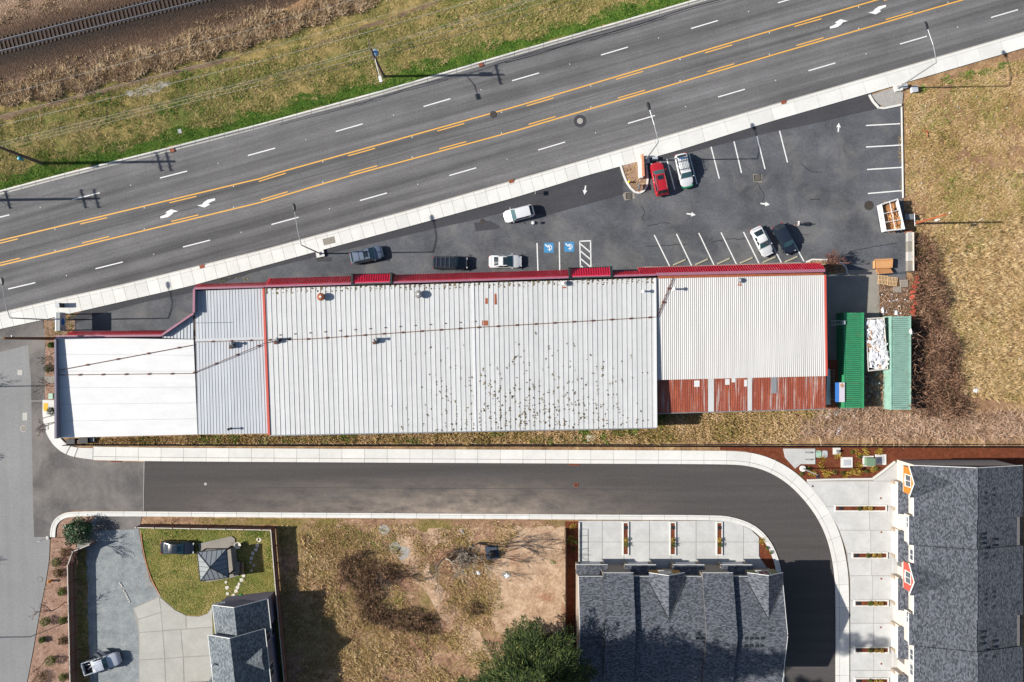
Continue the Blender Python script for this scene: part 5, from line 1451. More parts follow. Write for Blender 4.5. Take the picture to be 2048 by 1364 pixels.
    glass('rear_window', rt + (rb - rt) * .12, zr - .05 + (zk - zr + .05) * .12, wt * .88, rb - (rb - rt) * .12, zk + (zr - zk) * .1, wb * .8, mat='glass')
    for sg in (-1, 1):
        for (fa, fb) in ((ct - (ct - cb) * .35, (ct + rt) / 2 - .008), ((ct + rt) / 2 + .008, rt + (rb - rt) * .15)):
            def sp(f, h): # point on the cabin side
                zz = zb + .06 + (zr - zb - .14) * h; w = wb + (wt - wb) * (.06 + .84 * h)
                return (X(f), sg * (w + .012), zz)
            fa2 = fa + (.035 if fa < ct else 0); fb2 = fb - (.03 if fb > rt else 0)
            q = [sp(fa, 0), sp(fb, 0), sp(fb2, 1), sp(max(fa2, ct) if fa < ct else fa2, 1)]
            MB().add(q, [(0, 1, 2, 3)]).build('side_window', 'glass', t)
        mx = X(cb + .03)
        MB().obox((mx, sg * (hw + .1), zb + .06), (.12, .14, .1), 0).build('mirror', paint, t)
        MB().obox((X(.022), sg * hw * .6, .6 if kind != 'boxy' else .8), (.16, .34, .1), -sg * .35).build('headlight', 'lamp_clear', t)
        MB().obox((X(.99), sg * hw * .76, zk - .3), (.1, .26, .14), sg * .3).build('taillight', 'lamp_red', t)
        for f in (.19, .80):
            m_ = MB(); m_.tube([(X(f), sg * (hw - .2), .33), (X(f), sg * (hw + .01), .33)], .33, 18); w_ = m_.build('wheel', 'tyre', t)
            MB().tube([(X(f), sg * (hw - .05), .33), (X(f), sg * (hw + .02), .33)], .2, 12).build('rim', 'rim', w_)
    MB().box(X(.0) - .03, X(.0) + .03, -hw * .6, hw * .6, .32, .5).build('grille', 'black', t)
    rz_ = zr + .055
    for ex in extras:
        if ex == 'sunroof': MB().obox((X(ct + (rt - ct) * .22), 0, rz_ - .005), (Lc * .13, Wc * .44, .03), 0).build('sunroof', 'glass', t)
        elif ex == 'glassroof': glass('glass_roof', ct, zr - .03, wt * .86, ct + (rt - ct) * .5, zr, wt * .86, lift=.025, mat='glass')
        elif ex == 'rails':
            for sg in (-1, 1): MB().tube([(X(ct + .03), sg * wt * .9, rz_ - .03), (X((ct + rt) / 2), sg * wt * .92, rz_ + .06), (X(rt - .02), sg * wt * .9, rz_ - .03)], .025, 5).build('roof_rail', 'rim', t)
        elif ex == 'bars':
            for f in (.5, .62, .74): MB().box(X(f) - .03, X(f) + .03, -wt * .92, wt * .92, rz_ + .04, rz_ + .08).build('roof_bar', 'rim', t)
            MB().box(X(.87) - .03, X(.87) + .03, -wt * .92, wt * .92, rz_ + .02, rz_ + .06).build('roof_bar', 'rim', t)
        elif ex == 'ladder':
            for f in (.5, .74): MB().box(X(f) - .03, X(f) + .03, -hw * 1.02, hw * 1.02, rz_ + .1, rz_ + .15).build('roof_bar', 'dark_metal', t)
            rk = MB().box(X(.86), X(.46), -.6, -.55, rz_ + .16, rz_ + .2).build('roof_rack', 'grey_metal', t)
            for k in range(1, 6): MB().box(X(.86), X(.46), -.6 + k * .22, -.56 + k * .22, rz_ + .16, rz_ + .2).build('rack_slat', 'grey_metal', rk)
            MB().box(X(.82) - .06, X(.82) + .06, -.62, .6, rz_ + .2, rz_ + .25).build('rack_slat', 'sign_blue', rk)
        elif ex == 'split':   # panel gaps on the roof
            for f in (.56, .70): MB().box(X(f) - .02, X(f) + .02, -wt * .9, wt * .9, rz_ - .03, rz_ + .012).build('roof_seam', 'black', t)
        elif ex == 'greenbumper':
            m_ = MB()
            for a_, b_ in (((.03, .98), (-.012, .75)), ((-.012, .75), (-.022, .4)), ((-.022, .4), (-.022, -.4)), ((-.022, -.4), (-.012, -.75)), ((-.012, -.75), (.03, -.98))):
                m_.tube([(X(a_[0]), a_[1] * hw * .86, .55), (X(b_[0]), b_[1] * hw * .86, .55)], .13, 6)
            m_.build('bumper', 'car_green', t)
        elif ex == 'spoiler': MB().box(X(.985), X(.955), -hw * .75, hw * .75, zk + .0, zk + .1).build('spoiler', paint, t)
    if kind == 'pickup':
        MB().box(X(.97), X(.655), -hw * .82, hw * .82, .55, .6).build('bed_floor', 'black', t)
        for sg in (-1, 1): MB().box(X(.985), X(.65), sg * hw * .92 - .06, sg * hw * .92 + .06, .55, zk + .03).build('bed_side', paint, t)
        MB().box(X(.992), X(.97), -hw * .86, hw * .86, .5, zk + .02).build('tailgate', paint, t)
        MB().box(X(.725), X(.655), -hw * .86, hw * .86, zk - .1, zk + .12).build('tool_box', 'car_white', t)
        for k in range(4): MB().box(X(.59), X(.42), -.55 + k * .36, -.49 + k * .36, rz_ - .02, rz_ + .012).build('roof_rib', paint, t)
        for (f, l, a_) in ((.36, 1.15, 2.15), (.49, .95, 2.35)):
            m_ = MB(); hx, hy = X(f), hw * .95
            dx, dy = math.cos(a_) * l, math.sin(a_) * l
            nx, ny = -math.sin(a_) * .05, math.cos(a_) * .05
            dr = m_.prism([(hx - nx, hy - ny), (hx + dx - nx, hy + dy - ny), (hx + dx + nx, hy + dy + ny), (hx + nx, hy + ny)], .45, 1.15).build('open_door', paint, t)
            MB().prism([(hx + dx * .1 - nx * .4, hy + dy * .1 - ny * .4), (hx + dx * .95 - nx * .4, hy + dy * .95 - ny * .4), (hx + dx * .95 + nx * .4, hy + dy * .95 + ny * .4), (hx + dx * .1 + nx * .4, hy + dy * .1 + ny * .4)], 1.14, 1.6).build('door_window', 'glass', dr)
        for k in range(5): MB().obox((X(.012) - .02 * abs(k - 2), -hw * .6 + k * hw * .3, .75), (.1, .16, .3), 0).build('grille_bar', 'rim', t)
        m_ = MB(); m_.tube([(X(.9), -.3, .66), (X(.72), .2, .7)], .06, 6); m_.tube([(X(.94), .4, .66), (X(.8), .35, .75)], .05, 6); m_.build('bed_cargo', 'white_metal', t)
    return t
vehicle('dark blue grey SUV with sunroof parked at an angle by the street lamp', 735, 511, 12.5, 4.75, 1.92, 'car_grey', 'suv', ('sunroof', 'rails', 'split'))
vehicle('black boxy SUV with three silver roof bars by the red canopy', 901, 527, -.6, 4.95, 1.95, 'car_black', 'boxy', ('sunroof', 'bars', 'rails'))
vehicle('white sedan with black glass roof between black SUV and blue squares', 1010.5, 524, .5, 4.65, 1.86, 'car_white', 'sedan', ('glassroof',))
vehicle('white hatchback parked alone facing left beside a small white sign', 1038, 429, 194.5, 4.4, 1.82, 'car_white', 'hatch', ())
vehicle('red SUV with dark sunroof beside the planted island', 1316.5, 360, 101.5, 4.75, 1.9, 'car_red', 'suv', ('sunroof', 'rails'))
vehicle('white wagon with roof rack and green bumper next to the red SUV', 1366, 342, -77, 4.75, 1.85, 'car_white', 'hatch', ('ladder', 'greenbumper'))
vehicle('white coupe in the angled bays left of the dark green car', 1521, 484, -63.5, 4.35, 1.82, 'car_white', 'coupe', ('spoiler',))
vehicle('very dark green hatchback in the angled bays near the pedestrian', 1565.5, 479, -62.5, 4.4, 1.82, 'car_navy', 'hatch', ())
vehicle('black sedan parked on the lawn beside the pavilion', 358, 1093, -1.5, 4.75, 1.86, 'car_black', 'sedan', ('sunroof',))
vehicle('white pickup truck with two open doors on the gravel drive', 209, 1322, 17.5, 5.5, 1.9, 'car_silver', 'pickup', ())
vehicle('black car cut off by the bottom edge beside the house', 402, 1376, 3, 4.6, 1.85, 'car_black', 'sedan', ())

# ================================================================== PERSON
def person(label, px, py, face):
    g0 = P(px, py); t = thing('person', label, 'person', (g0.x, g0.y, 0), face)
    ORG[t.name] = Vector((0, 0, 0))
    def skinned(name, verts, edges, mat, parent):
        me = bpy.data.meshes.new(name); me.from_pydata([v[:3] for v in verts], edges, [])
        o = bpy.data.objects.new(name, me); COL.objects.link(o); o.parent = parent; me.materials.append(M[mat])
        md = o.modifiers.new('skin', 'SKIN')
        for i, v in enumerate(verts): me.skin_vertices[0].data[i].radius = (v[3], v[3] * (v[4] if len(v) > 4 else 1))
        me.skin_vertices[0].data[0].use_root = True
        o.modifiers.new('sub', 'SUBSURF').render_levels = 2
        ORG[o.name] = Vector((0, 0, 0)); return o
    V = [(0, 0, .95, .13), (0, 0, 1.2, .13), (0.01, 0, 1.4, .14), (.01, 0, 1.5, .06), (.02, 0, 1.57, .06), (.03, 0, 1.64, .09), (.02, 0, 1.72, .07)]
    E = [(0, 1), (1, 2), (2, 3), (3, 4), (4, 5), (5, 6)]
    for sg in (-1, 1):
        n_ = len(V); sw = .16 * sg
        V += [(0, .1 * sg, .9, .09), (sw * .6, .1 * sg, .5, .06), (sw * 1.2 - .05, .1 * sg, .09, .042), (sw * 1.2 + .1, .11 * sg, .04, .035)]
        E += [(0, n_), (n_, n_ + 1), (n_ + 1, n_ + 2), (n_ + 2, n_ + 3)]
        n_ = len(V)
        V += [(.0, .2 * sg, 1.4, .055), (-.03 * sg, .27 * sg, 1.14, .042), (.16, .24 * sg, .98, .032), (.22, .23 * sg, .95, .03)]
        E += [(2, n_), (n_, n_ + 1), (n_ + 1, n_ + 2), (n_ + 2, n_ + 3)]
        for k in range(4):
            m = len(V); V += [(.27, .23 * sg + (k - 1.5) * .02, .94, .009), (.31 - .008 * abs(k - 1), .23 * sg + (k - 1.5) * .022, .92, .008)]
            E += [(n_ + 3, m), (m, m + 1)]
        m = len(V); V += [(.24, .23 * sg - .045 * sg, .94, .01), (.27, .23 * sg - .055 * sg, .93, .008)]; E += [(n_ + 3, m), (m, m + 1)]
    body = skinned('body', V, E, 'skin', t)
    # shirt and trousers
    V = [(0, 0, .98, .16), (0, 0, 1.2, .155), (.01, 0, 1.38, .165), (.01, 0, 1.46, .1)]; E = [(0, 1), (1, 2), (2, 3)]
    for sg in (-1, 1):
        n_ = len(V); V += [(0, .2 * sg, 1.4, .075), (-.03 * sg, .27 * sg, 1.14, .06), (.12, .25 * sg, 1.01, .05)]; E += [(2, n_), (n_, n_ + 1), (n_ + 1, n_ + 2)]
    skinned('shirt', V, E, 'cloth_white', t)
    V = [(0, 0, .95, .15)]; E = []
    for sg in (-1, 1):
        n_ = len(V); sw = .16 * sg; V += [(0, .1 * sg, .88, .105), (sw * .6, .1 * sg, .5, .08), (sw * 1.2 - .05, .1 * sg, .12, .06)]; E += [(0, n_), (n_, n_ + 1), (n_ + 1, n_ + 2)]
    skinned('trousers', V, E, 'cloth_dark', t)
    MB().lathe(.0, 0, [(.09, 1.62), (.105, 1.68), (.085, 1.76), (.03, 1.8)], 12).build('hair', 'hair_dark', t, smooth=True)
    for s_ in (-.04, .04): MB().obox((.125, s_, 1.665), (.012, .022, .012), 0).build('eye', 'black', t)
    MB().obox((.13, 0, 1.635), (.03, .025, .04), 0).build('nose', 'skin', t)
    MB().box(-.17, -.12, -.14, .14, 1.05, 1.4).build('backpack_strap', 'cloth_dark', t)
    return t
person('person in a white top and dark trousers walking across the parking lot', 1592, 449, math.radians(170))

# ================================================================== SIGNS AND SMALL STREET THINGS
# pole sign
t = thing('pole_sign', 'double post cabinet sign with pale lettered face and blue oval by the sidewalk', 'sign', P(146, 646).to_tuple())
xg = P(147.5, 0).x; y0, y1 = P(0, 662, 2.8).y, P(0, 625, 2.8).y
for yy in (y0 + .15, y1 - .15): MB().tube([(xg - .3, yy, 0), (xg - .3, yy, 2.2)], .08, 8).build('post', 'dark_metal', t)
MB().box(xg - .62, xg, y0, y1, 2.1, 3.5).build('cabinet', 'sign_cabinet', t)
MB().box(xg - .66, xg - .46, y0 - .03, y1 + .03, 3.48, 3.54).build('top_trim', 'white_metal', t)
fc = MB().box(xg, xg + .02, y0 + .06, y1 - .06, 2.16, 3.44).build('sign_face', 'sign_face', t)
m_ = MB(); yc = (y0 + y1) / 2
m_.add([(xg + .026, yc + .5 * math.cos(2 * PI * k / 24), 2.8 + .46 * math.sin(2 * PI * k / 24)) for k in range(24)], [tuple(range(24))]); m_.build('oval_mark', 'sign_blue', fc)
m_ = MB()
def glyph(y, z, w, h, kind):   # strokes of the illegible lettering
    x0, x1 = xg + .021, xg + .03
    if kind == 'W':
        for a, b in ((0, .25), (.5, .25), (.5, .75), (1, .75)): m_.tube([(x1, y - w / 2 + a * w, z + h), (x1, y - w / 2 + b * w, z)], .025, 4)
    elif kind == 'A':
        for a in (0, 1): m_.tube([(x1, y - w / 2 + a * w, z), (x1, y, z + h)], .025, 4)
        m_.box(x0, x1, y - w * .25, y + w * .25, z + h * .3, z + h * .42)
    elif kind == 'C':
        m_.box(x0, x1, y - w / 2, y - w / 2 + .05, z, z + h); m_.box(x0, x1, y - w / 2, y + w / 2, z, z + .06); m_.box(x0, x1, y - w / 2, y + w / 2, z + h - .06, z + h)
    elif kind == 'L':
        m_.box(x0, x1, y - w / 2, y - w / 2 + .05, z, z + h); m_.box(x0, x1, y - w / 2, y + w / 2, z, z + .06)
    else: m_.box(x0, x1, y - .025, y + .025, z, z + h)
for k, g_ in enumerate('WAI'): glyph(y0 + .25 + k * .22, 2.85, .18, .4, g_)
for k, g_ in enumerate('III'): glyph(y0 + .25 + k * .16, 2.3, .1, .3, g_)
for k, g_ in enumerate('CLL'): glyph(y1 - .72 + k * .24, 2.75, .17, .4, g_)
for k, g_ in enumerate('IIL'): glyph(y1 - .6 + k * .18, 2.3, .1, .26, g_)
m_.build('lettering', 'sign_text', fc)

t = thing('street_box', 'grey metal street box standing on the sidewalk at the left', 'box', P(124, 611).to_tuple())
g0 = P(125, 611)
MB().obox((g0.x, g0.y, .68), (.55, .62, 1.1), .1).build('cabinet', 'grey_metal', t)
MB().obox((g0.x + .3, g0.y, .7), (.12, .6, 1.0), .1).build('door', 'dark_metal', t)
for sx_ in (-1, 1): MB().obox((g0.x + .2 * sx_, g0.y, .13), (.08, .5, .1), .1).build('foot', 'dark_metal', t)
MB().obox((g0.x - .05, g0.y, 1.25), (.6, .66, .05), .1).build('lid', 'lid_grey', t)

def small_sign(label, px, py, z0, z1, w, ang, face='white_metal', foot=None, mat='dark_metal'):
    g0 = P(px, py); t = thing('parking_sign', label, 'sign', g0.to_tuple())
    MB().tube([g0, g0 + Vector((0, 0, z1))], .025, 6).build('post', 'grey_metal', t)
    MB().obox((g0.x, g0.y, (z0 + z1) / 2), (.03, w, z1 - z0), ang).build('panel', face, t)
    if foot: MB().lathe(g0.x, g0.y, [(foot, 0), (foot, .25), (foot * .85, .3), (.06, .32)], 18).build('foot', 'trash_white', t)
small_sign('small square sign on a thin post at the sidewalk edge above the white hatchback', 1070, 387, .8, 1.25, .62, .0)
small_sign('low sign on a round white bucket foot below the white hatchback', 1066, 446, .75, 1.1, .35, .0, foot=.24)
t = thing('island_sign', 'small grey sign on two posts at the tip of the planted island', 'sign', P(1275, 375).to_tuple())
g0 = P(1275, 375)
for yy in (-.28, .28): MB().tube([(g0.x, g0.y + yy, 0), (g0.x, g0.y + yy, 1.2)], .03, 6).build('post', 'dark_metal', t)
MB().box(g0.x - .1, g0.x + .06, g0.y - .42, g0.y + .4, .65, 1.25).build('panel', 'solar_grey', t)
t = thing('monument_wall', 'white and orange brick monument wall on the planted island', 'wall', P(1280, 338).to_tuple())
q = [P(1275, 322), P(1281, 320), P(1284, 358), P(1277, 358)]
MB().prism([tuple(p.xy) for p in q], -.1, 1.0).build('wall', 'trim_white', t)
q = [P(1280.5, 312), P(1284.3, 312), P(1286.6, 356), P(1281.6, 356)]
k_ = MB().prism([tuple(p.xy) for p in q], -.1, 1.25).build('brick_band', 'brick_orange', t)
for i in range(11):
    f0, f1 = i / 11 + .004, (i + 1) / 11 - .004
    a, b, c_, d_ = lerp(q[0], q[3], f0), lerp(q[1], q[2], f0), lerp(q[1], q[2], f1), lerp(q[0], q[3], f1)
    MB().prism([tuple(p.xy) for p in (a, b, c_, d_)], 1.2, 1.3).build('coping_brick', 'brick_orange', k_)
isl = tag(MB().prism(G([(1241, 334), (1283, 318), (1292, 322), (1294, 350), (1296, 366), (1291, 380), (1280, 387), (1268, 384), (1254, 366), (1246, 346)]), -.1, .1).build('planted_island', 'bark_bed'), 'tapered planted island with pale kerb in the parking lot', 'planter')
ik = smooth_line([(1241, 330), (1245, 346), (1253, 366), (1266, 383), (1277, 387.5), (1289, 382), (1295.5, 368), (1294, 345), (1292, 326)])
for a, b in zip(ik[::3], ik[3::3]):
    A, B = P(*a), P(*b); d = (B - A).normalized(); nn = Vector((-d.y, d.x, 0)) * .13
    MB().prism([tuple((A - nn).xy), tuple((B - nn).xy), tuple((B + nn).xy), tuple((A + nn).xy)], -.1, .2).build('kerb_stone', 'concrete_kerb', isl)
is2 = tag(MB().prism(G([(1742, 190), (1790, 174), (1806, 186), (1804, 212), (1768, 214), (1756, 207)]), -.1, .06).build('planted_corner', 'stone_grey'), 'pale gravel corner bed with white kerb at the lot exit', 'planter')
for a, b in zip([(1738, 190), (1746, 204), (1757, 216), (1768, 217)], [(1746, 204), (1757, 216), (1768, 217), (1802, 210)]):
    A, B = P(*a), P(*b); d = (B - A).normalized(); nn = Vector((-d.y, d.x, 0)) * .14
    MB().prism([tuple((A - nn).xy), tuple((B - nn).xy), tuple((B + nn).xy), tuple((A + nn).xy)], -.1, .2).build('kerb_stone', 'concrete_kerb', is2)
for lab, px, py, sx_, sy_, h in (('white utility box beside the footing of the top right lamp', 1806, 174, .75, .6, .5), ('blue grey topped utility box right of the top right lamp', 1826, 180, .8, .85, .55), ('white utility box behind the red SUV', 1309, 318, .7, .45, .5)):
    g0 = P(px, py); t = thing('utility_box', lab, 'utility box', g0.to_tuple())
    MB().obox((g0.x, g0.y, h / 2), (sx_, sy_, h), .15).build('cabinet', 'trim_white', t); MB().obox((g0.x, g0.y, h + .02), (sx_ * 1.06, sy_ * 1.06, .05), .15).build('lid', 'lid_grey', t)
g0 = P(1257, 365); t = thing('fire_hydrant', 'yellow hydrant on the planted island', 'hydrant', g0.to_tuple())
MB().lathe(g0.x, g0.y, [(.16, .1), (.13, .2), (.12, .6), (.17, .64), (.13, .74), (.05, .84)], 12).build('barrel', 'yellow', t); MB().tube([(g0.x - .22, g0.y, .5), (g0.x + .22, g0.y, .5)], .06, 8).build('outlet', 'yellow', t)
g0 = P(103, 1161); t = thing('fire_hydrant', 'orange hydrant in the pinkish planting bed', 'hydrant', g0.to_tuple())
MB().lathe(g0.x, g0.y, [(.17, -.02), (.15, .15), (.13, .6), (.19, .64), (.14, .76), (.05, .86)], 12).build('barrel', 'hydrant', t); MB().tube([(g0.x - .26, g0.y - .05, .5), (g0.x + .26, g0.y + .05, .5)], .07, 8).build('outlet', 'hydrant', t)
g0 = P(96, 1075); t = thing('street_name_sign', 'small white street sign post at the lower left corner', 'sign', g0.to_tuple())
MB().tube([g0, g0 + Vector((0, 0, 2.2))], .04, 6).build('post', 'white_metal', t); MB().obox((g0.x, g0.y, 2.1), (.5, .03, .3), 0).build('panel', 'white_metal', t); MB().lathe(g0.x, g0.y, [(.25, -.02), (.22, .2)], 10).build('footing', 'concrete_pale', t)
ordn = ['first', 'second', 'third', 'fourth', 'fifth', 'last']
for i, (px, py) in enumerate(((1358.5, 525), (1403, 524), (1447, 522.5), (1492.6, 521), (1538, 519.5), (1582, 518.7))):
    g0 = P(px, py)
    m_ = MB(); a = math.radians(24); L_ = 1.95
    pr = [(-.12, 0), (.12, 0), (.08, .13), (-.08, .13)]; vs = []
    for sg in (-1, 1): vs += [(g0.x + sg * L_ / 2 * math.cos(a) - y * math.sin(a), g0.y + sg * L_ / 2 * math.sin(a) + y * math.cos(a), z + .01) for y, z in pr]
    m_.add(vs, [(0, 1, 2, 3), (7, 6, 5, 4), (0, 4, 5, 1), (1, 5, 6, 2), (2, 6, 7, 3), (3, 7, 4, 0)])
    tag(m_.build('wheel_stop', 'wheel_stop'), 'concrete wheel stop, %s from the left in the angled bays' % ordn[i], 'wheel stop', 'concrete wheel stops')

# ================================================================== FENCES AND WALLS
bf = thing('black_fence', 'low black fence running behind the lane sidewalk to the right edge', 'fence', P(1090, 890).to_tuple())
fy = lambda x: P(0, 889 + (x - 135) * .0022).y
xs = [P(x, 0).x for x in np.arange(135, 2110, 38.0)]
for i, x in enumerate(xs):
    yy = fy(1024 + x * 14)
    MB().box(x - .05, x + .05, yy - .05, yy + .05, -.1, 1.28).build('post', 'black_fence', bf)
    if i + 1 < len(xs):
        x2 = xs[i + 1]; m_ = MB()
        m_.box(x + .05, x2 - .05, yy - .03, yy + .03, 1.12, 1.18); m_.box(x + .05, x2 - .05, yy - .03, yy + .03, .08, .14)
        for k in range(17):
            xx = x + .1 + (x2 - x - .2) * k / 16; m_.box(xx - .05, xx + .05, yy - .02, yy + .02, .05, 1.22)
        m_.build('panel', 'black_fence', bf)
MB().box(xs[0], xs[-1], fy(900) + .06, fy(900) + .2, -.2, .06).build('footing_wall', 'black_fence', bf)
def wood_fence(label, pts, h=1.85, seg=35.0, mat='wood_fence', cap='wood_white'):
    g0 = P(*pts[0]); t = thing('wooden_fence', label, 'fence', g0.to_tuple())
    line = resample(pts, seg)
    if math.hypot(line[-1][0] - pts[-1][0], line[-1][1] - pts[-1][1]) > 6: line.append(pts[-1])
    for i, q in enumerate(line):
        p0 = P(*q); MB().box(p0.x - .07, p0.x + .07, p0.y - .07, p0.y + .07, -.1, h + .1).build('post', 'wood_fence_red', t)
        MB().box(p0.x - .08, p0.x + .08, p0.y - .08, p0.y + .08, h + .1, h + .13).build('post_cap', cap, t)
        if i + 1 < len(line):
            p1 = P(*line[i + 1]); d = (p1 - p0); l = d.length; d.normalize(); a = math.atan2(d.y, d.x)
            for k in range(max(1, int(l / .15))):
                nb = max(1, int(l / .15)); c_ = p0 + d * (l * (k + .5) / nb)
                if k == 0: m_ = MB()
                off = .012 if k % 2 else 0
                m_.obox((c_.x - d.y * off, c_.y + d.x * off, h / 2), (l / nb - .006, .025, h), a)
            pn_ = m_.build('board_panel', mat, t)
            c_ = (p0 + p1) / 2
            MB().obox((c_.x, c_.y, h + .02), (l - .1, .1, .05), a).build('cap_rail', cap, pn_)
            MB().obox((c_.x - d.y * .05, c_.y + d.x * .05, h * .25), (l - .1, .06, .09), a).build('rail', 'wood_fence_red', pn_)
            MB().obox((c_.x - d.y * .05, c_.y + d.x * .05, h * .75), (l - .1, .06, .09), a).build('rail', 'wood_fence_red', pn_)
    return t
wood_fence('brown board fence between planting bed and gravel drive', [(192, 1083), (149, 1101), (151, 1200), (156, 1420)])
wood_fence('brown board fence along the top of the lawn', [(284, 1049), (549, 1054)])
wood_fence('brown board fence along the right side of lawn and house', [(549.5, 1056), (557, 1150), (566, 1250), (582, 1420)])
df = thing('dark_fence', 'dark fence between bare dirt and the mulch strip', 'fence', P(1131, 1200).to_tuple())
for k in range(10):
    yA, yB = P(0, 1057 + k * 38).y, P(0, 1057 + (k + 1) * 38).y; xx = P(1131, 0).x
    MB().box(xx - .05, xx + .05, yA - .05, yA + .05, -.1, 1.3).build('post', 'black_fence', df); m_ = MB()
    for j in range(18):
        y_ = yA + (yB - yA) * (j + .5) / 18; m_.box(xx - .02, xx + .02, y_ - .07, y_ + .07, 0, 1.2)
    m_.build('panel', 'black_fence', df)
t = thing('side_wall', 'low white wall along the left edge of the lower driveways', 'wall', P(1158.5, 1090).to_tuple())
for k in range(5):
    MB().box(P(1157, 0).x, P(1159.5, 0).x, P(0, 1044 + (k + 1) * 17.4).y + .01, P(0, 1044 + k * 17.4).y, 0, .32).build('block', 'concrete_pale', t)
m_ = MB()
for k in range(6):
    y_ = P(0, 1058 + k * 13).y; MB().tube([(P(1158, 0).x, y_, .3), (P(1158, 0).x, y_, .95)], .03, 5).build('rail_post', 'dark_metal', t)
MB().tube([(P(1158, 0).x, P(0, 1058).y, .95), (P(1158, 0).x, P(0, 1123).y, .95)], .03, 5).build('hand_rail', 'dark_metal', t)

# planters between the drives
def planter(label, x0, x1, y0, y1, w=2.4, h=.26):
    t = thing('planter', label, 'planter', P((x0 + x1) / 2, (y0 + y1) / 2).to_tuple())
    A, B = P(x0, y1), P(x1, y0); ww = w / S
    MB().box(A.x, A.x + ww, A.y, B.y, 0, h).build('kerb', 'concrete_pale', t); MB().box(B.x - ww, B.x, A.y, B.y, 0, h).build('kerb', 'concrete_pale', t)
    MB().box(A.x + ww, B.x - ww, A.y, A.y + ww, 0, h - .003).build('kerb', 'concrete_pale', t); MB().box(A.x + ww, B.x - ww, B.y - ww, B.y, 0, h - .003).build('kerb', 'concrete_pale', t)
    MB().box(A.x + ww, B.x - ww, A.y + ww, B.y - ww, 0, h - .06).build('mulch', 'mulch', t)
    return t, A, B
PL = []
for k, x in enumerate((1251, 1345, 1438)): PL.append(planter('narrow mulch planter, %s from the left between the lower driveways' % ordn[k], x - 6.5, x + 6.5, 1043, 1110))
for k, (y, x0, x1) in enumerate(((1016, 1668, 1772), (1110, 1703, 1774), (1205.5, 1707, 1776), (1299, 1708, 1777), (1361, 1708, 1776))):
    PL.append(planter('long mulch planter, %s from the top between the right driveways' % ordn[k], x0, x1, y - 6.5, y + 6.5))
t = thing('edging_wall', 'thin white edging wall along the top right driveway', 'wall', P(1680, 961).to_tuple())
for a, b in zip([(1614, 960), (1650, 958.5), (1700, 957.5), (1745, 957), (1768, 940)], [(1650, 958.5), (1700, 957.5), (1745, 957), (1768, 940), (1789, 923)]):
    A, B = P(*a), P(*b); d = (B - A).normalized(); nn = Vector((-d.y, d.x, 0)) * .12
    MB().prism([tuple((A - nn).xy), tuple((B - nn).xy), tuple((B + nn).xy), tuple((A + nn).xy)], -.1, .26).build('wall_block', 'concrete_pale', t)
# utility things in the mulch bed
def padbox(label, px, py, pw, pd, bw, bd, bh, bmat):
    g0 = P(px, py); t = thing('utility_cabinet', label, 'utility box', g0.to_tuple())
    MB().box(g0.x - pw / 2, g0.x + pw / 2, g0.y - pd / 2, g0.y + pd / 2, -.1, .12).build('pad', 'concrete_pale', t)
    if bh > .3: MB().box(g0.x - bw / 2, g0.x + bw / 2, g0.y - bd / 2, g0.y + bd / 2, .12, bh).build('cabinet', bmat, t)
    MB().box(g0.x - bw / 2 - .02, g0.x + bw / 2 + .02, g0.y - bd / 2 - .02, g0.y + bd / 2 + .02, max(bh, .12), max(bh, .12) + .04).build('lid', bmat, t)
padbox('grey vault lid on a white square pad in the mulch bed', 1693, 925, 1.65, 1.55, .95, .8, .12, 'lid_grey')
padbox('green transformer cabinet on a white pad in the mulch bed', 1736, 922, 1.55, 1.5, 1.15, 1.1, 1.0, 'utility_green')
padbox('flat grey vault lid on the pad right of the green transformer', 1761, 919, 1.55, 1.5, .8, .9, .12, 'lid_grey')
padbox('small white pad with a round grey meter by the black fence', 1673, 902, 1.05, .95, .3, .3, .5, 'grey_metal')
for lab, px, mt in (('pale green oval valve lid beside the bicycle rack', 1637, 'utility_pale_green'), ('pale grey oval valve lid right of the green one', 1649.5, 'lid_grey')):
    pts = []
    for k in range(20):
        a = 2 * PI * k / 20; ca, sa = math.cos(a), math.sin(a)
        pts.append((px + 5.4 * math.copysign(abs(ca) ** .5, ca), 908 + 7.2 * math.copysign(abs(sa) ** .5, sa)))
    tag(MB().prism(G(pts), -.05, .08).build('valve_lid', mt), lab, 'lid')
t = thing('bike_rack', 'two thin metal bicycle hoops on the concrete pad', 'bike rack', P(1620, 911).to_tuple())
for yy in (904, 918):
    A, B = P(1610, yy), P(1622, yy); MB().tube([A + Vector((0, 0, .1)), A + Vector((0, 0, .85)), A + (B - A) * .2 + Vector((0, 0, .95)), B - (B - A) * .2 + Vector((0, 0, .95)), B + Vector((0, 0, .85)), B + Vector((0, 0, .1))], .03, 6).build('hoop', 'dark_metal', t)
for k, (px, py) in enumerate(((1761, 996), (1762, 1064), (1762, 1157), (1761, 1254), (1762, 1327), (1625, 972))):
    g0 = P(px, py); tag(MB().lathe(g0.x, g0.y, [(.14, .05), (.14, .115), (.1, .12)], 12).build('cleanout_cap', 'iron_rust' if k < 5 else 'iron'), 'small round %s cap, %s' % (('rust', ordn[k] + ' down the right driveways') if k < 5 else ('dark', 'set in the curved lane sidewalk')), 'cap')

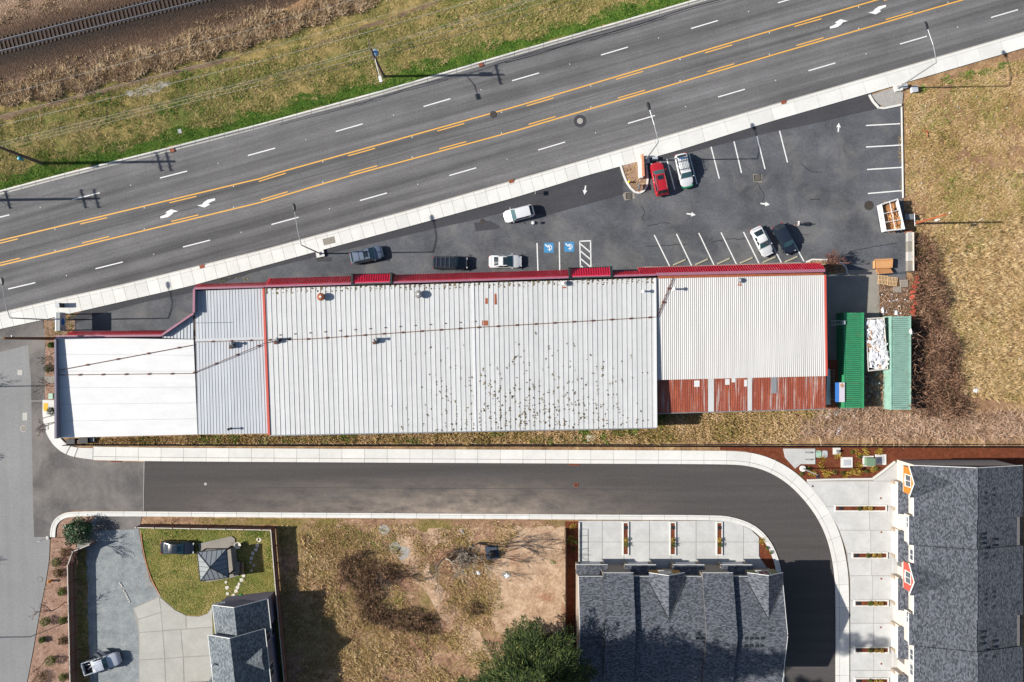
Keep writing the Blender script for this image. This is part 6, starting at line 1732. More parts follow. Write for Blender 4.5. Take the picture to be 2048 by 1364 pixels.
# ================================================================== SERVICE YARD THINGS
def container(label, x0, x1, y0, y1, mat, h=2.6):
    A = P(x0, y1); B = P(x1, y0); t = thing('shipping_container', label, 'container', ((A.x + B.x) / 2, (A.y + B.y) / 2, 0))
    n_ = int((B.y - A.y) / .28); m_ = MB()
    # corrugated top and long sides
    vs = []; fs = []
    for k in range(n_ * 4 + 1):
        y_ = A.y + (B.y - A.y) * k / (n_ * 4); w = .5 - .5 * math.cos(2 * PI * k / 4.0); z_ = h - .09 + .09 * w
        vs += [(A.x + .03 * w, y_, .15), (A.x + .03 * w, y_, h - .06), (A.x + .12, y_, z_), (B.x - .12, y_, z_), (B.x - .03 * w, y_, h - .06), (B.x - .03 * w, y_, .15)]
    for k in range(n_ * 4):
        for j in range(5): fs.append((k * 6 + j, k * 6 + j + 1, (k + 1) * 6 + j + 1, (k + 1) * 6 + j))
    m_.add(vs, fs).build('shell', mat, t)
    m_ = MB(); gr_ = random.Random(7)   # dirt and shade of the roof valleys, painted as dark strips
    for k in range(0, n_ * 4 + 1, 4):
        y_ = A.y + (B.y - A.y) * k / (n_ * 4)
        x0_, x1_ = A.x + .14 + gr_.random() * .3, B.x - .14 - gr_.random() * .3
        m_.add([(x0_, y_ - .035, h - .062), (x1_, y_ - .035, h - .062), (x1_, y_ + .035, h - .062), (x0_, y_ + .035, h - .062)], [(0, 1, 2, 3)])
    m_.build('groove_dirt_shade', 'groove_green' if mat == 'container_green' else 'groove_pale', t)['kind'] = 'stuff'
    for xx in (A.x, B.x):
        MB().box(xx - .06, xx + .06, A.y, B.y, h - .1, h + .02).build('top_rail', mat, t); MB().box(xx - .06, xx + .06, A.y, B.y, .0, .16).build('bottom_rail', mat, t)
        for yy in (A.y, B.y): MB().box(xx - .08, xx + .08, yy - .08, yy + .08, 0, h + .03).build('corner_post', mat, t)
    for yy in (A.y, B.y):
        MB().box(A.x, B.x, yy - .04, yy + .04, .1, h).build('end_wall', mat, t)
    for k in range(2): MB().tube([(A.x + (B.x - A.x) * (.4 + .2 * k), B.y + .06, .3), (A.x + (B.x - A.x) * (.4 + .2 * k), B.y + .06, h - .2)], .03, 6).build('locking_bar', 'grey_metal', t)
    return t
container('bright green shipping container beside the long shop building', 1673.5, 1711, 627.5, 812, 'container_green')
container('faded grey green shipping container half overgrown by brambles', 1765.5, 1803, 634.5, 815.5, 'container_pale')

def bin_box(name, label, cat, corners, z0, z1, mat, th=.1):
    """open topped box from its four top corners (pixels)"""
    q = [P(x, y, z1) for x, y in corners]; c_ = sum(q, Vector()) / 4
    t = thing(name, label, cat, (c_.x, c_.y, 0))
    inner = [lerp(p, c_, th / (p - c_).length * 1.3) for p in q]
    for i in range(4):
        j = (i + 1) % 4
        MB().prism([tuple(q[i].xy), tuple(q[j].xy), tuple(inner[j].xy), tuple(inner[i].xy)], z0, z1).build('side', mat, t)
        MB().tube([q[i], q[j]], .06, 5).build('rim', mat, t)
    MB().prism([tuple(p.xy) for p in inner], z0, z0 + .08).build('floor', 'dark_metal', t)
    return t, q, c_
def heap(name, label, q, z, n_, mats, seed, size=(.2, .8), cat='trash'):
    """crumpled sheets and scraps as separate lumps joined per colour under one pile"""
    r = random.Random(seed); c_ = sum(q, Vector()) / 4
    t = thing(name, label, cat, (c_.x, c_.y, z))
    for mi, mt in enumerate(mats):
        m_ = MB()
        for k in range(n_ // len(mats)):
            a, b = r.uniform(.06, .94), r.uniform(.05, .95)
            p = lerp(lerp(q[0], q[1], a), lerp(q[3], q[2], a), b); s_ = r.uniform(*size); an = r.random() * PI
            w = s_ * r.uniform(.3, .9); zz = z + r.uniform(-.1, .25)
            cs, sn = math.cos(an), math.sin(an)
            def pt(u, v, h): return (p.x + u * cs - v * sn, p.y + u * sn + v * cs, zz + h)
            h = [r.uniform(-.12, .2) for _ in range(5)]
            m_.add([pt(-s_ / 2, -w / 2, h[0]), pt(s_ / 2, -w / 2, h[1]), pt(s_ / 2 * r.uniform(.6, 1), w / 2, h[2]), pt(-s_ / 2, w / 2, h[3]), pt(0, 0, .15 + h[4] * .5), pt(0, 0, -.4)], [(0, 1, 4), (1, 2, 4), (2, 3, 4), (3, 0, 4), (1, 0, 5), (2, 1, 5), (3, 2, 5), (0, 3, 5)])
        o = m_.build('scraps', mt, t); o['kind'] = 'stuff'
    return t
dt, q, c_ = bin_box('dumpster', 'long rusty white roll off dumpster between the two green containers', 'dumpster', [(1731, 637), (1768, 635), (1775.5, 738), (1737, 742)], .15, 2.2, 'stone_pale')
heap('trash_heap', 'white packaging trash filling the roll off dumpster', [lerp(p, c_, .06) for p in q], 1.95, 330, ['trash_white'] * 9 + ['trash_grey', 'trash_tan'], 3, (.3, 1.2))
for lab, mt, pts in (('flat brown cardboard piece on the white trash', 'cardboard_dark', [(1744, 687), (1758, 685), (1762, 700), (1757, 704), (1749, 698)]), ('white foam block on the dumpster trash', 'trash_white', [(1742, 701), (1754, 700), (1758, 713), (1744, 720)])):
    tag(MB().prism([tuple(P(x, y, 2.2).xy) for x, y in pts], 2.14, 2.24).build('packaging_sheet', mt), lab, 'packaging')
tt, q, c_ = bin_box('trash_trailer', 'white open top trash trailer full of cardboard at the lot edge', 'trailer', [(1763, 408), (1795.5, 397.5), (1809.5, 458), (1772.5, 462)], .25, 1.7, 'white_metal', .12)
m_ = MB(); A, B = lerp(q[0], q[1], .5), lerp(q[3], q[2], .5); MB().tube([A, B], .05, 5).build('strap_bar', 'white_metal', tt)
for f in (.36, .68): MB().tube([lerp(q[0], q[3], f), lerp(q[1], q[2], f)], .05, 5).build('strap_bar', 'white_metal', tt)
for (u, v) in ((.15, .25), (.15, .8), (.85, .25), (.85, .8)):
    p = lerp(lerp(q[0], q[1], u), lerp(q[3], q[2], u), v); MB().tube([(p.x - .12, p.y, .3), (p.x + .12, p.y, .3)], .3, 12).build('wheel', 'tyre', tt)
heap('cardboard_heap', 'orange brown flattened boxes inside the white trailer', [lerp(p, c_, .12) for p in q], 1.0, 46, ['cardboard', 'cardboard', 'cardboard_dark'], 9, (.6, 1.6), 'cardboard')
def openbox(label, corners, z, mat):
    q = [P(x, y, z) for x, y in corners]; c_ = sum(q, Vector()) / 4; t = thing('cardboard_box', label, 'box', (c_.x, c_.y, 0))
    for i in range(4):
        j = (i + 1) % 4; a, b = q[i], q[j]; a2, b2 = lerp(a, c_, .03), lerp(b, c_, .03)
        MB().prism([tuple(a.xy), tuple(b.xy), tuple(b2.xy), tuple(a2.xy)], .02, z).build('side', mat, t)
    MB().prism([tuple(p.xy) for p in [lerp(p, c_, .05) for p in q]], z - .12, z - .06).build('bottom', mat, t)
    d = (q[0] - q[3]).normalized()
    MB().slab([q[0] + d * .01, q[1] + d * .01, q[1] + d * .22 - Vector((0, 0, .12)), q[0] + d * .22 - Vector((0, 0, .12))], .015).build('flap', mat, t)
    return t
openbox('large tan cardboard box lying open on the lot', [(1750, 521), (1786, 519.5), (1785, 535.5), (1750, 536.5)], .7, 'cardboard')
openbox('second tan cardboard box tilted below the large one', [(1754, 538), (1781, 537), (1787, 546), (1760, 549)], .6, 'cardboard_dark')
def pallet(label, px, py, rot, z, mat, w=1.25, l=1.05):
    g0 = P(px, py); t = thing('pallet', label, 'pallet', (g0.x, g0.y, z), rot); ORG[t.name] = Vector((0, 0, 0))
    for k in range(3): MB().box(-w / 2, w / 2, -l / 2 + k * (l - .1) / 2, -l / 2 + k * (l - .1) / 2 + .1, .02, .11).build('stringer', mat, t)
    for k in range(7): MB().box(-w / 2 + k * (w - .1) / 6, -w / 2 + k * (w - .1) / 6 + .1, -l / 2, l / 2, .11, .135).build('deck_board', mat, t)
    for k in range(3): MB().box(-w / 2 + k * (w - .1) / 2, -w / 2 + k * (w - .1) / 2 + .1, -l / 2, l / 2, -.005, .02).build('base_board', mat, t)
pallet('left of two pale wooden pallets side by side below the cardboard boxes', 1765, 560, -.08, .02, 'pallet_wood', 1.35, 1.25)
pallet('right of two pale wooden pallets side by side below the cardboard boxes', 1784, 563, -.1, .03, 'pallet_wood', 1.35, 1.25)
pallet('grey pallet half under the brambles, upper one', 1807, 567, .1, .05, 'pallet_grey', 1.1, 1.0)
pallet('grey pallet lying lowest beside the orange netting', 1794, 579, .05, .02, 'pallet_grey', 1.1, .8)
t = thing('concrete_barrier', 'long pale concrete and timber wall beside the trash trailer', 'wall', P(1816, 505).to_tuple())
for k in range(4):
    a, b = 465 + k * 19.5, 465 + (k + 1) * 19.5 - .5
    MB().prism(G([(1811.5, a), (1820, a), (1820, b), (1811.5, b)]), 0, .7).build('block', 'concrete_old' if k % 2 else 'concrete_gutter', t)
MB().prism(G([(1820.2, 466), (1821.6, 466), (1822, 543), (1820.6, 543)]), 0, .95).build('plank', 'wood_white', t)
MB().prism(G([(1808, 463), (1822, 460), (1822, 464), (1809, 466)]), 0, .4).build('end_board', 'wood_fence_red', t)
t = thing('swing_gate', 'two pale gate poles jutting from the shop corner into the yard', 'gate', P(1655, 551).to_tuple())
for a, b in (((1645, 552), (1700, 546)), ((1648, 553), (1716, 553.5))):
    MB().tube([P(a[0], a[1], 1.1), P(b[0], b[1], 1.1)], .05, 6).build('pole', 'grey_metal', t)
MB().tube([P(1648, 553, 0), P(1648, 553, 1.15)], .06, 6).build('post', 'grey_metal', t); MB().tube([P(1698, 549, 0), P(1698, 549, 1.15)], .05, 6).build('post', 'grey_metal', t)
tag(MB().tube([P(1755, 549, .9), P(1790, 546, .9), P(1826, 542, .8)], .04, 6).build('steel_pole', 'tarp'), 'long blue grey pole lying across the boxes and brambles', 'pole')
t = thing('step_ladder', 'aluminium ladder bridging shop roof and green container', 'ladder', P(1676, 646).to_tuple())
LA, LB = P(1661, 646, 3.3), P(1689, 645, 2.75)
dd = (LB - LA).normalized(); nn = Vector((-dd.y, dd.x, 0))
for sg in (-1, 1): MB().tube([LA + nn * .36 * sg, LB + nn * .27 * sg], .035, 5).build('stile', 'grey_metal', t)
for k in range(9):
    p = lerp(LA, LB, (k + .3) / 9); MB().tube([p - nn * .34, p + nn * .34], .03, 4).build('rung', 'grey_metal', t)
MB().obox(tuple(LB + Vector((-.1, 0, .03))), (.36, .5, .06), 0).build('platform', 'white_metal', t)
t = thing('ladder', 'dark ladder lying in the gap beside the red lean to', 'ladder', P(1664, 775).to_tuple())
for xx in (1661, 1668): MB().tube([P(xx, 738, .9), P(xx, 800, .9)], .04, 5).build('stile', 'grey_metal', t)
for k in range(10): MB().tube([P(1661, 741 + k * 6.4, .9), P(1668, 741 + k * 6.4, .9)], .028, 4).build('rung', 'grey_metal', t)
tag(MB().slab([P(1655, 738, 2.2), P(1660, 738, 1.6), P(1661, 809, 1.2), P(1651.5, 809, 2.2)], .05).build('plastic_sheet', 'trash_white'), 'long white plastic panel leaning against the red lean to', 'panel')
tag(MB().prism(G([(1653, 720), (1673, 720), (1673, 818), (1655, 818)]), 0, .35).build('timber_stack', 'wood_fence_red'), 'reddish timber boards stacked along the lean to wall', 'timber')
t = thing('discarded_sign', 'old blue and pale pink sign board propped on the green container', 'sign board', P(1680, 785).to_tuple())
MB().slab([P(1678.5, 765, 2.75), P(1689.5, 765, 2.75), P(1689.5, 804, 2.75), P(1678.5, 804, 2.75)], .05).build('face_panel', 'sign_face', t)
MB().slab([P(1670.5, 765, 2.6), P(1678, 765, 2.75), P(1678, 804, 2.75), P(1670.5, 804, 2.6)], .05).build('side_panel', 'sign_blue', t)
MB().obox(tuple(P(1684, 771, 2.77)), (.4, .5, .02), .6).build('mark', 'trash_tan', t)
tag(MB().obox(tuple(P(1818, 434, .5)), (1.3, .75, .5), 0).build('metal_cabinet', 'solar_grey'), 'blue grey metal cabinet right of the white trailer', 'cabinet')
t = thing('pipe_frame', 'thin grey pipe frame standing by the reddish pole', 'frame', P(1832, 440).to_tuple())
MB().tube([P(1829, 427, 0), P(1829, 427, 1.3), P(1830, 452, 1.3), P(1830, 452, 0)], .035, 5).build('pipe', 'grey_metal', t)
MB().tube([P(1824, 428, 1.0), P(1834, 426, 1.0)], .035, 5).build('pipe', 'rust', t)
for k, (px, py, w, l, mt, lab) in enumerate(((1766, 622, .5, 1.4, 'trash_white', 'narrow white sheet on the ground above the dumpster'), (1793, 626, .7, .9, 'trash_white', 'crumpled white bag above the faded container'), (1822, 663, .5, .9, 'trash_white', 'white bag caught at the corner of the faded container'))):
    g0 = P(px, py); zt = 2.65 if k == 2 else .05
    g0 = P(px, py, zt); m_ = MB(); r = random.Random(k)
    pts = [(g0.x + w / 2 * r.uniform(.7, 1.2) * math.cos(a), g0.y + l / 2 * r.uniform(.7, 1.2) * math.sin(a)) for a in np.linspace(0, 2 * PI, 9)[:-1]]
    m_.add([(x, y, zt) for x, y in pts] + [(g0.x, g0.y, zt + .25)], [(i, (i + 1) % 8, 8) for i in range(8)]); tag(m_.build('plastic_bag', mt), lab, 'trash')
def rag(label, px, py, w, l, rot, mat='trash_white', seed=0, h=.25):
    g0 = P(px, py); r = random.Random(seed); m_ = MB(); n_ = 14; vs = []
    for ring, f in ((0, 1), (1, .55)):
        for k in range(n_):
            a = 2 * PI * k / n_; e = r.uniform(.65, 1.25) * f
            u, v = w / 2 * e * math.cos(a), l / 2 * e * math.sin(a)
            vs.append((g0.x + u * math.cos(rot) - v * math.sin(rot), g0.y + u * math.sin(rot) + v * math.cos(rot), .02 + (0 if ring == 0 else h * r.uniform(.4, 1))))
    vs.append((g0.x, g0.y, h * .9))
    fs = [(k, (k + 1) % n_, n_ + (k + 1) % n_, n_ + k) for k in range(n_)] + [(n_ + k, n_ + (k + 1) % n_, 2 * n_) for k in range(n_)]
    tag(m_.add(vs, fs).build('plastic_sheet', mat), label, 'trash')
rag('big crumpled white plastic below the corner of the red lean to', 1656, 830, 1.1, 2.0, -.5, seed=1); rag('white plastic scrap right of the big crumpled plastic', 1671, 827, .9, .7, .2, seed=2)
rag('twisted white plastic strip lowest in the brambles', 1679, 858, .6, 2.0, -.45, seed=3); rag('small white rag below the green container', 1707, 832, .5, .7, .2, seed=4)
rag('pale round plastic in the dry grass at the far right', 1953, 778, 1.1, 1.0, .3, seed=5, h=.1); rag('pale plastic scrap in the dry field beside the brambles', 1898, 521, .7, 1.2, .3, 'trash_grey', 6, .1)
rag('white rags at the foot of the bare tree in the waste lot', 957, 1146, .6, 1.0, .8, seed=7, h=.15); rag('pale blue scrap lying in the waste lot', 925, 1063, .45, .9, .5, 'trash_grey', 8, .12); rag('white cloth on the bare dirt', 1015, 1151, .9, .8, .5, seed=9, h=.12)
t = thing('covered_bin', 'black bin on a dark blue square pallet in the waste lot', 'bin', P(982, 1105).to_tuple())
MB().prism(G([(970, 1092), (996, 1090), (998, 1116), (973, 1119)]), 0, .22).build('pallet_base', 'tarp', t)
MB().prism(G([(972, 1094), (994, 1093), (996, 1114), (975, 1116)]), .22, .3).build('tarp', 'tarp', t)
g0 = P(984, 1106); MB().lathe(g0.x, g0.y, [(.5, .28), (.52, .8), (.42, .95), (.15, 1.02)], 14).build('bin', 'black', t)

# yard things
r = random.Random(4)
ORD = 'first second third fourth fifth sixth seventh eighth ninth tenth eleventh twelfth thirteenth fourteenth fifteenth sixteenth seventeenth eighteenth last'.split()
stones = [(452, 1164), (454, 1175), (455, 1187), (459, 1197), (467, 1191), (472, 1182), (475, 1175), (478, 1168), (483, 1160), (487, 1151), (503, 1141), (508, 1131), (501, 1125), (503, 1116), (506, 1107), (512, 1099), (515, 1091), (519, 1080), (516, 1079)]
for i, (x, y) in enumerate(stones):
    s_ = r.uniform(2.6, 4.2); n_ = 8
    pts = [(x + s_ * r.uniform(.8, 1.15) * math.cos(2 * PI * k / n_), y + s_ * r.uniform(.8, 1.15) * math.sin(2 * PI * k / n_)) for k in range(n_)]
    tag(MB().prism(G(pts), -.05, .04).build('stepping_stone', 'stone_pale'), 'pale stepping stone, %s along the path counted from below the pavilion' % ORD[i], 'stone', 'stepping stones in the lawn')
pts = resample(smooth_line([(281, 1058), (286, 1100), (296, 1140), (306, 1165), (320, 1190)]), 3.0)
eb = thing('brick_edging', 'row of small tan bricks along the curved lawn edge', 'edging', P(296, 1130).to_tuple())
for k, (x, y) in enumerate(pts[4:]):
    g0 = P(x, y); MB().obox((g0.x, g0.y, .03), (.17, .1, .12), math.atan2(-(pts[min(k + 5, len(pts) - 1)][1] - y), pts[min(k + 5, len(pts) - 1)][0] - x + .001)).build('brick', 'brick_orange', eb)
eb = thing('stone_edging', 'broken line of pale stones across the gravel drive', 'edging', P(250, 1190).to_tuple())
for k, (x, y) in enumerate(((240, 1166), (242, 1169), (244, 1172), (248, 1182), (251, 1186), (253, 1190), (255, 1194), (257, 1198), (259, 1203))):
    g0 = P(x, y); MB().obox((g0.x, g0.y, .03), (.15, .2, .1), .5 + k).build('stone', 'stone_pale', eb)
t = thing('wood_bench', 'weathered wooden bench at the right edge of the patio', 'bench', P(485, 1133).to_tuple())
A = P(487, 1134); 
for k in range(3): MB().box(A.x - .5 + k * .2, A.x - .34 + k * .2, A.y - .8, A.y + .8, .42, .46).build('seat_slat', 'wood_fence', t)
for k in range(2): MB().box(A.x + .14 + k * .06, A.x + .18 + k * .06, A.y - .8, A.y + .8, .55 + k * .2, .69 + k * .2).build('back_slat', 'pallet_wood', t)
for sx_ in (-.45, .12):
    for sy_ in (-.7, .7): MB().box(A.x + sx_ - .04, A.x + sx_ + .04, A.y + sy_ - .04, A.y + sy_ + .04, 0, .43 if sx_ < 0 else .95).build('leg', 'wood_fence', t)
t = thing('patio_grill', 'dark low planter box left of the bench on the patio', 'box', P(474, 1130).to_tuple()); A = P(478, 1132)
MB().box(A.x - .35, A.x + .25, A.y - .75, A.y + .75, .1, .55).build('box', 'wall_dark', t); MB().box(A.x - .38, A.x + .28, A.y - .78, A.y + .78, .55, .6).build('lid', 'concrete_old', t)
t = thing('wheelbarrow', 'cream coloured wheelbarrow on the lawn', 'wheelbarrow', P(478, 1089).to_tuple()); A = P(478, 1089)
MB().lathe(A.x, A.y, [(.25, .3), (.48, .6), (.5, .62), (.42, .62), (.22, .36)], 12).build('tray', 'stone_pale', t)
MB().tube([(A.x + .3, A.y + .05, .2), (A.x + .3, A.y - .05, .2)], .2, 10).build('wheel', 'tyre', t)
for sg in (-1, 1): MB().tube([(A.x + .3, A.y + .12 * sg, .2), (A.x - .9, A.y + .28 * sg, .55)], .025, 5).build('handle', 'wood_fence', t)
A = P(482, 1192); m_ = MB()
for k in range(5): m_.tube([(A.x + (.28 - .03 * k) * math.cos(a), A.y + (.28 - .03 * k) * math.sin(a), .05 + .05 * k) for a in np.linspace(0, 2 * PI, 15)], .03, 5)
tag(m_.build('garden_hose', 'hose_green'), 'coiled bright green hose at the corner of the house', 'hose')
for lab, px, py, mt in (('two green plastic tubs behind the big laurel bush', 134, 1053, 'utility_pale_green'), ('small pale tub at the foot of the laurel bush', 143, 1074, 'trash_white')):
    g0 = P(px, py); tag(MB().lathe(g0.x, g0.y, [(.2, 0), (.26, .45), (.27, .47), (.22, .47), (.18, .1)], 12).build('plastic_tub', mt), lab, 'tub')
g0 = P(105, 792); tag(MB().box(g0.x - .3, g0.x + .3, g0.y - .4, g0.y + .4, 0, .5).build('utility_box', 'utility_pale_green'), 'small pale green utility box in the roadside bed', 'utility box')
t = thing('rear_shed_pile', 'dark clutter of boards behind the white roofed shop corner', 'clutter', P(160, 884).to_tuple())
for k, (px, py, w, l, h, mt) in enumerate(((146, 882, 1.2, .7, .7, 'dark_metal'), (160, 883, .9, .5, .5, 'wood_fence'), (172, 880, 1.3, .8, .8, 'black'), (186, 879, .7, .5, .4, 'grey_metal'))):
    A = P(px, py); MB().box(A.x - w / 2, A.x + w / 2, A.y - l / 2, A.y + l / 2, -.06, h).build('crate', mt, t)
A = P(1182, 876); tag(MB().obox((A.x, A.y, .02), (1.2, .85, .1), .15).build('stone_slab', 'stone_pale'), 'pale flat stone slab in the grass behind the main roof', 'slab')
A = P(360, 263); tag(MB().obox((A.x, A.y, .05), (.5, .6, .12), .3).build('cardboard_scrap', 'lid_grey'), 'pale lilac scrap lying in the green verge', 'trash')
net = thing('orange_netting', 'torn orange safety netting strung through the brambles', 'netting', P(1827, 600).to_tuple())
r = random.Random(2)
for k in range(9):
    A = P(1828 + r.uniform(-4, 4), 555 + k * 10, .6); m_ = MB()
    for j in range(3):
        m_.slab([A + Vector((r.uniform(-.5, 0), r.uniform(-.4, 0), r.uniform(0, .3))), A + Vector((r.uniform(0, .5), r.uniform(-.4, 0), r.uniform(0, .3))), A + Vector((r.uniform(0, .5), r.uniform(0, .4), r.uniform(0, .3))), A + Vector((r.uniform(-.5, 0), r.uniform(0, .4), r.uniform(0, .3)))], .02)
    m_.build('net_piece', 'orange_net', net)
A = P(1853, 266); m_ = MB(); m_.tube([(A.x - .6, A.y + .5, .15), (A.x, A.y, .25), (A.x + .1, A.y - .6, .1)], .05, 4); m_.tube([(A.x - .3, A.y + .15, .2), (A.x + .6, A.y + .1, .15)], .05, 4)
tag(m_.build('netting_scrap', 'orange_net'), 'small scrap of orange netting in the dry field', 'netting')
# ================================================================== VEGETATION
def inside(poly, x, y):
    poly = np.array(poly); n = len(poly); res = np.zeros(len(x), bool); j = n - 1
    for i in range(n):
        xi, yi = poly[i]; xj, yj = poly[j]
        cnd = ((yi > y) != (yj > y)) & (x < (xj - xi) * (y - yi) / (yj - yi + 1e-12) + xi)
        res ^= cnd; j = i
    return res
def vnoise(x, y, cell, seed):
    """smooth value noise 0..1 at pixel positions"""
    g = np.random.default_rng(seed).random((256, 256)); u = x / cell + 100; v = y / cell + 100
    i = np.floor(u).astype(int); j = np.floor(v).astype(int); fu = u - i; fv = v - j
    fu = fu * fu * (3 - 2 * fu); fv = fv * fv * (3 - 2 * fv); G_ = lambda a, b: g[a % 256, b % 256]
    return (G_(i, j) * (1 - fu) + G_(i + 1, j) * fu) * (1 - fv) + (G_(i, j + 1) * (1 - fu) + G_(i + 1, j + 1) * fu) * fv
def scatter_pts(poly, dens, mask=None, seed=1):
    rng = np.random.default_rng(seed); a = np.array(poly); lo, hi = a.min(0), a.max(0)
    lo = np.maximum(lo, [-30, -30]); hi = np.minimum(hi, [2080, 1394])
    n = int((hi[0] - lo[0]) * (hi[1] - lo[1]) / S / S * dens)
    x = rng.uniform(lo[0], hi[0], n); y = rng.uniform(lo[1], hi[1], n)
    k = inside(poly, x, y)
    if mask is not None: k &= rng.random(n) < mask(x, y)
    return x[k], y[k], rng
def tufts(name, label, poly, dens, h, w, mat, blades=4, lean=.8, mask=None, seed=1, z=-.05, spread=.1, flow=None, hmod=None):
    """grass as loose blades: one triangle each, leaning every way"""
    x, y, rng = scatter_pts(poly, dens, mask, seed); n = len(x)
    hm = .3 + 1.15 * vnoise(x, y, 9, seed + 300) * (.5 + vnoise(x, y, 26, seed + 301)) if hmod is None else hmod(x, y)
    X = np.repeat((x - 1024) / S, blades); Y = np.repeat((682 - y) / S, blades); hm = np.repeat(hm, blades); m = len(X)
    X = X + rng.normal(0, spread, m); Y = Y + rng.normal(0, spread, m)
    hh = rng.uniform(h[0], h[1], m) * hm; a = rng.uniform(0, 2 * PI, m) if flow is None else rng.normal(flow, .7, m)
    le = lean * rng.uniform(.4, 1.3, m); ww = w * rng.uniform(.6, 1.4, m) / 2
    dx, dy = np.cos(a), np.sin(a); v = np.zeros((m, 3, 3))
    v[:, 0] = np.stack([X - dy * ww, Y + dx * ww, np.full(m, z)], 1); v[:, 1] = np.stack([X + dy * ww, Y - dx * ww, np.full(m, z)], 1)
    v[:, 2] = np.stack([X + dx * le * hh, Y + dy * le * hh, z + hh], 1)
    return tri_mesh(name, v.reshape(-1, 3), None, mat, kind='stuff', label=label)
def canes(name, label, poly, dens, h, length, w, mat, mask=None, seed=1, z=-.05, segs=4, hmod=None):
    """arching bramble stems as thin ribbons"""
    x, y, rng = scatter_pts(poly, dens, mask, seed); m = len(x)
    X = (x - 1024) / S; Y = (682 - y) / S; a = rng.uniform(0, 2 * PI, m); hh = rng.uniform(h[0], h[1], m) * (1 if hmod is None else hmod(x, y)); ll = rng.uniform(*length, m)
    dx, dy = np.cos(a), np.sin(a); bend = rng.normal(0, .5, m); out = []
    def pt(t):
        s_ = ll * t; ang = a + bend * t
        return np.stack([X + np.cos(ang) * s_, Y + np.sin(ang) * s_, z + hh * (.25 + 1.6 * t - 1.35 * t * t)], 1)
    wv = np.stack([-dy, dx, np.zeros(m)], 1) * w / 2; wv[:, 2] = rng.normal(0, w * .3, m)
    for k in range(segs):
        p0, p1 = pt(k / segs), pt((k + 1) / segs); f0, f1 = 1 - .7 * k / segs, 1 - .7 * (k + 1) / segs
        out.append(np.stack([p0 - wv * f0, p0 + wv * f0, p1 + wv * f1, p1 - wv * f1], 1))
    v = np.concatenate(out, 0)
    return tri_mesh(name, v.reshape(-1, 3), None, mat, kind='stuff', label=label, quads=True)
def leaves(n, center, rad, size, rng, shell=.55, flat=0.0):
    """leaf quads through an ellipsoid, denser towards its outside"""
    d = rng.normal(0, 1, (n, 3)); d /= np.linalg.norm(d, axis=1)[:, None]
    r_ = shell + (1 - shell) * rng.random(n) ** .5
    lump = 1 + .22 * np.sin(d[:, 0] * 5 + center[0] * 3) * np.cos(d[:, 1] * 6 + center[1]) + .1 * rng.normal(0, 1, n)
    p = np.array(center) + d * (r_ * lump)[:, None] * np.array(rad)
    u = rng.normal(0, 1, (n, 3)); u /= np.linalg.norm(u, axis=1)[:, None]; t = np.cross(u, d + rng.normal(0, .6, (n, 3))); t /= np.linalg.norm(t, axis=1)[:, None] + 1e-9
    s_ = size * rng.uniform(.6, 1.4, n)[:, None] / 2
    return np.stack([p - u * s_, p - t * s_ * .55, p + u * s_, p + t * s_ * .55], 1).reshape(-1, 3)
band = lambda f0, f1, xs: [(x, f0(x)) for x in xs] + [(x, f1(x)) for x in xs[::-1]]
kn_ = lambda x: yat(KN, x)
XS = list(range(-30, 1420, 30))

# verge
vpoly = [(-30, 250), (0, 240), (300, 158), (480, 120), (700, 66), (860, 12), (880, -30), (1500, -30), (1404, -26)] + [(x, kn_(x) - 25 + 6 * math.sin(x * .06)) for x in range(1400, -31, -20)]
gm = lambda x, y: np.clip((vnoise(x, y, 60, 3) * .6 + vnoise(x, y, 22, 4) * .4 - .35) * 4, .25, 1)
tufts('verge_grass', 'short green and tan grass of the verge', vpoly, 66, (.1, .3), .06, 'blade_verge', 4, 1.1, seed=2, mask=lambda x, y: np.clip((vnoise(x, y, 30, 93) * .4 + vnoise(x, y, 9, 94) * .6 - .28) * 5, .1, 1))
tufts('verge_weeds', 'tufts of greener weeds in the verge', vpoly, 10, (.1, .3), .1, 'blade_green', 5, .9, mask=lambda x, y: np.clip((vnoise(x, y, 45, 8) - .55) * 5, 0, 1), seed=3)
tufts('kerb_grass', 'bright green grass along the north kerb', [(x, kn_(x) - 7) for x in XS] + [(x, kn_(x) - 36 + 10 * math.sin(x * .05)) for x in XS[::-1]], 80, (.08, .22), .07, 'blade_green', 4, 1.2, seed=4)
tufts('mown_grass', 'thin dry grass between brush and path', [(-30, 222), (150, 178), (300, 140), (520, 84), (720, 20), (780, -30), (880, -30), (700, 62), (480, 112), (300, 150), (0, 230), (-30, 240)], 30, (.06, .2), .07, 'blade_verge', 4, 1.0, seed=5)
by = lambda x: float(np.interp(x, [-30, 0, 110, 300, 520, 700, 800], [190, 185, 172, 122, 62, 4, -30]))
brush = [(x, by(x) - 26 + 9 * math.sin(x * .045)) for x in range(-30, 800, 20)] + [(x, by(x) + 24 + 6 * math.sin(x * .08)) for x in range(780, -31, -20)]
hb = lambda x, y: .45 + 1.1 * vnoise(x, y, 18, 12)
tufts('tall_dry_grass', 'tall dry tan grass bank below the railway', brush, 40, (.3, .85), .09, 'blade_tall', 6, .95, seed=6, hmod=hb, spread=.14, mask=lambda x, y: np.clip((vnoise(x, y, 13, 13) - .2) * 3, .1, 1))
canes('dry_brush', 'brown dead brush along the railway bank', brush, 6, (.4, 1.0), (.4, 1.1), .045, 'cane', mask=lambda x, y: np.clip((vnoise(x, y, 26, 14) - .5) * 4, 0, 1), seed=7)
tufts('ballast_grass', 'sparse pale grass at the ballast edge', [(-30, 150), (300, 74), (560, -10), (640, -30), (720, -30), (520, 46), (300, 104), (-30, 172)], 26, (.1, .35), .06, 'blade_tall', 3, .8, mask=lambda x, y: np.clip((vnoise(x, y, 20, 31) - .3) * 3, 0, 1), seed=8, z=-.02)
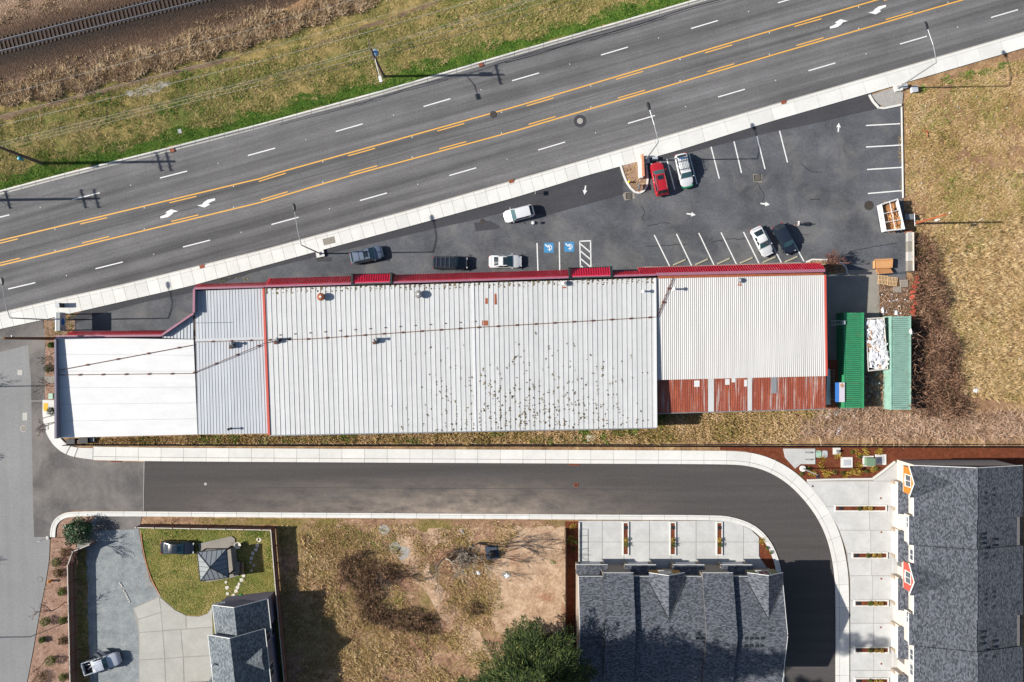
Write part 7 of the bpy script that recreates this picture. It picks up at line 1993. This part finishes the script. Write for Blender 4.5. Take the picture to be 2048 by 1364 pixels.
tufts('ballast_grass', 'pale dry grass above the railway in the corner', [(-30, -30), (330, -30), (140, 20), (-30, 58)], 26, (.1, .4), .06, 'blade_tall', 3, .8, mask=lambda x, y: np.clip((vnoise(x, y, 24, 32) - .35) * 3, 0, 1), seed=9, z=-.02)

# east field
field = [(2080, 110), (1960, 142), (1830, 182), (1812, 200), (1812, 400), (1830, 480), (1846, 560), (1905, 700), (1920, 790), (2080, 810)]
tus = lambda x, y: np.clip((vnoise(x, y, 13, 20) - .32) * 3, .12, 1)
tufts('field_grass', 'dry tan grass of the east field', field, 62, (.1, .34), .06, 'blade_field', 4, 1.1, seed=10, mask=lambda x, y: np.clip((vnoise(x, y, 46, 91) * .5 + vnoise(x, y, 11, 92) * .5 - .3) * 5, .05, 1))
tufts('field_tussocks', 'lumpy dry tussocks in the lower east field', [(2080, 420), (1860, 460), (1850, 560), (1905, 700), (1920, 790), (2080, 810)], 44, (.2, .62), .09, 'blade_dry', 5, .9, mask=tus, seed=11, spread=.12)
tufts('field_weeds', 'greener weeds in the east field', field, 26, (.1, .26), .07, 'blade_lawn', 5, 1.0, mask=lambda x, y: np.clip((vnoise(x, y, 60, 23) - .5) * 5, 0, 1), seed=12)
tufts('roadside_weeds', 'green weeds along the sidewalk of the east field', [(1840, 168), (2080, 100), (2080, 118), (1845, 186)], 24, (.1, .3), .1, 'blade_green', 5, .8, mask=lambda x, y: np.clip((vnoise(x, y, 16, 24) - .5) * 5, 0, 1), seed=13)

# brambles
br1 = wobble([(1826, 470), (1856, 470), (1870, 520), (1888, 590), (1902, 660), (1916, 740), (1934, 800), (1936, 836), (1890, 836), (1824, 828), (1812, 790), (1806, 700), (1812, 640), (1824, 590), (1822, 530)], 6, 12, 21)
hb2 = lambda x, y: .25 + 1.5 * vnoise(x, y, 20, 40)
sheet('bramble_shade_soil', br1, .0, 'yard_soil', 'littered soil darkened for shade under the bramble thicket')  # litter soil, its dark colour also standing for shade in the thicket core
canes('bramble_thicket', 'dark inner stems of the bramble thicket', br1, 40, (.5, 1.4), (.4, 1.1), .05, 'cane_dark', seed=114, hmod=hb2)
canes('bramble_thicket', 'dark reddish brown bramble thicket beside the containers', br1, 26, (.7, 1.9), (.5, 1.5), .04, 'cane', seed=14, hmod=hb2, mask=lambda x, y: np.clip((vnoise(x, y, 12, 43) - .25) * 4, .1, 1))
x_, y_, rng = scatter_pts(br1, 130, None, 15)
def litter(name, label, poly, dens, zr, size, mat, seed, mask=None):
    x, y, rng = scatter_pts(poly, dens, mask, seed); n = len(x)
    c_ = np.stack([(x - 1024) / S, (682 - y) / S, rng.uniform(zr[0], zr[1], n)], 1); u = rng.normal(0, 1, (n, 3)); u /= np.linalg.norm(u, axis=1)[:, None]
    t = np.cross(u, rng.normal(0, 1, (n, 3))); t /= np.linalg.norm(t, axis=1)[:, None]; s_ = size * rng.uniform(.5, 1.5, n)[:, None] / 2
    return tri_mesh(name, np.stack([c_ - u * s_, c_ - t * s_ * .6, c_ + u * s_, c_ + t * s_ * .6], 1).reshape(-1, 3), None, mat, kind='stuff', label=label, quads=True)
litter('bramble_leaves', 'withered leaves through the bramble thicket', br1, 50, (.1, 1.2), .1, 'leaf_litter', 16)
litter('bramble_leaves', 'dark green leaves low in the bramble thicket', br1, 90, (.1, 1.0), .1, 'leaf_dark', 17, lambda x, y: np.clip((vnoise(x, y, 30, 41) - .45) * 4, 0, 1))
litter('weed_leaves', 'green leafy weeds behind the concrete barrier', [(1824, 466), (1856, 470), (1866, 520), (1850, 550), (1826, 540)], 60, (.05, .6), .12, 'leaf_shrub', 18, lambda x, y: np.clip((vnoise(x, y, 14, 42) - .4) * 4, 0, 1))
br2 = wobble([(1612, 838), (1660, 822), (1740, 820), (1812, 818), (1940, 826), (2080, 822), (2080, 880), (1760, 876), (1640, 876), (1590, 868)], 5, 16, 22)
canes('dead_canes', 'pale dead canes tangled along the black fence', br2, 34, (.3, 1.0), (.7, 1.9), .045, 'cane_pale', seed=19)
litter('dead_leaves', 'brown leaf litter under the dead canes', br2, 90, (0, .4), .1, 'leaf_litter', 20)
br3 = [(1716, 744), (1765, 744), (1765, 822), (1700, 828), (1712, 800)]
canes('dead_canes', 'brown canes between the two containers', br3, 36, (.3, 1.1), (.5, 1.3), .045, 'cane', seed=23)
litter('litter', 'blue white plastic litter below the dumpster', [(1716, 744), (1760, 746), (1752, 800), (1716, 790)], 9, (.2, .9), .35, 'trash_grey', 24)
litter('litter', 'white scraps scattered in the service yard soil', [(1756, 575), (1826, 572), (1830, 632), (1758, 632)], 2.6, (.02, .15), .28, 'trash_white', 25)
canes('dead_canes', 'twigs across the yard soil', [(1756, 575), (1826, 572), (1830, 632), (1758, 632)], 12, (.1, .4), (.5, 1.2), .04, 'cane_pale', seed=26)
litter('yard_leaves', 'brown leaves over the yard soil', [(1756, 556), (1828, 555), (1832, 634), (1756, 634)], 60, (.0, .12), .12, 'leaf_litter', 27)
canes('vine', 'dark vine stems creeping over the faded container', [(1800, 660), (1822, 660), (1822, 815), (1792, 815), (1806, 740)], 5, (.2, .5), (.6, 1.6), .04, 'cane', seed=28, z=2.6)
litter('field_litter', 'tiny pale litter in the east field', field, .25, (0, .2), .2, 'trash_white', 29)

# strip behind the shops
bs = [(150, 880), (395, 872), (541, 872), (1312, 858), (1316, 830), (1652, 820), (1700, 830), (1620, 870), (1560, 884), (150, 886)]
tufts('back_grass', 'mixed grass strip behind the shop building', bs, 60, (.12, .5), .09, 'blade_field', 5, .8, seed=30)
tufts('back_weeds', 'bright green weeds behind the shop building', bs, 40, (.1, .4), .1, 'blade_green', 5, .8, mask=lambda x, y: np.clip((vnoise(x, y, 26, 51) - .5) * 6, 0, 1) * (x < 1330), seed=31)
litter('back_leaves', 'brown leaf litter behind the shop building', bs, 50, (0, .15), .1, 'leaf_litter', 32, lambda x, y: np.clip((vnoise(x, y, 30, 52) - .45) * 4, 0, 1))

# waste lot
wl_ = [(556, 1048), (1050, 1050), (1010, 1090), (995, 1150), (1010, 1250), (1050, 1290), (1128, 1290), (1130, 1394), (580, 1394), (568, 1250)]
dirtm = lambda x, y: 1 - np.clip(1.4 - np.hypot((x - 1060) / 90, (y - 1180) / 130), 0, 1)
tufts('waste_grass', 'rough dry grass of the waste lot', wl_, 50, (.1, .4), .06, 'blade_field', 4, 1.0, mask=lambda x, y: np.clip((vnoise(x, y, 40, 61) * .6 + vnoise(x, y, 14, 66) * .4 - .42) * 5, .04, 1), seed=33, spread=.12)
tufts('waste_weeds', 'greenish weeds in the waste lot', wl_, 16, (.1, .3), .08, 'blade_lawn', 5, .9, mask=lambda x, y: np.clip((vnoise(x, y, 60, 62) - .5) * 5, 0, 1), seed=34)
tufts('waste_tussocks', 'pale tussocks in the left of the waste lot', [(600, 1070), (665, 1080), (680, 1200), (720, 1300), (860, 1310), (940, 1394), (600, 1394), (605, 1230)], 36, (.2, .5), .09, 'blade_dry', 5, .8, mask=tus, seed=35)
bush_c = [(715, 1140, 44, 38), (735, 1185, 34, 30), (770, 1150, 26, 26), (800, 1238, 52, 26), (745, 1225, 30, 22), (850, 1250, 26, 20), (920, 1110, 26, 18), (945, 1215, 16, 14)]
for i, (cx, cy, rx, ry) in enumerate(bush_c):
    pl = [(cx + rx * random.Random(i * 40 + k).uniform(.75, 1.2) * math.cos(2 * PI * k / 16), cy + ry * random.Random(i * 40 + k + 7).uniform(.75, 1.2) * math.sin(2 * PI * k / 16)) for k in range(16)]
    lab = ['largest dark brush patch in the waste lot', 'brush patch below the largest one', 'brush patch right of the largest one', 'wide low brush patch in the lower waste lot', 'brush patch between upper and lower clumps', 'small brush patch near the wheel track', 'brush at the foot of the bare tree', 'small lone brush by the bare dirt'][i]
    canes('dry_bush', 'pale outer twigs of the ' + lab, pl, 12, (.5, 1.8), (.3, 1.0), .035, 'cane', seed=140 + i)
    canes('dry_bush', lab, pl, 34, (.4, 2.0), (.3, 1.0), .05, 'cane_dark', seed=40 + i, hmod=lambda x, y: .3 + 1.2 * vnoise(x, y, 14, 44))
    sheet('bush_shade_soil', [(cx + (q[0] - cx) * .85, cy + (q[1] - cy) * .85) for q in wobble(pl, 3, 8, i)], -.012 + .001 * i, 'yard_soil', 'soil darkened for shade under the ' + lab)  # soil sheet whose dark tone also paints the shade below the brush
    litter('bush_leaves', 'dark leaves in the ' + lab, pl, 34, (.1, 1.0), .1, 'leaf_brown', 60 + i)
    if i != 2: litter('bush_leaves', 'green leaves in the ' + lab, pl, 36, (.1, .9), .1, 'leaf_dark', 80 + i)
litter('waste_leaves', 'rust brown leaf litter in the waste lot', [(640, 1060), (980, 1060), (960, 1200), (900, 1300), (640, 1300)], 90, (-.03, .06), .12, 'leaf_litter', 90, lambda x, y: np.clip((vnoise(x, y, 50, 63) - .3) * 3, 0, 1))
tufts('soil_weeds', 'weeds along the soil strip behind the kerb walk', [(284, 1036), (1130, 1042), (1130, 1052), (284, 1047)], 30, (.05, .2), .07, 'blade_field', 4, 1.0, mask=lambda x, y: np.clip((vnoise(x, y, 30, 64) - .3) * 3, 0, 1), seed=36)
tufts('dirt_weeds', 'few green weeds on the bare dirt', [(990, 1056), (1126, 1056), (1128, 1300), (1020, 1290)], 3, (.08, .2), .08, 'blade_green', 7, .9, mask=lambda x, y: np.clip((vnoise(x, y, 14, 65) - .78) * 9, 0, 1), seed=37)
# lawn
lawn = [(284, 1054), (544, 1058), (552, 1150), (556, 1200), (430, 1206), (415, 1224), (395, 1230), (372, 1228), (350, 1217), (324, 1194), (306, 1166), (294, 1130), (288, 1105)]
nop = lambda x, y: ~inside([(395, 1088), (464, 1070), (472, 1077), (480, 1152), (458, 1158), (402, 1162)], x, y)
tufts('lawn_grass', 'short lawn grass inside the fence', lawn, 60, (.04, .12), .06, 'blade_lawn', 4, 1.6, mask=lambda x, y: nop(x, y) * 1.0, seed=38, z=-.03)
tufts('lawn_green', 'greener lawn patches near the fence', lawn, 60, (.05, .16), .07, 'blade_green', 4, 1.1, mask=lambda x, y: nop(x, y) * np.clip((vnoise(x, y, 50, 71) - .75) * 4 + (x > 490) * .7 + (y < 1074) * .5, 0, 1), seed=39, z=-.03)
tufts('fence_weed', 'weeds at the foot of the left fence', [(152, 1100), (172, 1098), (176, 1240), (180, 1394), (158, 1394)], 50, (.1, .35), .08, 'blade_lawn', 4, .9, seed=41)
litter('bed_litter', 'leaf litter over the pinkish planting bed', [(108, 1050), (150, 1036), (150, 1100), (152, 1394), (60, 1394), (82, 1220), (100, 1120)], 30, (-.0, .05), .1, 'leaf_litter', 91)
litter('bed_litter', 'twigs and leaves in the narrow roadside bed', [(90, 660), (112, 655), (112, 800), (92, 800)], 60, (.02, .1), .1, 'leaf_litter', 92)
tufts('bed_grass', 'dry grass around the pole sign', [(90, 640), (125, 640), (150, 628), (146, 670), (92, 680)], 60, (.1, .35), .08, 'blade_verge', 5, .9, seed=42)
tufts('island_grass', 'dry stalks on the planted island', [(1247, 338), (1273, 326), (1276, 356), (1290, 360), (1288, 378), (1276, 383), (1260, 368)], 26, (.05, .2), .06, 'blade_dry', 4, 1, seed=43, z=.1)
tufts('lot_edge_weeds', 'dry weeds along the east kerb of the lot', [(1796, 240), (1803, 240), (1806, 400), (1800, 400)], 30, (.05, .15), .06, 'blade_dry', 4, 1, mask=lambda x, y: np.clip((vnoise(x, y, 10, 81) - .4) * 4, 0, 1), seed=44, z=.0)
tufts('facade_weeds', 'weeds against the shop front walk', [(388, 560), (530, 548), (530, 556), (388, 570)], 16, (.05, .2), .08, 'blade_verge', 4, 1, mask=lambda x, y: np.clip((vnoise(x, y, 12, 82) - .5) * 5, 0, 1), seed=45, z=.0)

# ------------------------------------------------------------------ shrubs
def shrub(label, px, py, r_, h, mat='leaf_shrub', n=700, size=.13, group='shrubs in the planting beds', name='shrub', cat='shrub', zb=0.0, cp=False):
    g0 = P(px, py); t = thing(name, label, cat, (g0.x, g0.y, zb), group=group)
    rng = np.random.default_rng(int(px * 7 + py))
    tri_mesh('foliage', leaves(n, (g0.x, g0.y, zb + h * .55), (r_, r_, h * .5), size, rng), None, mat, t, quads=True)
    m_ = MB()
    for k in range(5):
        a = k * 1.26; m_.tube([(g0.x, g0.y, zb - .05), (g0.x + r_ * .3 * math.cos(a), g0.y + r_ * .3 * math.sin(a), zb + h * .4), (g0.x + r_ * .6 * math.cos(a), g0.y + r_ * .6 * math.sin(a), zb + h * .7)], [.03, .02, .01], 4)
    m_.build('stems', 'bark', t)
    return t
for lab, px, py, r_, h, mt in (
    ('dark round shrub in the roadside bed, upper one', 101, 737, .62, 1.0, 'leaf_dark'), ('dark round shrub beside the yellow tactile plate', 107, 822, .6, 1.0, 'leaf_dark'),
    ('low brownish shrub tucked against the fence corner', 131, 1104, .65, .7, 'leaf_brown'), ('bright green oval shrub, uppermost along the bed', 116, 1123, .72, .9, 'leaf_shrub'),
    ('sparse brown shrub in the bark beside the hydrant', 118, 1145, .75, .6, 'leaf_brown'), ('green shrub against the fence, right of the hydrant', 126, 1182, .65, .8, 'leaf_shrub'),
    ('bright green shrub with a long dark shadow in the mid bed', 95, 1240, .7, 1.1, 'leaf_shrub'), ('green shrub against the fence at mid height', 129, 1239, .55, .8, 'leaf_shrub'),
    ('smallest bright green shrub in the bed', 87, 1278, .45, .7, 'leaf_shrub'), ('dull green shrub against the fence, lower half', 127, 1280, .62, .7, 'leaf_brown'),
    ('full green shrub left of the lower fence post', 106, 1318, .75, 1.2, 'leaf_shrub'), ('dark spreading shrub at the bottom of the bed', 85, 1352, 1.0, .9, 'leaf_brown'), ('green shrub at the bottom of the fence', 129, 1352, .6, .9, 'leaf_shrub'),
    ('small green clump behind the shop corner by the sign', 103, 690, .4, .5, 'leaf_shrub')):
    shrub(lab, px, py, r_, h, mt)
shrub('big glossy dark green laurel bush by the driveway apron', 166, 1059, 1.85, 2.6, 'leaf_laurel', 5200, .2, None, 'laurel_bush', 'bush')
# small planting in mulch beds
pl = [(1703, 904, 'g'), (1719, 913, 'g'), (1716, 930, 'y'), (1668, 944, 'G'), (1684, 945, 'g'), (1652, 947, 'y'), (1640, 934, 'y'), (1645, 917, 'y'), (1672, 911, 'y'), (1624, 945, 'y'), (1690, 951, 'y'), (1705, 943, 'y'), (1718, 943, 'y'), (1732, 942, 'g'), (1743, 940, 'y'), (1712, 905, 'y'), (1730, 903, 'y'), (1757, 903, 'y'), (1617, 937, 'g'), (1602, 947, 'g'), (1752, 937, 'g'), (1146, 1052, 'y'), (1151, 1083, 'g'), (1147, 1098, 'g'), (1142, 1077, 'y'), (1541, 1104, 'g'), (1523, 1080, 'y'), (1533, 1095, 'g')]
pl.sort(); cnt = {}
for i, (px, py, k) in enumerate(pl):
    place = 'the big mulch bed' if px > 1590 else 'the mulch wedge by the curved kerb' if px > 1500 else 'the mulch strip by the dark fence'
    kk = 'y' if k == 'y' else 'g'; cnt[kk, place] = cnt.get((kk, place), -1) + 1; nth = ORD[cnt[kk, place]]
    if k == 'y':
        o = tufts('grass_clump', None, [(px - 7, py - 7), (px + 7, py - 7), (px + 7, py + 7), (px - 7, py + 7)], 28, (.2, .5), .07, 'leaf_yellow', 5, 1.0, seed=200 + i, z=.02, mask=lambda x, y: (np.hypot(x - px, y - py) < 6.5) * 1.0)
        del o['kind']; tag(o, 'yellow grassy clump, %s from the left in %s' % (nth, place), 'plant', 'small plants in the mulch beds')
    else:
        shrub('small leafy green plant, %s from the left in %s' % (nth, place), px, py, .28 if k == 'g' else .42, .4, 'leaf_shrub', 120, .12, 'small plants in the mulch beds', 'bedding_plant', 'plant')
for i, (t_, A, B) in enumerate(PL):
    cx, cy = (A.x + B.x) / 2 * S + 1024, 682 - (A.y + B.y) / 2 * S
    if i < 3: spots = [(cx, cy - 22, 'box'), (cx + 1, cy + 12, 'leaf_shrub'), (cx, cy + 2, 'leaf_yellow')]
    else: spots = [(cx - (B.x - A.x) * S * .38, cy, 'box'), (cx + 8, cy, 'leaf_yellow'), (cx + 18, cy, 'leaf_yellow'), (cx - 4, cy, 'leaf_shrub')]
    for j, (px, py, k) in enumerate(spots):
        g0 = P(px, py)
        if k == 'box': tag(MB().box(g0.x - .28, g0.x + .28, g0.y - .22, g0.y + .22, .2, .3).build('meter_box', 'dark_metal'), 'dark meter box lid in the %s planter' % (ordn[i] + ' lower' if i < 3 else ordn[i - 3] + ' right'), 'lid')
        else: shrub('%s plant in the %s planter' % (('right yellow' if j == 2 and i > 2 else 'yellow') if k == 'leaf_yellow' else 'green', ordn[i] + ' lower driveway' if i < 3 else ordn[i - 3] + ' right driveway'), px, py, .35, .4, k, 130, .14, 'plants in the mulch planters', 'bedding_plant', 'plant', .2)

# ------------------------------------------------------------------ trees
def bare_tree(label, px, py, h, spread, mat='bark', seed=1, levels=4, r0=.07, stems=1, name='bare_tree', cat='tree', group='leafless young trees', thin=.018):
    g0 = P(px, py); t = thing(name, label, cat, g0.to_tuple(), group=group); r = random.Random(seed)
    tr = MB(); tw = MB()
    def grow(p, d, l, rad, lev):
        n_ = 3; pts = [p]
        for k in range(n_):
            d = (d + Vector((r.gauss(0, .12), r.gauss(0, .12), r.gauss(.04, .06)))).normalized(); pts.append(pts[-1] + d * l / n_)
        (tr if lev == levels else tw).tube(pts, [max(rad * (1 - .45 * k / n_), thin) for k in range(n_ + 1)], 6 if lev == levels else 3, False)
        if lev > 0:
            for k in range(r.randint(3, 5) if lev == levels else r.randint(2, 4)):
                q = pts[r.randint(1, n_)] if lev < levels else pts[r.choice((2, 3, 3))]
                a = r.random() * 2 * PI; dd = (d * .8 + Vector((math.cos(a), math.sin(a), r.uniform(-.1, .5))) * spread).normalized()
                grow(q, dd, l * r.uniform(.5, .75), rad * .5, lev - 1)
    for s_ in range(stems):
        a = r.random() * 6.28; d0 = Vector((math.cos(a) * .25 * (stems > 1), math.sin(a) * .25 * (stems > 1), 1)).normalized()
        grow(g0 + Vector((math.cos(a) * .1 * (stems > 1), math.sin(a) * .1 * (stems > 1), -.05)), d0, h * .5, r0, levels)
    tr.build('trunk', mat, t); tw.build('branches', mat, t)
    return t
for lab, px, py, h, sd in (('bare young street tree nearest the utility pole, arching over the junction', 112, 703, 4.4, 1), ('bare young street tree above the pale green utility box', 112, 767, 4.2, 2), ('bare young street tree over the sidewalk corner', 112, 844, 4.0, 3),
                           ('bare reddish tree left of the laurel bush', 150, 1085, 5.2, 4), ('bare reddish tree in the mid planting bed', 130, 1204, 5.2, 5), ('bare reddish tree low in the planting bed', 99, 1312, 5.4, 6),
                           ('bare tree beyond the left edge shading the old street, upper', -92, 765, 5.0, 7), ('bare tree beyond the left edge shading the old street, middle', -100, 915, 5.2, 8), ('bare tree beyond the left edge shading the old street, lower', -92, 1105, 4.6, 9)):
    bare_tree(lab, px, py, h, .55, 'bark_red' if py > 1000 else 'bark', sd, 4, .06)
bare_tree('tall pale bare tree casting two long shadows over the bare dirt', 960, 1086, 8.5, .45, 'bark_pale', 11, 4, .13, 2, group=None)
bare_tree('second pale bare tree left of the dark blue pallet', 890, 1117, 7.5, .45, 'bark_pale', 12, 4, .12, 2, group=None)
bare_tree('thin bare sapling in the middle of the waste lot', 768, 1150, 3.6, .5, 'bark', 13, 4, .06, 2, group=None)
bare_tree('twiggy bare shrub at the east corner of the shop front', 1655, 524, 2.6, .8, 'bark_red', 14, 4, .05, 7, 'bare_shrub', 'shrub', None)
sb = tag(MB().prism(G([(1612, 525), (1625, 520), (1665, 522), (1690, 530), (1692, 548), (1612, 546)]), -.1, .08).build('corner_bed', 'bark_bed'), 'kerbed bed at the east corner of the shop front', 'planter')
for a, b in zip([(1612, 524), (1624, 519), (1666, 520), (1684, 527), (1692, 536)], [(1624, 519), (1666, 520), (1684, 527), (1692, 536), (1694, 549)]):
    A, B = P(*a), P(*b); d = (B - A).normalized(); nn = Vector((-d.y, d.x, 0)) * .1
    MB().prism([tuple((A - nn).xy), tuple((B - nn).xy), tuple((B + nn).xy), tuple((A + nn).xy)], -.1, .16).build('kerb_stone', 'concrete_kerb', sb)
tufts('bed_stalks', 'dry stalks in the corner bed', [(1614, 524), (1664, 523), (1688, 532), (1688, 546), (1614, 544)], 40, (.2, .6), .05, 'blade_tall', 5, .7, seed=46, z=.06)

def fir(label, px, py, h, rad, seed, z0=2.0):
    g0 = P(px, py); t = thing('fir_tree', label, 'tree', g0.to_tuple()); rng = np.random.default_rng(seed); r = random.Random(seed)
    MB().tube([g0 - Vector((0, 0, .2)), g0 + Vector((0, 0, h * .5)), g0 + Vector((0, 0, h))], [.45, .25, .03], 9).build('trunk', 'bark', t)
    limb = MB(); quads = []; z = z0
    while z < h - .4:
        f = (z - z0) / (h - z0); R_ = rad * min(1.0, .5 + f * 2.2) * min(1.0, (1 - f) / .64) + .25
        for k in range(r.randint(5, 7)):
            a = r.random() * 2 * PI; l = R_ * r.uniform(.45, 1.3); d = Vector((math.cos(a), math.sin(a), 0)); s_ = Vector((-d.y, d.x, 0))
            zz = z + r.uniform(-.3, .3); P0 = Vector((g0.x, g0.y, zz)); drop = r.uniform(.06, .22)
            at = lambda q: P0 + d * l * q + Vector((0, 0, l * (.12 * q - drop * q * q * 1.6)))
            limb.tube([at(0), at(.5), at(1)], [.07 * (1 - f) + .02, .04, .012], 4, False)
            nt_ = max(4, int(l / .34))
            for j in range(nt_):
                q = (j + 1.2) / (nt_ + .6); b = at(q); tl = (1 - q) * l * .42 + .22
                for sg in (-1, 1):
                    e = b + (s_ * sg * .85 + d * .6) * tl + Vector((0, 0, -.12 * tl + r.uniform(-.06, .1)))
                    m = max(3, int(tl / .16))
                    for u in range(m):
                        c_ = b + (e - b) * ((u + .6) / m); quads.append((c_.x, c_.y, c_.z, a + sg * .62))
        z += .46 + .012 * z
    limb.build('limbs', 'bark', t)['kind'] = 'stuff'
    Q = np.array(quads); n_ = len(Q); rep = 2; Q = np.repeat(Q, rep, 0); n_ = len(Q)
    c_ = Q[:, :3] + rng.normal(0, .07, (n_, 3)); an = Q[:, 3] + rng.normal(0, .3, n_)
    u = np.stack([np.cos(an), np.sin(an), rng.normal(-.1, .25, n_)], 1); v = np.stack([-np.sin(an), np.cos(an), rng.normal(0, .6, n_)], 1)
    L_ = rng.uniform(.2, .5, n_)[:, None]; W_ = rng.uniform(.025, .055, n_)[:, None]
    V = np.stack([c_ - u * L_ * .6, c_ - v * W_, c_ + u * L_, c_ + v * W_], 1).reshape(-1, 3)
    tri_mesh('crown', V, None, 'needle', t, quads=True)
    return t
fir('large dark green fir at the bottom edge, right one of the pair', 1062, 1296, 34, 6.3, 1)
fir('large dark green fir at the bottom edge, left one of the pair', 992, 1376, 31, 6.2, 2)
